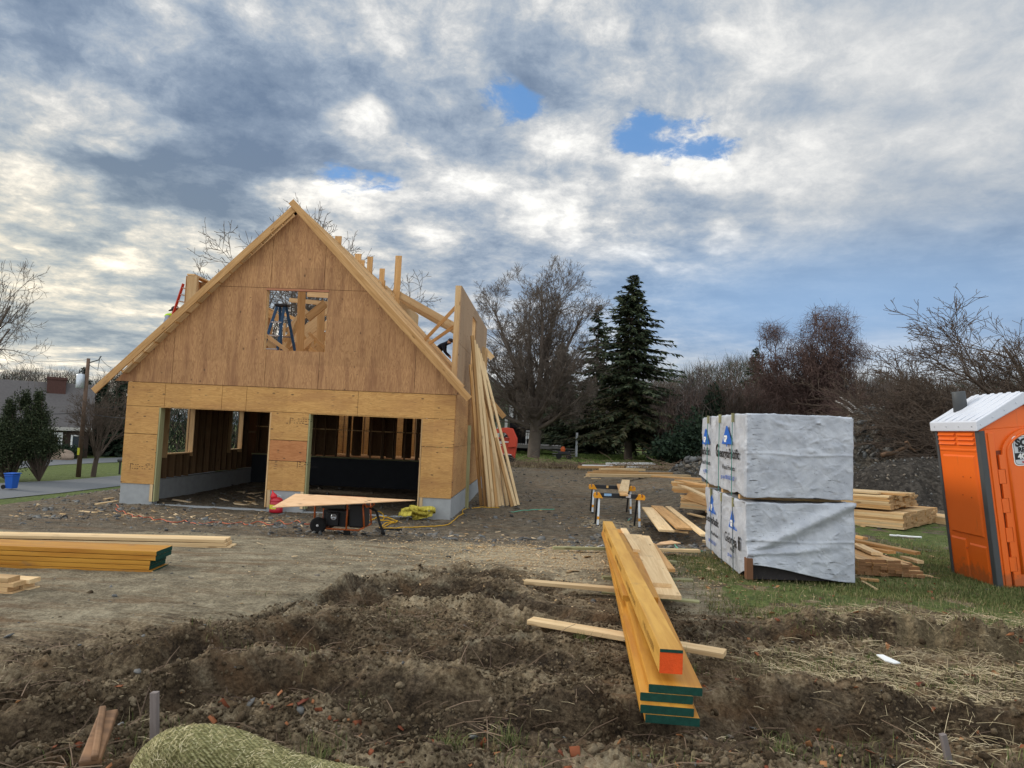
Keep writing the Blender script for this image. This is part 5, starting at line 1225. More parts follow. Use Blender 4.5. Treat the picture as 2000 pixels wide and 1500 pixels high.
    mb = MB(); mb.prism([(x, Y_ - e, z) for x, z in prof], (0, D + 2 * e, 0)); rf = mb.build('roof', M['roof_white'], t, bevel=.012)
    mb = MB()
    for k in range(6):
        y = Y_ + .02 + k * .155; mb.prism([(X + .0, y, zr + .172), (X + .18, y, zr + .25), (X + W / 2, y, zr + .14 + rise + .012), (X + W / 2, y, zr + .14 + rise - .02), (X + .15, y, zr + .22), (X - .02, y, zr + .15)], (0, .075, 0))
    mb.build('roof_rib', M['roof_white'], rf, bevel=.008)
    mb = MB()
    for k in range(4): mb.lathe((X - e + .0, Y_ + .06 + k * .26, zr + .08), [(.010, -.002), (.008, .006)], 8, axis=(-1, 0, 0))
    for k in range(4): mb.lathe((X + .02 + .15 * k, Y_ - e, zr + .10 + .15 * k * .5), [(.010, -.002), (.008, .006)], 8, axis=(0, -1, 0))
    mb.build('screw', M['metal'], rf)
    mb = MB(); mb.lathe((X + .27, Y_ + D - .18, zr + .18), [(.085, 0), (.078, .33), (.070, .34), (.065, .28)], 20); mb.build('vent_pipe', M['strip'], t, smooth=True)
    t.rotation_euler = Euler((0, -.125, .03), 'XYZ')
toilet()

# ------------------------------------------------------------------ STRAW WATTLE, STAKES
def wattle():
    m, t, b = new_mat('straw_mesh', .9, .15); p = t.n('ShaderNodeTexCoord').outputs['Object']
    n = t.noise(t.n('ShaderNodeMapping', Vector=p, Rotation=(0, 0, .3), Scale=(40, 160, 90)).outputs[0], 1, 5, .6)
    c = t.ramp(n, [(.3, (.09, .075, .025)), (.5, (.28, .26, .11)), (.7, (.50, .46, .25))]); setc(t, b, c); wv_ = t.n('ShaderNodeTexWave', {'bands_direction': 'DIAGONAL'}, Vector=p, Scale=26.0, Distortion=5.0, Detail=3.0).outputs[1]; bump(t, b, t.m('ADD', n, wv_), .9, .012)
    c = t.mix(t.m('MULTIPLY', t.mr(wv_, .35, .1), .55), c, (.10, .095, .035, 1)); setc(t, b, c)
    pts = [(gz(245, 1535, .66)), (gz(286, 1496, .75)), gz(322, 1444, .86), gz(365, 1418, .92), gz(435, 1418, .93), gz(500, 1438, .90), gz(575, 1466, .86), gz(660, 1486, .82), gz(760, 1502, .78), gz(900, 1530, .70)]
    P = [Vector(q) - Vector((0, 0, .085)) + Vector((0, -.05, 0)) for q in pts]
    rs = [.07, .082, .094, .10, .10, .098, .094, .09, .088, .085]
    Q = []; R_ = []
    for i in range(len(P) - 1):
        for k in range(9):
            u = k / 9; a, b2, c2, d2 = P[max(i - 1, 0)], P[i], P[i + 1], P[min(i + 2, len(P) - 1)]
            Q.append(.5 * ((2 * b2) + (-a + c2) * u + (2 * a - 5 * b2 + 4 * c2 - d2) * u * u + (-a + 3 * b2 - 3 * c2 + d2) * u ** 3)); R_.append(rs[i] * (1 - u) + rs[i + 1] * u)
    mb = MB(); mb.tube(Q, R_, 28); o = mb.build('straw_wattle', m, smooth=True, org=P[3])
    tag(o, 'fuzzy greenish straw erosion roll humped over at the bottom left', 'straw roll')
    me = o.data; n_ = len(me.vertices); co = np.zeros(n_ * 3); me.vertices.foreach_get('co', co); co = co.reshape(-1, 3); no = np.zeros(n_ * 3); me.vertices.foreach_get('normal', no); no = no.reshape(-1, 3)
    co += no * (.022 * (fbm(co[:, 0] * 9, co[:, 1] * 9, co[:, 2] * 9, o=4, seed=4) - .5))[:, None]; me.vertices.foreach_set('co', co.ravel())
    rng = np.random.default_rng(3); Nf = 7500; seg = rng.integers(0, len(Q) - 1, Nf); th = rng.uniform(0, 2 * math.pi, Nf)
    Qa = np.array([q[:] for q in Q]); d = Qa[seg + 1] - Qa[seg]; L_ = np.linalg.norm(d, axis=1, keepdims=True); d /= L_
    up = np.array([0, 0, 1.]); s1 = np.cross(d, up); s1 /= np.linalg.norm(s1, axis=1, keepdims=True); s2 = np.cross(s1, d)
    nn = s1 * np.cos(th)[:, None] + s2 * np.sin(th)[:, None]; c = Qa[seg] + d * L_ * rng.uniform(0, 1, (Nf, 1)) + nn * (np.array(R_)[seg] + .001)[:, None]
    tn = np.cross(nn, d); ang = rng.normal(.9, .5, Nf); dr = d * np.cos(ang)[:, None] + tn * np.sin(ang)[:, None] + nn * rng.uniform(-.02, .12, (Nf, 1))
    dr /= np.linalg.norm(dr, axis=1, keepdims=True); ln = rng.uniform(.008, .030, (Nf, 1)); wv = np.cross(dr, nn) * .0013
    V = np.concatenate([c - wv, c + wv, c + dr * ln + wv * .5, c + dr * ln - wv * .5], 1).reshape(-1, 4, 3).reshape(-1, 3)
    F = np.arange(Nf * 4).reshape(-1, 4)
    ms, t2, b2_ = new_mat('loose_straw_fibres', .8, .2); g2 = t2.n('ShaderNodeNewGeometry'); cc = t2.ramp(g2.outputs['Random Per Island'], [(0, (.12, .10, .04)), (.4, (.33, .29, .13)), (.75, (.50, .43, .22)), (1, (.72, .62, .40))]); setc(t2, b2_, cc)
    fo = link('straw_fibre', mesh_np('straw_fibre', V - np.array(o.location)[None], F, [ms]), o); fo['kind'] = 'stuff'
wattle()
def stake(px0, px1, z0, label, w_=.032):
    a = Vector(gz(px0[0], px0[1], z0)); b_ = Vector(gz(px1[0], px1[1], z0 + .0)); top = Vector(at(px1[0], px1[1], a.y)); a = a - (top - a).normalized() * .15
    lumber('wooden_stake', a, top, w_, w_, wood('stake_wood', (.23, .20, .19), (.14, .115, .105), knot=.2, weather=.2), None, label, 'stake', up=(0, -1, 0))
stake((302, 1500), (302, 1352), .66, 'grey weathered stake standing behind the straw roll')
stake((1856, 1500), (1841, 1434), .66, 'grey wooden stake with cut top at the bottom right edge', .03)
# rough bark slab and white scrap
f = MB(); a = Vector(gz(175, 1490, .78)); b_ = Vector(gz(212, 1392, .84)); f.bar(a, b_, .085, .03, (0, -.3, 1)); f.bar(a + Vector((.02, 0, .02)), b_ + Vector((-.03, 0, .02)), .03, .03)
ob = f.build('bark_slab', wood('bark_wood', (.22, .12, .06), (.10, .055, .03), grain=12), org=a, bevel=.008); tag(ob, 'rough brown slab of bark lying left of the grey stake', 'bark')
f = MB(); a = np.array(gz(1737, 1288, .72)); a[2] = max(float(H(a[0], a[1])) + .03, .7); f.prism([(a[0] + x, a[1] + y, a[2] + z) for x, y, z in ((-.07, .05, .03), (-.02, .055, .03), (.07, -.02, .0), (.02, -.04, 0), (-.04, -.02, .01))], (0, 0, .008)); tag(f.build('foam_scrap', M['white'], org=a), 'jagged white scrap lying in the grass at the right', 'scrap')
f = MB(); f.tube(ground_line([(1738, 1048), (1760, 1049), (1800, 1052)], .03), .02, 6); tag(f.build('plastic_strip', M['white'], smooth=True), 'thin white plastic strip in the grass below the lumber bundles', 'plastic')
f = MB(); f.tube(ground_line([(1131, 1078), (1145, 1072), (1160, 1076), (1178, 1070)], .03), .012, 6); tag(f.build('plastic_film', M['white'], smooth=True), 'clear plastic film scrap left of the beam stack on sawdust', 'plastic')

# ------------------------------------------------------------------ RED LOADER
M['loader'] = simple('loader_red', (.50, .055, .025), .5, .35, var=.12)
def loader():
    c = at(990, 900, 40.0); X, Y_, Z = c[0] - .5, 40.0, float(Hbase(c[0], 40.0))
    t = empty('compact_loader', (X, Y_, Z), 'orange red compact loader half hidden behind the leaning boards', 'loader')
    for y in (Y_ - .75, Y_ + .5):
        f = MB(); pr = [(-1.2, .12), (-1.0, .0), (.75, .0), (.95, .15), (.95, .35), (.75, .5), (-1.0, .5), (-1.2, .35)]; f.prism([(X + x, y, Z + z) for x, z in pr], (0, .3, 0)); f.build('track', M['rubber'], t, bevel=.03)
    f = MB(); pr = [(-1.2, .35), (.95, .30), (1.0, .9), (1.0, 1.35), (.8, 1.45), (-.3, 1.42), (-1.2, 1.2)]; f.prism([(X + x, Y_ - .55, Z + z) for x, z in pr], (0, 1.1, 0)); bd = f.build('body', M['loader'], t, bevel=.03)
    for y in (Y_ - .72, Y_ + .55):
        f = MB(); f.prism([(X + x, y, Z + z) for x, z in ((.55, .9), (1.02, .95), (1.02, 1.4), (.75, 1.95), (.45, 2.0), (-1.6, 1.65), (-1.6, 1.45), (.35, 1.72), (.62, 1.4))], (0, .16, 0)); f.build('lift_arm', M['loader'], t, bevel=.02)
        f = MB(); f.tube([(X - .3, y + .02, Z + 1.0), (X + .5, y + .02, Z + 1.6)], .05, 8); f.build('cylinder', M['black'], t)
    f = MB(); f.bx(X - 2.0, X - 1.5, Y_ - .8, Y_ + .8, Z + .1, Z + .8); f.build('bucket', M['loader'], t)
    f = MB(); f.prism([(X + x, Y_ - .562, Z + z) for x, z in ((-.2, .95), (-.05, 1.15), (.12, 1.24), (.75, 1.24), (.75, 1.18), (.3, 1.16), (.1, 1.05), (.22, 1.0), (.05, .93))], (0, .008, 0)); f.build('stripe', M['white'], t)
    put_text('lettering', 'AUSLER', .2, (X + .10, Y_ - .565, Z + .48), (1, 0, 0), (.25, 0, 1), M['white'], t, bold=.006)
loader()
# ------------------------------------------------------------------ PEOPLE AND LADDERS
def skinned(name, J, E_, mats, facefn, loc, sub=2):
    """J: joints (x,y,z,r); E_: edges. one continuous skinned surface"""
    me = bpy.data.meshes.new(name); me.from_pydata([j[:3] for j in J], E_, [])
    ob = bpy.data.objects.new(name, me); COL.objects.link(ob)
    ob.modifiers.new('skin', 'SKIN'); sk = me.skin_vertices[0].data if me.skin_vertices else None
    for i, j in enumerate(J): sk[i].radius = (j[3], j[3] * (j[4] if len(j) > 4 else 1)); sk[i].use_root = (i == 0)
    s_ = ob.modifiers.new('sub', 'SUBSURF'); s_.levels = sub; s_.render_levels = sub
    dg = bpy.context.evaluated_depsgraph_get(); dg.update(); m2 = bpy.data.meshes.new_from_object(ob.evaluated_get(dg)); bpy.data.objects.remove(ob)
    m2.materials.clear()
    for m in mats: m2.materials.append(m)
    for p in m2.polygons: p.material_index = facefn(p.center); p.use_smooth = True
    o = link(name, m2); o.location = loc; return o
M['skin'] = simple('skin', (.42, .23, .15), .6, .3); M['grey_cloth'] = simple('grey_sweatshirt', (.30, .33, .40), .9, .1, sc=20); M['navy'] = simple('dark_trousers', (.025, .03, .045), .9, .1)
M['lime'] = simple('lime_hood', (.38, .60, .03), .8, .2); M['cap'] = simple('dark_cap', (.035, .025, .025), .8, .2); M['blk_cloth'] = simple('black_jacket', (.012, .013, .018), .9, .1)
# joints: pelvis, chest, neck, head..., legs, arms (facing -X)
Jm = [(0, 0, .95, .15), (-.05, 0, 1.15, .15), (-.14, 0, 1.38, .17), (-.20, 0, 1.50, .075), (-.27, 0, 1.60, .095), (-.29, 0, 1.68, .10),
      (0, .11, .88, .10), (-.03, .14, .50, .075), (.03, .15, .10, .05), (-.12, .16, .04, .045), (0, -.11, .88, .10), (-.10, -.14, .50, .075), (-.04, -.15, .10, .05), (-.19, -.16, .04, .045),
      (-.13, .20, 1.42, .075), (-.20, .24, 1.16, .055), (-.42, .20, 1.06, .04), (-.50, .18, 1.05, .035), (-.13, -.20, 1.42, .075), (-.24, -.24, 1.18, .055), (-.45, -.18, 1.10, .04), (-.53, -.16, 1.09, .035)]
Em = [(0, 1), (1, 2), (2, 3), (3, 4), (4, 5), (0, 6), (6, 7), (7, 8), (8, 9), (0, 10), (10, 11), (11, 12), (12, 13), (2, 14), (14, 15), (15, 16), (16, 17), (2, 18), (18, 19), (19, 20), (20, 21)]
def ff(c):
    if c.z > 1.50 or c.x < -.46: return 1
    return 0 if c.z > .95 else 2
hd = at(344, 609, 21.0); base = (hd[0] - .02, 21.0, hd[2] - 1.66)
def mirrorx(J): return [(-j[0], *j[1:]) for j in J]
# worker on the left: back to the camera's left, looking down to the left (cap brim left)
base = (hd[0] - .30, 21.0, hd[2] - 1.62)
p1_ = skinned('person', mirrorx(Jm), Em, [M['grey_cloth'], M['skin'], M['navy']], lambda c: 1 if (c.z > 1.50 or c.x > .46) else (0 if c.z > .95 else 2), base)
tag(p1_, 'person in grey sweatshirt with lime hood and dark cap bending beyond the left roof edge', 'person')
bv = Vector(base)
f = MB(); f.lathe(bv + Vector((.28, 0, 1.66)), [(.115, 0), (.122, .04), (.11, .09), (.07, .125), (.01, .135)], 16, axis=(-.25, 0, 1)); f.prism([bv + Vector((x, y, z)) for x, y, z in ((.20, -.08, 1.69), (.09, -.06, 1.64), (.07, 0, 1.635), (.09, .06, 1.64), (.20, .08, 1.69))], (0, 0, .012)); f.build('cap', M['cap'], p1_, smooth=True)
f = MB(); f.tube([bv + Vector((.11 * math.cos(a) + .14, .14 * math.sin(a), 1.49 + .02 * math.cos(a))) for a in np.linspace(0, 2 * math.pi, 13)], .055, 8); f.build('hood', M['lime'], p1_, smooth=True)
for k, (dx_, dy_) in enumerate(((-.20, -.035), (-.20, .035))):
    MB().lathe(bv + Vector((.19, dy_, 1.645)), [(.012, 0), (.004, .008)], 8, axis=(-1, 0, 0)).build('eye', M['cap'], p1_)
MB().lathe(bv + Vector((.20, 0, 1.60)), [(.020, 0), (.008, .03)], 8, axis=(-1, 0, -.2)).build('nose', M['skin'], p1_)
stg = empty('scaffold', (base[0], 21.0, -.3), 'timber staging under the person beyond the left wall', 'scaffold')
for x in (-.55, .55):
    for y in (20.4, 21.8): lumber('post', (base[0] + x, y, -.5), (base[0] + x, y, base[2] - .04), .09, .09, M['frame'], stg, up=(0, 1, 0))
lumber('deck', (base[0] - .75, 21.05, base[2] - .02), (base[0] + .7, 21.05, base[2] - .02), 1.5, .04, M['frame'], stg)
def ladder(name, p0, p1, w_, n, mr_, mrung, label, wide=(0, 1, 0), splay=0.0):
    t = empty(name, p0, label, 'ladder'); wv = Vector(wide).normalized(); p0 = Vector(p0); p1 = Vector(p1)
    for s_ in (-1, 1): lumber('rail', p0 + wv * s_ * (w_ / 2 + splay), p1 + wv * s_ * w_ / 2, .03, .085, mr_, t, up=wv)
    for k in range(n):
        u = (k + .7) / (n + .3); c = p0 + (p1 - p0) * u; h_ = w_ / 2 + splay * (1 - u); f = MB(); f.tube([c - wv * h_, c + wv * h_], .022, 8); f.build('rung', mrung, t)
    return t
M['lad_red'] = simple('ladder_red', (.42, .035, .02), .5, .3, var=.1); M['lad_blue'] = simple('ladder_blue', (.03, .09, .19), .5, .3, var=.1); M['rung'] = simple('rung_alu', (.55, .56, .58), .4, .5)
a = at(352, 608, 20.9); b_ = at(369, 557, 20.9); dv = b_ - a
ladder('extension_ladder', a - dv * 4.9 * .62, b_, .42, 16, M['lad_red'], M['rung'], 'red extension ladder leaning on the left dormer corner', (.35, 1, 0))
ym = 19.35
ta = at(540, 597, ym); tb = at(556, 598, ym); bl = at(521, 660, ym - .1); br_ = at(541, 694, ym + .1)
zf = 3.075
def ext(p, q): 
    u = (zf - p[2]) / (q[2] - p[2]); return p + (q - p) * u
sl = empty('step_ladder', (ta[0], ym, zf), 'blue step ladder with black cap seen through the gable window', 'ladder')
top = Vector((ta[0] + .02, ym, ta[2])); k_ = Vector((.20, 0, 0))
fl, fr_ = top + Vector((-.50, -.25, -(top.z - zf))), top + Vector((.08, -.25, -(top.z - zf))); rl, rr2 = top + Vector((.02, .75, -(top.z - zf))), top + Vector((.62, .75, -(top.z - zf)))
for p_, q_ in ((top, fl), (top + k_, fr_), (top + Vector((.04, .1, 0)), rl), (top + k_ + Vector((.02, .1, 0)), rr2)): lumber('rail', p_, q_, .075, .035, M['lad_blue'], sl, up=(0, 1, 0))
for u in (.2, .36, .52, .68, .84): MB().bar(top + (fl - top) * u, top + k_ + (fr_ - top - k_) * u, .08, .03).build('step', M['rung'], sl)
for u in (.35, .8): MB().bar(top + Vector((.04, .1, 0)) + (rl - top - Vector((.04, .1, 0))) * u, top + k_ + Vector((.02, .1, 0)) + (rr2 - top - k_ - Vector((.02, .1, 0))) * u, .04, .02).build('brace', M['lad_blue'], sl)
MB().box(top + Vector((.12, .05, .02)), (.36, .24, .06)).build('cap', M['black'], sl, bevel=.01)
# worker on the right inside the dormer, bending
hd = at(876, 668, 25.6)
Jb = [(0, 0, .95, .15), (-.10, 0, 1.12, .15), (-.28, 0, 1.27, .16), (-.40, 0, 1.34, .075), (-.48, 0, 1.38, .095), (-.55, 0, 1.42, .09), (0, .11, .88, .10), (-.10, .14, .50, .075), (.05, .15, .10, .05), (-.10, .16, .04, .045), (0, -.11, .88, .10), (-.14, -.14, .50, .075), (0, -.15, .10, .05), (-.15, -.16, .04, .045),
      (-.28, .19, 1.26, .07), (-.34, .22, 1.0, .055), (-.50, .16, .86, .04), (-.55, .14, .80, .035), (-.28, -.19, 1.26, .07), (-.36, -.22, 1.0, .055), (-.52, -.16, .88, .04), (-.57, -.14, .82, .035)]
Jb = mirrorx(Jb)
p2_ = skinned('person', Jb, Em, [M['blk_cloth'], M['skin'], M['navy']], lambda c: 1 if (c.x > .43 and c.z > 1.33) or c.z < .86 and c.x > .50 else (0 if c.z > .9 else 2), (hd[0] - .45, 25.6, hd[2] - 1.38))
tag(p2_, 'person in black clothes bending down inside the right dormer', 'person')
bv = Vector((hd[0] - .45, 25.6, hd[2] - 1.38))
MB().lathe(bv + Vector((.52, 0, 1.40)), [(.11, 0), (.115, .03), (.09, .09), (.01, .12)], 14, axis=(.4, 0, 1)).build('cap', M['cap'], p2_, smooth=True)
for dy_ in (-.03, .03): MB().lathe(bv + Vector((.635, dy_, 1.40)), [(.012, 0), (.004, .008)], 8, axis=(1, 0, 0)).build('eye', M['cap'], p2_)
f = MB(); f.bx(-4.6, XR_ - .2, 25.0, 27.6, bv.z - .05, bv.z - .0); f.build('work_platform', M['ply_low'], house)
# ------------------------------------------------------------------ LEFT SIDE: HOUSE, POLE, BIN
def loc_house(name, org, yaw, label): return empty(name, org, label, 'house', rz=yaw)
M['shingle'] = simple('roof_shingle', (.105, .096, .094), .9, .15, var=.25, sc=4, bmp=.4)
M['brown_wall'] = simple('brown_shingle_wall', (.045, .032, .025), .9, .1, var=.3, sc=8)
M['brick'] = simple('chimney_brick', (.085, .045, .038), .9, .1, var=.35, sc=7)
M['glass'] = simple('window_glass', (.03, .04, .05), .15, .6)
M['door_or'] = simple('orange_door', (.30, .09, .03), .6)
def lbuild(mb, name, mat, parent, bevel=0):
    """build in the parent's local frame"""
    me = bpy.data.meshes.new(name); me.from_pydata([tuple(v) for v in mb.v], [], mb.f)
    for m in (mat if isinstance(mat, list) else [mat]): me.materials.append(m)
    me.polygons.foreach_set('material_index', mb.mi)
    bm = bmesh.new(); bm.from_mesh(me); bmesh.ops.recalc_face_normals(bm, faces=bm.faces); bm.to_mesh(me); bm.free()
    return link(name, me, parent)
hz_ = float(Hbase(-50, 85)); c = at(28, 885, 86.0)
ch = loc_house('cottage', (c[0], 85.0, hz_), rad(34), 'brown shingled cottage with grey roof, brick chimney and white window trim')
w2, d2, eh, rh = 8.2, 5.6, 3.6, 8.9
f = MB(); f.bx(-w2, w2, -d2, d2, -.5, eh); f.prism([(w2, -d2, eh), (w2, d2, eh), (w2, 0, rh - .2)], (-2 * w2, 0, 0)); lbuild(f, 'wall', M['brown_wall'], ch)
f = MB()
for s_ in (-1, 1): f.prism([(-w2 - .4, s_ * (d2 + .5), eh - .1), (w2 + .4, s_ * (d2 + .5), eh - .1), (w2 + .4, 0, rh), (-w2 - .4, 0, rh)], (0, 0, .18))
rf = lbuild(f, 'roof', M['shingle'], ch)
f = MB(); f.bx(3.4, 5.4, -1.6, .3, rh - 3, rh + .5); f.bx(3.3, 5.5, -1.7, .4, rh + .5, rh + .8); lbuild(f, 'chimney', M['brick'], rf)
f = MB(); f.bx(-w2 - .4, w2 + .4, -d2 - .62, -d2 - .5, eh - .35, eh + .05); lbuild(f, 'eave_trim', simple('trim_grey', (.4, .38, .34), .7), ch)
for x in (-4.6, -1.2, 1.4, 7.0):
    f = MB(); f.bx(x - .65, x + .65, -d2 - .08, -d2, .9, 2.75); fr = lbuild(f, 'window', M['white'], ch); f = MB(); f.bx(x - .45, x + .45, -d2 - .1, -d2 - .075, 1.05, 2.6); lbuild(f, 'pane', M['glass'], fr)
f = MB(); f.bx(3.6, 5.5, -d2 - .1, -d2, 0.1, 3.0); dr = lbuild(f, 'door', M['white'], ch); f = MB(); f.bx(4.1, 5.0, -d2 - .13, -d2 - .095, .2, 2.4); lbuild(f, 'door_leaf', M['door_or'], dr)
# gabled wing towards the street
f = MB(); f.bx(-11.5, -5.0, -d2 - 6, -d2 + .5, -.5, 3.0); f.prism([(-11.5, -d2 - 6, 3.0), (-5.0, -d2 - 6, 3.0), (-8.25, -d2 - 6, 7.2)], (0, 6.5, 0)); lbuild(f, 'wing_wall', M['brown_wall'], ch)
f = MB(); f.prism([(-12.1, -d2 - 6.4, 2.5), (-8.25, -d2 - 6.4, 7.4), (-4.4, -d2 - 6.4, 2.5), (-4.4, -d2 - 6.4, 2.75), (-8.25, -d2 - 6.4, 7.7), (-12.1, -d2 - 6.4, 2.75)], (0, 9, 0)); lbuild(f, 'wing_roof', M['shingle'], ch)
f = MB(); f.prism([(-12.1, -d2 - 6.5, 2.35), (-8.25, -d2 - 6.5, 7.3), (-4.4, -d2 - 6.5, 2.35), (-4.4, -d2 - 6.5, 2.7), (-8.25, -d2 - 6.5, 7.7), (-12.1, -d2 - 6.5, 2.7)], (0, .1, 0)); lbuild(f, 'rake_trim', M['white'], ch)

M['pole'] = simple('pole_wood', (.13, .085, .06), .9, .1, var=.35, sc=3)
bp = at(153, 928, 60.0); bp[2] = float(Hbase(bp[0], 60.0)); tp = at(173, 700, 60.0)
up_ = empty('utility_pole', bp, 'leaning wooden utility pole with grey transformer', 'utility pole')
MB().tube([bp, tp], [.20, .14], 12).build('pole', M['pole'], up_, smooth=True)
u = (tp - bp) / np.linalg.norm(tp - bp); q = tp - u * 1.3 + np.array([-.35, -.3, 0])
MB().lathe((q[0], q[1], q[2] - 1.3), [(.32, 0), (.34, .05), (.34, 1.1), (.30, 1.2), (.08, 1.25)], 18).build('transformer', M['metal'], up_, smooth=True)
for dx_ in (-.15, .15): MB().lathe((q[0] + dx_, q[1], q[2] - .05), [(.05, 0), (.07, .12), (.03, .35)], 8).build('insulator', M['strip'], up_)
f = MB(); f.tube([tp - u * .4, tp - u * .2 + np.array([.9, 0, .1]), tp + np.array([1.1, 0, .25])], .05, 6); f.tube([tp - u * .5, tp - u * .9 + np.array([.9, 0, -.1]), tp + np.array([1.0, 0, .2])], .03, 6); f.build('bracket', M['strip'], up_)
f = MB(); f.bar(bp + u * 1.9 + np.array([0, -.27, 0]), bp + u * 2.5 + np.array([0, -.27, 0]), .2, .02, (0, -1, 0)); f.build('marker_plate', M['yellow'], up_)
wires = [((tp - u * .2 + np.array([1.1, 0, .2])), at(245, 716, 64)), (at(-60, 686, 66), tp - u * .1), (at(-40, 776, 62), tp - u * 4.0), (tp - u * 4.0, at(300, 776, 60)), (at(-40, 788, 60), tp - u * 4.6), (tp - u * 4.6, at(330, 806, 58))]
lw = ['thin wire running right from the pole top', 'top wire running left from the pole top', 'upper service wire left of the pole across the roof', 'upper service wire right of the pole', 'thick lower cable left of the pole across the roof', 'thick lower cable right of the pole']
for (a, b_), lab in zip(wires, lw):
    a = Vector(a); b_ = Vector(b_); pts = [a.lerp(b_, k / 12) - Vector((0, 0, .5 * 4 * (k / 12) * (1 - k / 12))) for k in range(13)]
    tag(MB().tube(pts, .035 if 'lower' in lab else .018, 5).build('overhead_wire', M['black'], org=a), lab, 'wire')
M['bin_blue'] = simple('blue_plastic', (.012, .10, .46), .45, .4, var=.08)
bb = gz(22, 955, -3.26); bn = empty('recycling_bin', bb, 'blue wheeled bin at the edge of the road', 'bin')
s_ = 1.0; f = MB(); lo = [(-.24, -.27), (.24, -.27), (.24, .27), (-.24, .27)]; hi = [(-.30, -.36), (.30, -.36), (.30, .36), (-.30, .36)]
f.add([(bb[0] + x, bb[1] + y, bb[2] + .05) for x, y in lo] + [(bb[0] + x, bb[1] + y, bb[2] + 1.02) for x, y in hi], [(0, 1, 2, 3), (4, 5, 6, 7), (0, 1, 5, 4), (1, 2, 6, 5), (2, 3, 7, 6), (3, 0, 4, 7)]); f.bx(bb[0] - .31, bb[0] + .31, bb[1] - .38, bb[1] + .37, bb[2] + .88, bb[2] + .96); f.build('body', M['bin_blue'], bn, bevel=.02)
f = MB(); f.bx(bb[0] - .34, bb[0] + .36, bb[1] - .42, bb[1] + .42, bb[2] + 1.03, bb[2] + 1.10); f.build('lid', M['bin_blue'], bn, bevel=.025)
for y in (-.3, .3): MB().lathe((bb[0] - .36, bb[1] + y, bb[2] + .15), [(.15, -.03), (.15, .03), (.05, .04)], 16, axis=(0, 1, 0)).build('wheel', M['rubber'], bn)
mbx = gz(233, 926, -3.3); mbo = empty('mailbox', mbx, 'dark mailbox on a post by the left corner of the garage', 'mailbox')
MB().bx(mbx[0] - .06, mbx[0] + .06, mbx[1] - .05, mbx[1] + .05, mbx[2], mbx[2] + 1.1).build('post', M['black'], mbo); MB().lathe((mbx[0] - .2, mbx[1], mbx[2] + 1.25), [(.16, 0), (.17, .1), (.17, .5), (.16, .6)], 12, axis=(1, 0, 0)).build('box', M['strip'], mbo)
# ------------------------------------------------------------------ GREEN HOUSE, DECK, FENCES
M['green_siding'] = simple('green_siding', (.17, .19, .13), .8, .15, var=.12, sc=3)
def siding(col, nm):
    m, t, b = new_mat(nm, .8, .15); p = t.n('ShaderNodeTexCoord').outputs['Object']; z = t.n('ShaderNodeSeparateXYZ', i0=p).outputs[2]
    fr = t.m('FRACT', t.m('MULTIPLY', z, 5.0)); n = t.noise(p, 3, 5, .6); c = t.mix(t.mr(fr, .0, .22), tuple(k * .35 for k in col) + (1,), C4(col)); c = t.mix(t.mr(n, .4, .7), c, tuple(k * .8 for k in col) + (1,)); setc(t, b, c); bump(t, b, fr, .5, .03); return m
sd_g = siding((.20, .225, .155), 'green_clapboard'); sd_p = siding((.075, .065, .075), 'dark_clapboard')
gy = 54.0; k0 = at(958, 800, gy)
gh = empty('green_house', (k0[0], gy, float(Hbase(k0[0], gy))), 'green sided house with white corner boards beyond the leaning boards', 'house')
P = lambda px, py, dy=0: Vector(at(px, py, gy + dy))
f = MB(); a = P(880, 880); b_ = P(991, 880); zt1 = P(991, 775).z; zr_ = P(950, 748).z; zg = a.z - .6
f.prism([(a.x, gy, zg), (b_.x, gy, zg), (b_.x, gy, zt1), ((a.x + b_.x) / 2 - .6, gy, zr_ + 1.3), (a.x, gy, zt1)], (0, 7, 0)); f.build('wall', sd_g, gh)
f = MB(); f.bx(b_.x - .02, b_.x + .32, gy - .05, gy + .1, P(991, 815).z, zt1 + .0); f.build('corner_board', M['white'], gh)
f = MB(); xm = (a.x + b_.x) / 2 - .6; f.prism([(xm, gy - .3, zr_ + 1.35), (b_.x + .4, gy - .3, zt1 - .25), (b_.x + .4, gy - .3, zt1 - .05), (xm, gy - .3, zr_ + 1.6)], (0, 7.6, 0)); f.prism([(xm, gy - .3, zr_ + 1.35), (a.x - .4, gy - .3, zt1 - .25), (a.x - .4, gy - .3, zt1 - .05), (xm, gy - .3, zr_ + 1.6)], (0, 7.6, 0)); f.build('roof', M['shingle'], gh)
f = MB(); f.bx(b_.x + .0, b_.x + 2.0, gy + 2, gy + 8, zg, zt1 - .2); f.build('side_wing', sd_p, gh)
for xx in (.45, .95, 1.5): MB().bx(b_.x + xx, b_.x + xx + .13, gy + 1.9, gy + 1.99, P(991, 825).z, zt1 - .4).build('window_trim', M['white'], gh)
MB().bx(b_.x + 1.85, b_.x + 2.05, gy + 1.85, gy + 2.05, zg, zt1 - .2).build('corner_board', M['white'], gh)
f = MB(); pa, pb = P(966, 808, -1.2), P(998, 818, -1.2); f.prism([pa, P(966, 803, -1.2), P(985, 811, -1.2), P(1000, 815, -1.2), pb], (0, 1.6, 0)); f.build('porch_roof', M['shingle'], gh)
f = MB()
for px in (974, 989): q = P(px, 818, -1); f.bx(q.x - .1, q.x + .1, gy - 1.1, gy - .9, zg, q.z)
f.build('porch_post', M['white'], gh)
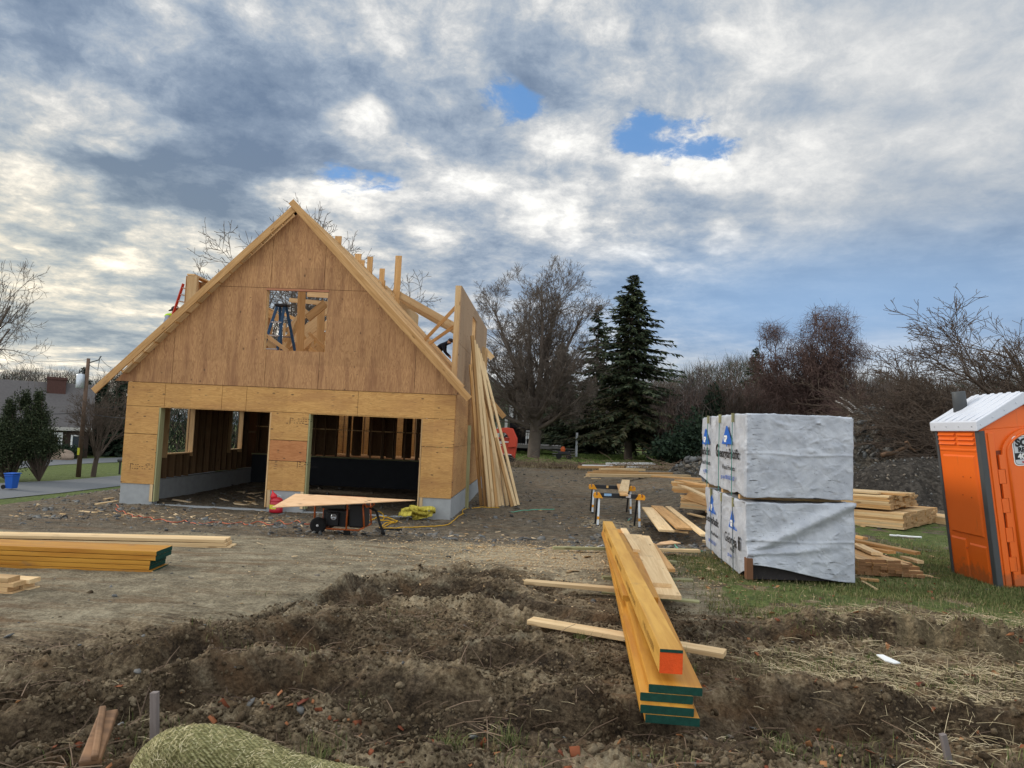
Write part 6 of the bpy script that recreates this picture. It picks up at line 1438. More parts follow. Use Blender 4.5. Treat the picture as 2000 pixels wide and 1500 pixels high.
# deck, privacy fence
q0, q1 = P(998, 880, -3), P(1052, 868, -3); zd = P(1020, 868, -3).z
dk = empty('deck', (q0.x, gy - 3, zg), 'raised deck with dark railing beside the green house', 'deck')
MB().bx(q0.x - .5, q1.x + 1.6, gy - 3, gy + .5, zd - .25, zd).build('platform', simple('deck_grey', (.20, .19, .18), .8), dk)
f = MB(); x = q0.x - .5
while x < q1.x + .2: f.bx(x, x + .035, gy - 2.98, gy - 2.94, zd, zd + .85); x += .16
f.bx(q0.x - .5, q1.x + .2, gy - 3.02, gy - 2.92, zd + .85, zd + .93); f.build('railing', M['black'], dk)
for k in range(5): MB().bx(q1.x + 1.0, q1.x + 2.6, gy - 3.3 - .28 * k, gy - 3.02 - .28 * k, zd - .2 - .17 * k, zd - .15 - .17 * k).build('step', simple('step_grey', (.25, .24, .22), .8), dk)
MB().bx(q1.x + 2.6, q1.x + 2.75, gy - 3.2, gy - 3.05, zg, zd + 1.0).build('post', M['metal'], dk)
f = MB(); r = random.Random(4); x = P(992, 850, 2).x; xe = P(1042, 850, 2).x; zt_ = P(1000, 834, 2).z
while x < xe: f.bx(x, x + .13, gy + 2, gy + 2.03, zg, zt_ + r.uniform(-.02, .02) - .06 * (x - P(992, 850, 2).x)); x += .15
tag(f.build('privacy_fence', simple('fence_brown', (.11, .08, .068), .9, .1, var=.4, sc=6), org=(xe, gy + 2, zg)), 'tall brown board fence behind the deck', 'fence')
q = P(1034, 868, -1.5); ct = empty('garden_chair', (q.x, q.y, zd), 'white plastic chair on the deck', 'chair')
MB().bx(q.x - .3, q.x + .3, q.y - .25, q.y + .25, zd + .4, zd + .45).build('seat', M['white'], ct); MB().bx(q.x - .3, q.x + .3, q.y + .22, q.y + .26, zd + .45, zd + 1.0).build('backrest', M['white'], ct)
for sx in (-.25, .25):
    for sy in (-.2, .2): MB().bx(q.x + sx - .025, q.x + sx + .025, q.y + sy - .025, q.y + sy + .025, zd, zd + .4).build('leg', M['white'], ct)
rf_ = empty('rail_fence', (at(1200, 870, 62)[0], 62, .6), 'dark split rail fence behind the lawn under the spruces', 'fence')
xa, xb = at(1105, 870, 62)[0], at(1330, 870, 62)[0]; x = xa
while x <= xb: z = float(Hbase(x, 62)); MB().bx(x - .07, x + .07, 61.9, 62.1, z - .1, z + 1.15).build('post', M['pole'], rf_); x += 2.2
for dz_ in (.35, .7, 1.03): z = float(Hbase(xa, 62)); MB().tube([(xa, 61.95, z + dz_), (xb, 61.95, z + dz_)], .06, 6).build('rail', M['pole'], rf_)
q = at(1101, 878, 47); z = float(Hbase(q[0], 47)); gc = empty('garden_cart', (q[0], 47, z), 'small black garden cart with orange top on the far lawn', 'cart')
MB().bx(q[0] - .38, q[0] + .45, 46.8, 47.2, z + .3, z + .5).build('body', M['black'], gc, bevel=.03); MB().lathe((q[0] - .05, 47, z + .5), [(.14, 0), (.17, .15), (.1, .3), (.02, .33)], 12).build('engine_cover', simple('cart_orange', (.6, .12, .03), .5), gc)
MB().tube([(q[0] + .1, 47, z + .5), (q[0] + .4, 47, z + .6), (q[0] + .5, 47, z + .5)], .05, 6).build('handle', M['black'], gc)
for dx_ in (-.3, .35):
    for y in (46.75, 47.25): MB().lathe((q[0] + dx_, y, z + .18), [(.18, -.04), (.18, .04)], 12, axis=(0, 1, 0)).build('wheel', M['rubber'], gc)
# ------------------------------------------------------------------ TREES
def tubes_np(segs, sides=3):
    """segs: array (n,8) p0 p1 r0 r1 -> verts, faces"""
    A = np.asarray(segs, float); p0, p1, r0, r1 = A[:, 0:3], A[:, 3:6], A[:, 6:7], A[:, 7:8]
    d = p1 - p0; L = np.linalg.norm(d, axis=1, keepdims=True); d = d / np.maximum(L, 1e-6)
    a = np.cross(d, np.where(np.abs(d[:, 2:3]) > .9, [[1., 0, 0]], [[0, 0, 1.]])); a /= np.linalg.norm(a, axis=1, keepdims=True); b = np.cross(d, a)
    V = []
    for p, r in ((p0 - d * r0 * .3, r0), (p1 + d * r1 * .3, r1)):
        for k in range(sides):
            t = 2 * math.pi * k / sides; V.append(p + (a * math.cos(t) + b * math.sin(t)) * r)
    V = np.stack(V, 1); n = len(A); base = (np.arange(n) * 2 * sides)[:, None]
    F = np.concatenate([base + np.array([[k, (k + 1) % sides, sides + (k + 1) % sides, sides + k]]) for k in range(sides)], 0)
    return V.reshape(-1, 3), F
def grow(rng, p, d, L, r, lv, P, out):
    n = P['n'][lv]; p = np.array(p, float); d = np.array(d, float); d /= np.linalg.norm(d); st = L / n; mx = len(P['n']) - 1
    kids = P['kids'][lv] if lv < mx else 0; spots = sorted(rng.uniform(P['start'][lv], 1, kids)) if kids else []
    r_end = r * P['taper'][lv]; si = 0; az0 = rng.uniform(0, 6.28)
    for i in range(n):
        d = d + rng.normal(0, P['wob'][lv], 3) + np.array([0, 0, P['trop'][lv]]); d /= np.linalg.norm(d)
        ra = r + (r_end - r) * i / n; rb = r + (r_end - r) * (i + 1) / n; q = p + d * st
        out[lv].append((*p, *q, max(ra, P['rmin']), max(rb, P['rmin'])))
        while si < len(spots) and spots[si] <= (i + 1) / n:
            u = spots[si] * n - i; c = p + d * st * u; ang = rng.normal(P['ang'][lv], .16); az0 += 2.4 + rng.uniform(-.5, .5)
            a = np.cross(d, [0.3, .2, 1.0]); a /= np.linalg.norm(a); b = np.cross(d, a)
            nd = d * math.cos(ang) + (a * math.cos(az0) + b * math.sin(az0)) * math.sin(ang)
            rr__ = ra + (rb - ra) * u; grow(rng, c, nd, L * P['ratio'][lv] * rng.uniform(.7, 1.15) * (1.15 - .45 * spots[si]), rr__ * P['rr'][lv], lv + 1, P, out); si += 1
        p = q
    return p
M['bark'] = simple('grey_bark', (.125, .102, .084), .95, .1, var=.35, sc=3)
M['bark2'] = simple('brown_twigs', (.10, .075, .058), .95, .1, var=.3, sc=1)
M['twig_red'] = simple('reddish_twigs', (.105, .068, .058), .95, .1, var=.3, sc=1)
M['twig_grey'] = simple('greyish_twigs', (.115, .095, .085), .95, .1, var=.3, sc=1)
def bare_tree(name, org, P, seed, label, mat, lean=(0, 0, 1), height=None, width=None, group=None, limbs=None, kz=None):
    rng = np.random.default_rng(seed); out = [[] for _ in P['n']]; org = np.array(org, float)
    grow(rng, org, lean, P['L'], P['R'], 0, P, out)
    if limbs:
        for (q, d, L, r) in limbs: grow(rng, org + np.array(q), d, L, r, 1, P, out)
    allp = np.array([s for o in out for s in o]); 
    if height:
        top = np.percentile(allp[:, 5], 99.7) - org[2]; k = height / top
        hw = np.percentile(np.abs(allp[:, 3] - org[0]), 98); kx = (width / 2) / hw if width else k
        sc = np.array([kx, kx, k]); out = [[tuple(np.concatenate([(np.array(s[:3]) - org) * sc + org, (np.array(s[3:6]) - org) * sc + org, s[6:]])) for s in o] for o in out]
    if kz: out = [[(s[0], s[1], org[2] + (s[2] - org[2]) * kz, s[3], s[4], org[2] + (s[5] - org[2]) * kz, s[6], s[7]) for s in o] for o in out]
    t = empty(name, org, label, 'tree', group)
    V, F = tubes_np(out[0], 10); me = mesh_np('trunk', V - org, F, [mat], smooth=True); link('trunk', me, t)
    V1, F1 = tubes_np(out[1], 6); V2, F2 = tubes_np([s for o in out[2:] for s in o], 3)
    me = mesh_np('crown', np.concatenate([V1, V2]) - org, np.concatenate([F1, F2 + len(V1)]), [mat], smooth=True); link('crown', me, t)
    return t
MAPLE = dict(n=[3, 7, 6, 5, 4, 3], kids=[10, 9, 7, 5, 3, 0], start=[.45, .22, .15, .15, .2, 0], taper=[.85, .30, .3, .35, .5, .5], wob=[.03, .07, .09, .11, .13, .15], trop=[0, .07, .06, .045, .03, .02],
             ang=[.62, .52, .55, .6, .6, 0], ratio=[2.6, .62, .62, .6, .55, 0], rr=[.52, .55, .55, .6, .7, 0], rmin=.011, L=2.6, R=.46)
B = lambda px, py, Y: np.array([at(px, py, Y)[0], Y, float(Hbase(at(px, py, Y)[0], Y))])
o = B(1042, 893, 47)
hM = at(1050, 503, 47)[2] - o[2] - 1.5; lim = []
for i in range(20):
    pol = rad(6 + 74 * (i / 19) ** .85); a_ = i * 2.39996; d_ = np.array([math.sin(pol) * math.cos(a_), math.sin(pol) * math.sin(a_), math.cos(pol)]); q_ = np.array([0, 0, 2.9 - 1.1 * i / 19])
    tt = np.linspace(.2, 14, 400); pp = q_[None] + d_[None] * tt[:, None]; cz_ = hM * .60; ins_ = (pp[:, 0] / 4.5) ** 2 + (pp[:, 1] / 4.5) ** 2 + ((pp[:, 2] - cz_) / (hM * .41)) ** 2 < 1
    Lr = tt[ins_].max() if ins_.any() else 5.0
    lim.append((q_, d_, Lr * .92, .10 + .015 * Lr))
PM = dict(n=[4, 8, 6, 5, 4, 3], kids=[0, 13, 7, 6, 3, 0], start=[.9, .18, .15, .15, .2, 0], taper=[.80, .22, .3, .35, .5, .5], wob=[.02, .05, .10, .12, .14, .15], trop=[0, .02, .055, .06, .05, .03], ang=[.5, .62, .62, .62, .6, 0], ratio=[1, .36, .58, .6, .55, 0], rr=[.5, .42, .5, .55, .7, 0], rmin=.0085, L=3.4, R=.44)
bare_tree('maple_tree', o, PM, 12, 'large leafless tree with rounded crown right of the garage', M['bark'], limbs=lim)
o = B(545, 893, 40); P = dict(MAPLE, L=3.2, R=.38, wob=[.03, .12, .16, .18, .18, .2], kids=[8, 8, 6, 5, 2, 0], ratio=[2.4, .7, .65, .6, .5, 0], trop=[0, .03, .02, .01, 0, 0], rmin=.012)
bare_tree('bare_tree', o, P, 5, 'crooked leafless tree rising behind the garage roof', M['bark'], height=at(460, 398, 40)[2] - o[2], width=14.5)
o = B(183, 918, 61); P = dict(MAPLE, L=1.5, R=.22, kids=[8, 7, 5, 3, 2, 0], trop=[0, .1, .06, .04, .02, 0], ang=[.5, .45, .5, .5, .5, 0], rmin=.011)
bare_tree('bare_tree', o, P, 8, 'small leafless tree between utility pole and garage corner', M['bark2'], height=9.3, width=5.6)
# tree off the left edge with a limb reaching into the picture
o = B(-170, 940, 36); P = dict(MAPLE, L=3.0, R=.36, kids=[6, 6, 5, 4, 2, 0], wob=[.03, .10, .14, .16, .18, .2], trop=[0, .05, .03, .02, 0, 0], rmin=.009)
bare_tree('bare_tree', o, P, 21, 'leafless tree at the left edge with a limb rising over the cottage roof', M['bark'], height=at(0, 530, 36)[2] - o[2] + .5, width=10.6,
          limbs=[(np.array(at(-60, 830, 36)) - o, np.array(at(60, 705, 36)) - np.array(at(-60, 830, 36)), 6.2, .16), (np.array(at(-90, 800, 36)) - o, np.array([1, .1, .75]), 5.0, .12)])
# big spreading tree at the right edge
o = B(2130, 880, 25); P = dict(MAPLE, L=2.2, R=.34, kids=[8, 9, 7, 6, 2, 0], ang=[1.0, .55, .55, .6, .6, 0], wob=[.03, .07, .10, .12, .14, .2], trop=[0, .02, .03, .03, .02, 0], rmin=.008)
lim = [(np.array([-.1, 0, 1.6]), np.array([-1, .1, .42]), 6.4, .16), (np.array([-.1, 0, 1.9]), np.array([-.9, -.1, .75]), 6.0, .15), (np.array([0, .2, 1.3]), np.array([-1, .2, .12]), 6.8, .13), (np.array([0, 0, 2.1]), np.array([-.5, .2, 1]), 5.8, .15), (np.array([0, 0, 1.2]), np.array([-1, -.2, .02]), 5.6, .10)]
bare_tree('bare_tree', o, P, 31, 'wide spreading leafless tree whose branches sweep in from the right edge', M['bark2'], limbs=lim, kz=.74)
# reddish vine covered tree
o = B(1590, 885, 44); P = dict(MAPLE, L=1.8, R=.26, kids=[9, 8, 7, 6, 3, 0], wob=[.03, .1, .14, .16, .2, .25], trop=[0, .07, .03, -.01, -.06, -.1], rmin=.013)
tr = bare_tree('vine_tree', o, P, 17, 'reddish brown tree tangled with vines above the wrapped packs', M['twig_red'], height=at(1600, 612, 44)[2] - o[2], width=7.2)
def twig_cloud(name, blobs_, mat, parent=None, length=(.3, .9), wd=.016, up=.3, seed=1, org=(0, 0, 0)):
    rng = np.random.default_rng(seed); Vs = []
    for (c, rr_, n) in blobs_:
        c = np.array(c, float); u = rng.normal(0, 1, (n, 3)); u /= np.linalg.norm(u, axis=1, keepdims=True); p = c + u * (rng.uniform(0, 1, (n, 1)) ** .45) * np.array(rr_)
        d = rng.normal(0, 1, (n, 3)); d[:, 2] += up * 3; d /= np.linalg.norm(d, axis=1, keepdims=True); l = rng.uniform(*length, (n, 1)); s = np.cross(d, rng.normal(0, 1, (n, 3))); s /= np.linalg.norm(s, axis=1, keepdims=True)
        Vs.append(np.stack([p - s * wd * .6, p + s * wd * .6, p + d * l + s * wd * .2, p + d * l - s * wd * .2], 1).reshape(-1, 3))
    V = np.concatenate(Vs) - np.array(org); F = np.arange(len(V)).reshape(-1, 4); o_ = link(name, mesh_np(name, V, F, mat if isinstance(mat, list) else [mat]), parent, None)
    if parent is None: o_.location = org
    return o_
bl = []
for px, py, r_, n in ((1620, 640, 1.7, 2600), (1660, 690, 1.2, 1500), (1510, 650, .9, 900), (1560, 690, 1.5, 1400), (1630, 740, 1.8, 1600), (1530, 760, 1.8, 1500)): bl.append((at(px, py, 44), (r_, r_, r_ * .8), n))
v = twig_cloud('vines', bl, M['twig_red'], tr, (.25, .8), .014, -.1, 3, org=o)

# --- conifers
def leafm(name, c1, c2, c3):
    m, t, b = new_mat(name, .75, .2); g2 = t.n('ShaderNodeNewGeometry'); setc(t, b, t.ramp(g2.outputs['Random Per Island'], [(0, c1), (.5, c2), (1, c3)])); return m
M['needle'] = leafm('spruce_needles', (.020, .032, .018), (.045, .062, .032), (.085, .10, .046))
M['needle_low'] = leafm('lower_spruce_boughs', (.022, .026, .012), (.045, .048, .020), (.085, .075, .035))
M['leaf_dark'] = leafm('dark_evergreen_leaves', (.008, .018, .011), (.018, .034, .018), (.035, .055, .028))
M['leaf_cedar'] = leafm('cedar_leaves', (.014, .022, .010), (.030, .042, .018), (.060, .070, .030))
def conifer(name, org, h, w_, label, seed, bare=.12, dens=1.0, mat='needle', low='needle_low', lowz=.38, irregular=.25, tr_r=None):
    rng = np.random.default_rng(seed); org = np.array(org, float); t = empty(name, org, label, 'tree')
    segs = [(*(org + [0, 0, h * k / 8]), *(org + [0, 0, h * (k + 1) / 8]), (tr_r or h * .022) * (1 - k / 8.2), (tr_r or h * .022) * (1 - (k + 1) / 8.2)) for k in range(8)]
    V, F = tubes_np(segs, 10); link('trunk', mesh_np('trunk', V - org, F, [M['bark']], smooth=True), t)
    nb = int(260 * dens); Vs = []; mi = []; br = []
    for i in range(nb):
        u = bare + (1 - bare) * (i / nb) ** 1.08; z = h * u; prof = (1 - u) ** .85 * (1 if u > .22 else .75 + u); L = w_ / 2 * prof * rng.uniform(1 - irregular, 1 + irregular * .6) + .12
        a = rng.uniform(0, 6.28); droop = -.10 - .25 * (1 - u) + .55 * max(0, u - .75); d = np.array([math.cos(a), math.sin(a), droop]); n = max(3, int(L / .26)); p = org + [0, 0, z]
        for k in range(n):
            d2 = d + [0, 0, .10 * k / n]; q = p + d2 * L / n; br.append((*p, *q, .035 * (1 - k / n) + .008, .035 * (1 - (k + 1) / n) + .008)); m_ = 7 if k else 3
            if k > 0 or u > .8:
                wsp = (.50 * (1 - .6 * k / n) + .12) * min(1, L / 1.5 + .35)
                c = p + (q - p) * rng.uniform(0, 1, (m_, 1)); side = np.cross(d, [0, 0, 1.]); side /= np.linalg.norm(side)
                dr = d[None] * rng.uniform(.2, 1, (m_, 1)) + side[None] * rng.uniform(-1, 1, (m_, 1)) + np.array([0, 0, 1.])[None] * rng.uniform(-.55, .12, (m_, 1)); dr /= np.linalg.norm(dr, axis=1, keepdims=True)
                ln = wsp * rng.uniform(.6, 1.3, (m_, 1)); wv = np.cross(dr, rng.normal(0, 1, (m_, 3)) * .4 + [0, 0, 1.]); wv /= np.linalg.norm(wv, axis=1, keepdims=True); wv = wv * ln * .17
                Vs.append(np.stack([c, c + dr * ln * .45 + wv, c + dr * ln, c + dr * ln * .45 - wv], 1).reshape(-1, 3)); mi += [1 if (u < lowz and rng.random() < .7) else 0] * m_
            p = q
    V, F = tubes_np(br, 3); b_ = link('branches', mesh_np('branches', V - org, F, [M['bark2']]), t)
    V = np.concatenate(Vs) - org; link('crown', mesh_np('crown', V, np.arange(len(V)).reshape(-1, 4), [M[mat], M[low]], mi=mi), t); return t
o = B(1217, 887, 50); o[0] += .0; tp_ = at(1247, 537, 50)
conifer('spruce_tree', o + [.35, 0, 0], tp_[2] - o[2], 9.8, 'tall dark spruce on the lawn, tallest of the evergreens', 3, bare=.13, dens=1.7, irregular=.8, tr_r=.30)
o = B(1160, 885, 58); conifer('spruce_tree', o, at(1163, 595, 58)[2] - o[2], 5.6, 'narrower dark spruce left of the tallest one', 4, bare=.02, dens=1.2, irregular=.7, lowz=.5)
o = B(1090, 885, 64); conifer('spruce_tree', o, at(1090, 668, 64)[2] - o[2], 6.0, 'dark evergreen half hidden behind the big leafless tree', 6, bare=.0, dens=1.2, lowz=.1)
o = B(1135, 885, 60); conifer('spruce_tree', o, at(1135, 770, 60)[2] - o[2], 8.0, 'low dense evergreen between the leafless tree and the spruces', 16, bare=.0, dens=1.4, lowz=.0)
o = B(1472, 890, 62); conifer('spruce_tree', o, at(1472, 678, 62)[2] - o[2], 4.6, 'small dark evergreen behind the reddish vine tree', 9, bare=.1, dens=.8, irregular=.5)
o = B(1010, 880, 70); conifer('spruce_tree', o, at(1010, 700, 70)[2] - o[2], 5.0, 'distant evergreen behind the green house', 19, bare=.0, dens=.8)
for k, (px, py, Y, w_, lab) in enumerate(((230, 722, 92, 9, 'dark evergreen rising beside the left garage corner'), (150, 716, 98, 8, 'ragged evergreen behind the utility pole'), (192, 740, 96, 9, 'dense dark evergreen behind the small leafless tree'))):
    o = B(px, 885, Y); conifer('evergreen_tree', o, at(px, py, Y)[2] - o[2], w_, lab, 40 + k, bare=.0, dens=1.3, irregular=.5, mat='leaf_dark', lowz=.0)
def shrub(name, org, blobs_, label, mat, seed, size=.12, cat='shrub', stems=6):
    rng = np.random.default_rng(seed); org = np.array(org, float); t = empty(name, org, label, cat); Vs = []; segs = []
    for (c, r_, n) in blobs_:
        c = np.array(c, float)
        for _ in range(max(1, n // 220)):
            q = c + rng.normal(0, .4, 3) * r_; m_ = (org + q) / 2 + rng.normal(0, .15, 3); segs += [(*org, *m_, .06, .04), (*m_, *q, .04, .015)]
        cl = c + rng.normal(0, .42, (max(4, n // 40), 3)) * np.array(r_); idx = rng.integers(0, len(cl), n); p = cl[idx] + rng.normal(0, 1, (n, 3)) * np.array(r_) * .22
        d = rng.normal(0, 1, (n, 3)) + (p - c) * .6; d /= np.linalg.norm(d, axis=1, keepdims=True); s = np.cross(d, rng.normal(0, 1, (n, 3))); s /= np.linalg.norm(s, axis=1, keepdims=True); l = rng.uniform(.6, 1.5, (n, 1)) * size
        Vs.append(np.stack([p, p + d * l * .5 + s * l * .28, p + d * l, p + d * l * .5 - s * l * .28], 1).reshape(-1, 3))
    V = np.concatenate(Vs); V[:, 2] = np.maximum(V[:, 2], org[2] + .02); V -= org
    link('crown', mesh_np('crown', V, np.arange(len(V)).reshape(-1, 4), [mat]), t); Vt, Ft = tubes_np(segs, 5); link('trunk', mesh_np('trunk', Vt - org, Ft, [M['bark2']]), t); return t
def pb(px, py, Y, rx, rz, n): return (at(px, py, Y), (rx, rx, rz), n)
o = B(78, 915, 55); shrub('cedar_bush', o, [pb(70, 820, 55, .9, 1.3, 8600), pb(68, 860, 55, 1.5, 1.1, 12200), pb(88, 868, 55, .9, .9, 6600), pb(50, 785, 55, .4, .8, 2200), pb(76, 780, 55, .3, .9, 1500)], 'dark cedar bush in front of the cottage, right one of two', M['leaf_cedar'], 1, .13)
o = B(18, 922, 54); shrub('cedar_bush', o, [pb(12, 842, 54, 1.3, 1.2, 10200), pb(10, 880, 54, 1.8, 1.3, 13000), pb(35, 860, 54, 1.2, 1.3, 8500), pb(20, 800, 54, .4, 1.0, 2200)], 'dark cedar bush at the left edge in front of the cottage', M['leaf_cedar'], 2, .13)
o = B(1330, 893, 44); shrub('rhododendron', o, [pb(1330, 872, 44, 1.4, .75, 5200), pb(1300, 880, 44, .8, .5, 1800), pb(1370, 860, 44, 1.3, 1.0, 4500), pb(1400, 875, 44, 1.2, .8, 3000)], 'low dark green shrub at the right end of the lawn', M['leaf_dark'], 3, .20)
o = B(1392, 885, 47); shrub('evergreen_shrub', o, [pb(1392, 800, 47, .6, 1.2, 2600), pb(1385, 840, 47, .9, 1.1, 3000)], 'narrow bluish evergreen beside the left wrapped pack', M['leaf_dark'], 4, .18)
o = B(128, 898, 82); shrub('foundation_shrub', o, [pb(128, 882, 82, 1.4, .7, 2500)], 'clipped dark shrub in front of the cottage door', M['leaf_dark'], 5, .22)
f = MB(); o = B(115, 897, 80)
bm = bmesh.new(); bmesh.ops.create_icosphere(bm, subdivisions=3, radius=1.0)
for v in bm.verts: k = 1 + .5 * (float(fbm(v.co.x * 1.5 + 9, v.co.y * 1.5, v.co.z * 1.5, o=3)) - .5); v.co = Vector((v.co.x * 1.7 * k, v.co.y * k, v.co.z * .95 * k))
me = bpy.data.meshes.new('boulder'); bm.to_mesh(me); bm.free(); me.materials.append(simple('boulder_stone', (.28, .21, .16), .9, .1, var=.3, sc=2)); bo = link('boulder', me); bo.location = o + [0, 0, .3]; tag(bo, 'pale brown boulder beside the street in front of the cottage', 'boulder')
# --- thickets and far woods: one mass each
def thicket(name, px0, px1, Y0_, Y1_, top_py, n, mat, seed, wd=.022, length=(.5, 1.5), up=.5, base=0.):
    rng = np.random.default_rng(seed); px = rng.uniform(px0, px1, n); Yv = rng.uniform(Y0_, Y1_, n)
    X = np.array([(at(a, 850, 1.0)[0]) for a in np.linspace(px0, px1, 60)]); X = np.interp(px, np.linspace(px0, px1, 60), X) * Yv
    zb = Hbase(X, Yv); top = np.interp(px, [p[0] for p in top_py], [p[1] for p in top_py]) + 26 * (fbm(px / 60, Yv * 0, o=4, seed=seed) - .5) * 2
    ztop = CZ + ((840.4 + .044 * (px - 1000)) - top) / FPX * Yv
    u = rng.uniform(0, 1, n) ** .8; z = zb + (ztop - zb) * u * .92 - .0
    d = rng.normal(0, .5, (n, 3)); d[:, 2] += up * 2; d /= np.linalg.norm(d, axis=1, keepdims=True); l = rng.uniform(*length, (n, 1)); s = np.cross(d, rng.normal(0, 1, (n, 3))); s /= np.linalg.norm(s, axis=1, keepdims=True)
    p = np.stack([X, Yv, z], 1); w_ = wd * rng.uniform(.5, 1.5, (n, 1)) * (1.3 - u[:, None] * .8)
    V = np.stack([p - s * w_, p + s * w_, p + d * l + s * w_ * .2, p + d * l - s * w_ * .2], 1).reshape(-1, 3)
    mi = rng.integers(0, len(mat), n); o_ = link(name, mesh_np(name, V, np.arange(n * 4).reshape(-1, 4), mat, mi=mi)); tag(o_, kind='stuff'); return o_
br_m = [M['bark2'], M['twig_red'], M['twig_grey']]
thicket('brush', 1285, 2250, 46, 60, [(1285, 810), (1340, 760), (1430, 760), (1500, 740), (1600, 760), (1700, 760), (1800, 780), (2250, 800)], 40000, br_m, 1, .020)
thicket('underbrush', 1400, 2250, 31, 42, [(1400, 860), (1560, 845), (1700, 830), (1760, 810), (1850, 800), (2250, 790)], 24000, [M['bark2'], leafm('rusty_brush', (.05, .028, .016), (.09, .05, .03), (.14, .09, .055))], 2, .011, (.3, 1.0))
thicket('far_wood', 940, 2300, 82, 105, [(940, 790), (1100, 760), (1300, 745), (1380, 715), (1450, 715), (1500, 735), (1700, 725), (1800, 740), (2300, 730)], 60000, [M['bark2'], M['twig_grey'], M['leaf_dark']], 3, .045, (.9, 2.4))
thicket('far_wood', -500, 330, 100, 125, [(-500, 720), (0, 735), (60, 725), (110, 715), (160, 722), (240, 725), (330, 740)], 36000, [M['bark2'], M['twig_grey'], M['leaf_dark']], 4, .05, (.9, 2.4))
thicket('far_wood', 330, 960, 100, 118, [(330, 780), (960, 790)], 16000, [M['bark2'], M['leaf_dark']], 5, .06, (.9, 2.4))
SHR = dict(MAPLE, n=[2, 5, 4, 4, 3], kids=[9, 7, 5, 4, 0], start=[.1, .2, .2, .2, 0], L=.8, R=.10, taper=[.8, .3, .35, .4, .5], ratio=[4.0, .6, .6, .55, 0], ang=[.45, .45, .5, .55, 0], wob=[.05, .09, .12, .14, .16], trop=[0, .05, .03, .02, 0], rr=[.55, .55, .6, .7, 0], rmin=.013)
hs = [(1340, 735, 50, 'grey'), (1405, 712, 54, 'grey'), (1430, 740, 48, 'bark2'), (1500, 720, 52, 'red'), (1700, 715, 50, 'grey'), (1725, 735, 44, 'bark2'), (1760, 705, 52, 'bark2'), (1290, 790, 52, 'grey'), (1680, 760, 40, 'red'), (1820, 735, 46, 'grey')]
for k, (px, py, Y, mm) in enumerate(hs):
    o = B(px, 885, Y); lab = ['leafless sapling right of the tallest spruce', 'pale leafless sapling above the left wrapped pack corner', 'brown leafless sapling behind the wrapped packs', 'reddish leafless sapling left of the vine tree', 'pale leafless sapling right of the vine tree', 'brown leafless sapling above the gravel mound', 'tallest leafless sapling above the gravel mound', 'low leafless sapling beside the dark spruce skirt', 'reddish low sapling behind the upper wrapped pack corner', 'leafless sapling behind the portable toilet roof'][k]
    bare_tree('sapling', o, SHR, 60 + k, lab, M['twig_' + mm] if mm != 'bark2' else M['bark2'], height=at(px, py, Y)[2] - o[2], width=4.5)
o = B(1290, 890, 66)
for k, (px, Y, lab) in enumerate(((1296, 60, 'slim dark trunk behind the split rail fence, right one'), (1268, 66, 'slim dark trunk behind the split rail fence, left one'))):
    o = B(px, 880, Y); bare_tree('young_tree', o, dict(SHR, L=2.5, R=.24), 80 + k, lab, M['bark'], height=7.5, width=4)
# fallen pale limbs
for a, b_, Y, lab in (((1632, 783), (1668, 808), 34, 'pale fallen trunk leaning behind the upper wrapped pack'), ((1640, 775), (1676, 803), 35, 'second pale fallen trunk behind the wrapped pack')):
    f = MB(); p, q = Vector(at(*a, Y)), Vector(at(*b_, Y - .5)); f.tube([p, p.lerp(q, .5) + Vector((0, 0, .06)), q, q + (q - p) * .6], [.03, .05, .07, .08], 7); tag(f.build('fallen_limb', simple('pale_bark', (.30, .28, .26), .9, .1, var=.4, sc=6), smooth=True, org=p), lab, 'limb')
# --- soil mounds
def mound(cx, cy, rx, ry, h, seed, label, mat, n=150, rough=.16):
    g_ = np.linspace(-1.15, 1.15, n); U, W_ = np.meshgrid(g_, g_); x = cx + U * rx; y = cy + W_ * ry
    d = np.hypot(U, W_) + .35 * (fbm(x * .5, y * .5, o=3, seed=seed) - .5); prof = S(1.0, .0, d) ** .8
    z = Hbase(x, y) - .25 + (h + .25) * prof + rough * prof ** .3 * (fbm(x * 1.8, y * 1.8, o=6, seed=seed + 1, g=.62, ridge=True) - .5) * (prof > .01)
    idx = np.arange(n * n).reshape(n, n); F = np.stack([idx[:-1, :-1], idx[:-1, 1:], idx[1:, 1:], idx[1:, :-1]], -1).reshape(-1, 4)
    o_ = np.array([cx, cy, float(Hbase(cx, cy))]); me = mesh_np('soil_mound', np.stack([x, y, z], -1).reshape(-1, 3) - o_, F, [mat], smooth=True); ob = link('soil_mound', me, None, o_)
    tag(ob, label, 'soil mound'); return lambda X, Y: None, (x, y, z)
def soilmat(name, ramp_):
    m, t, b = new_mat(name, .95, .15); p = t.n('ShaderNodeTexCoord').outputs['Object']; n = t.noise(p, 9, 8, .72); vo = t.n('ShaderNodeTexVoronoi', Vector=p, Scale=9.0)
    f_ = t.m('ADD', t.m('MULTIPLY', n, .75), t.m('MULTIPLY', vo.outputs['Color'], .25)); setc(t, b, t.ramp(f_, ramp_)); bump(t, b, t.m('ADD', n, t.m('MULTIPLY', vo.outputs['Distance'], -.8)), 1.0, .08); return m
sm1 = soilmat('stony_spoil', [(.3, (.032, .027, .021)), (.5, (.09, .078, .062)), (.65, (.18, .16, .13)), (.8, (.33, .31, .28))])
sm2 = soilmat('dark_topsoil', [(.3, (.014, .012, .010)), (.5, (.042, .036, .030)), (.65, (.085, .074, .062)), (.85, (.24, .22, .19))])
c1 = at(1742, 870, 26); _, m1g = mound(c1[0], 27.5, 3.6, 3.2, 3.15, 3, 'tall stony spoil mound behind the lumber bundles', sm1, rough=.3)
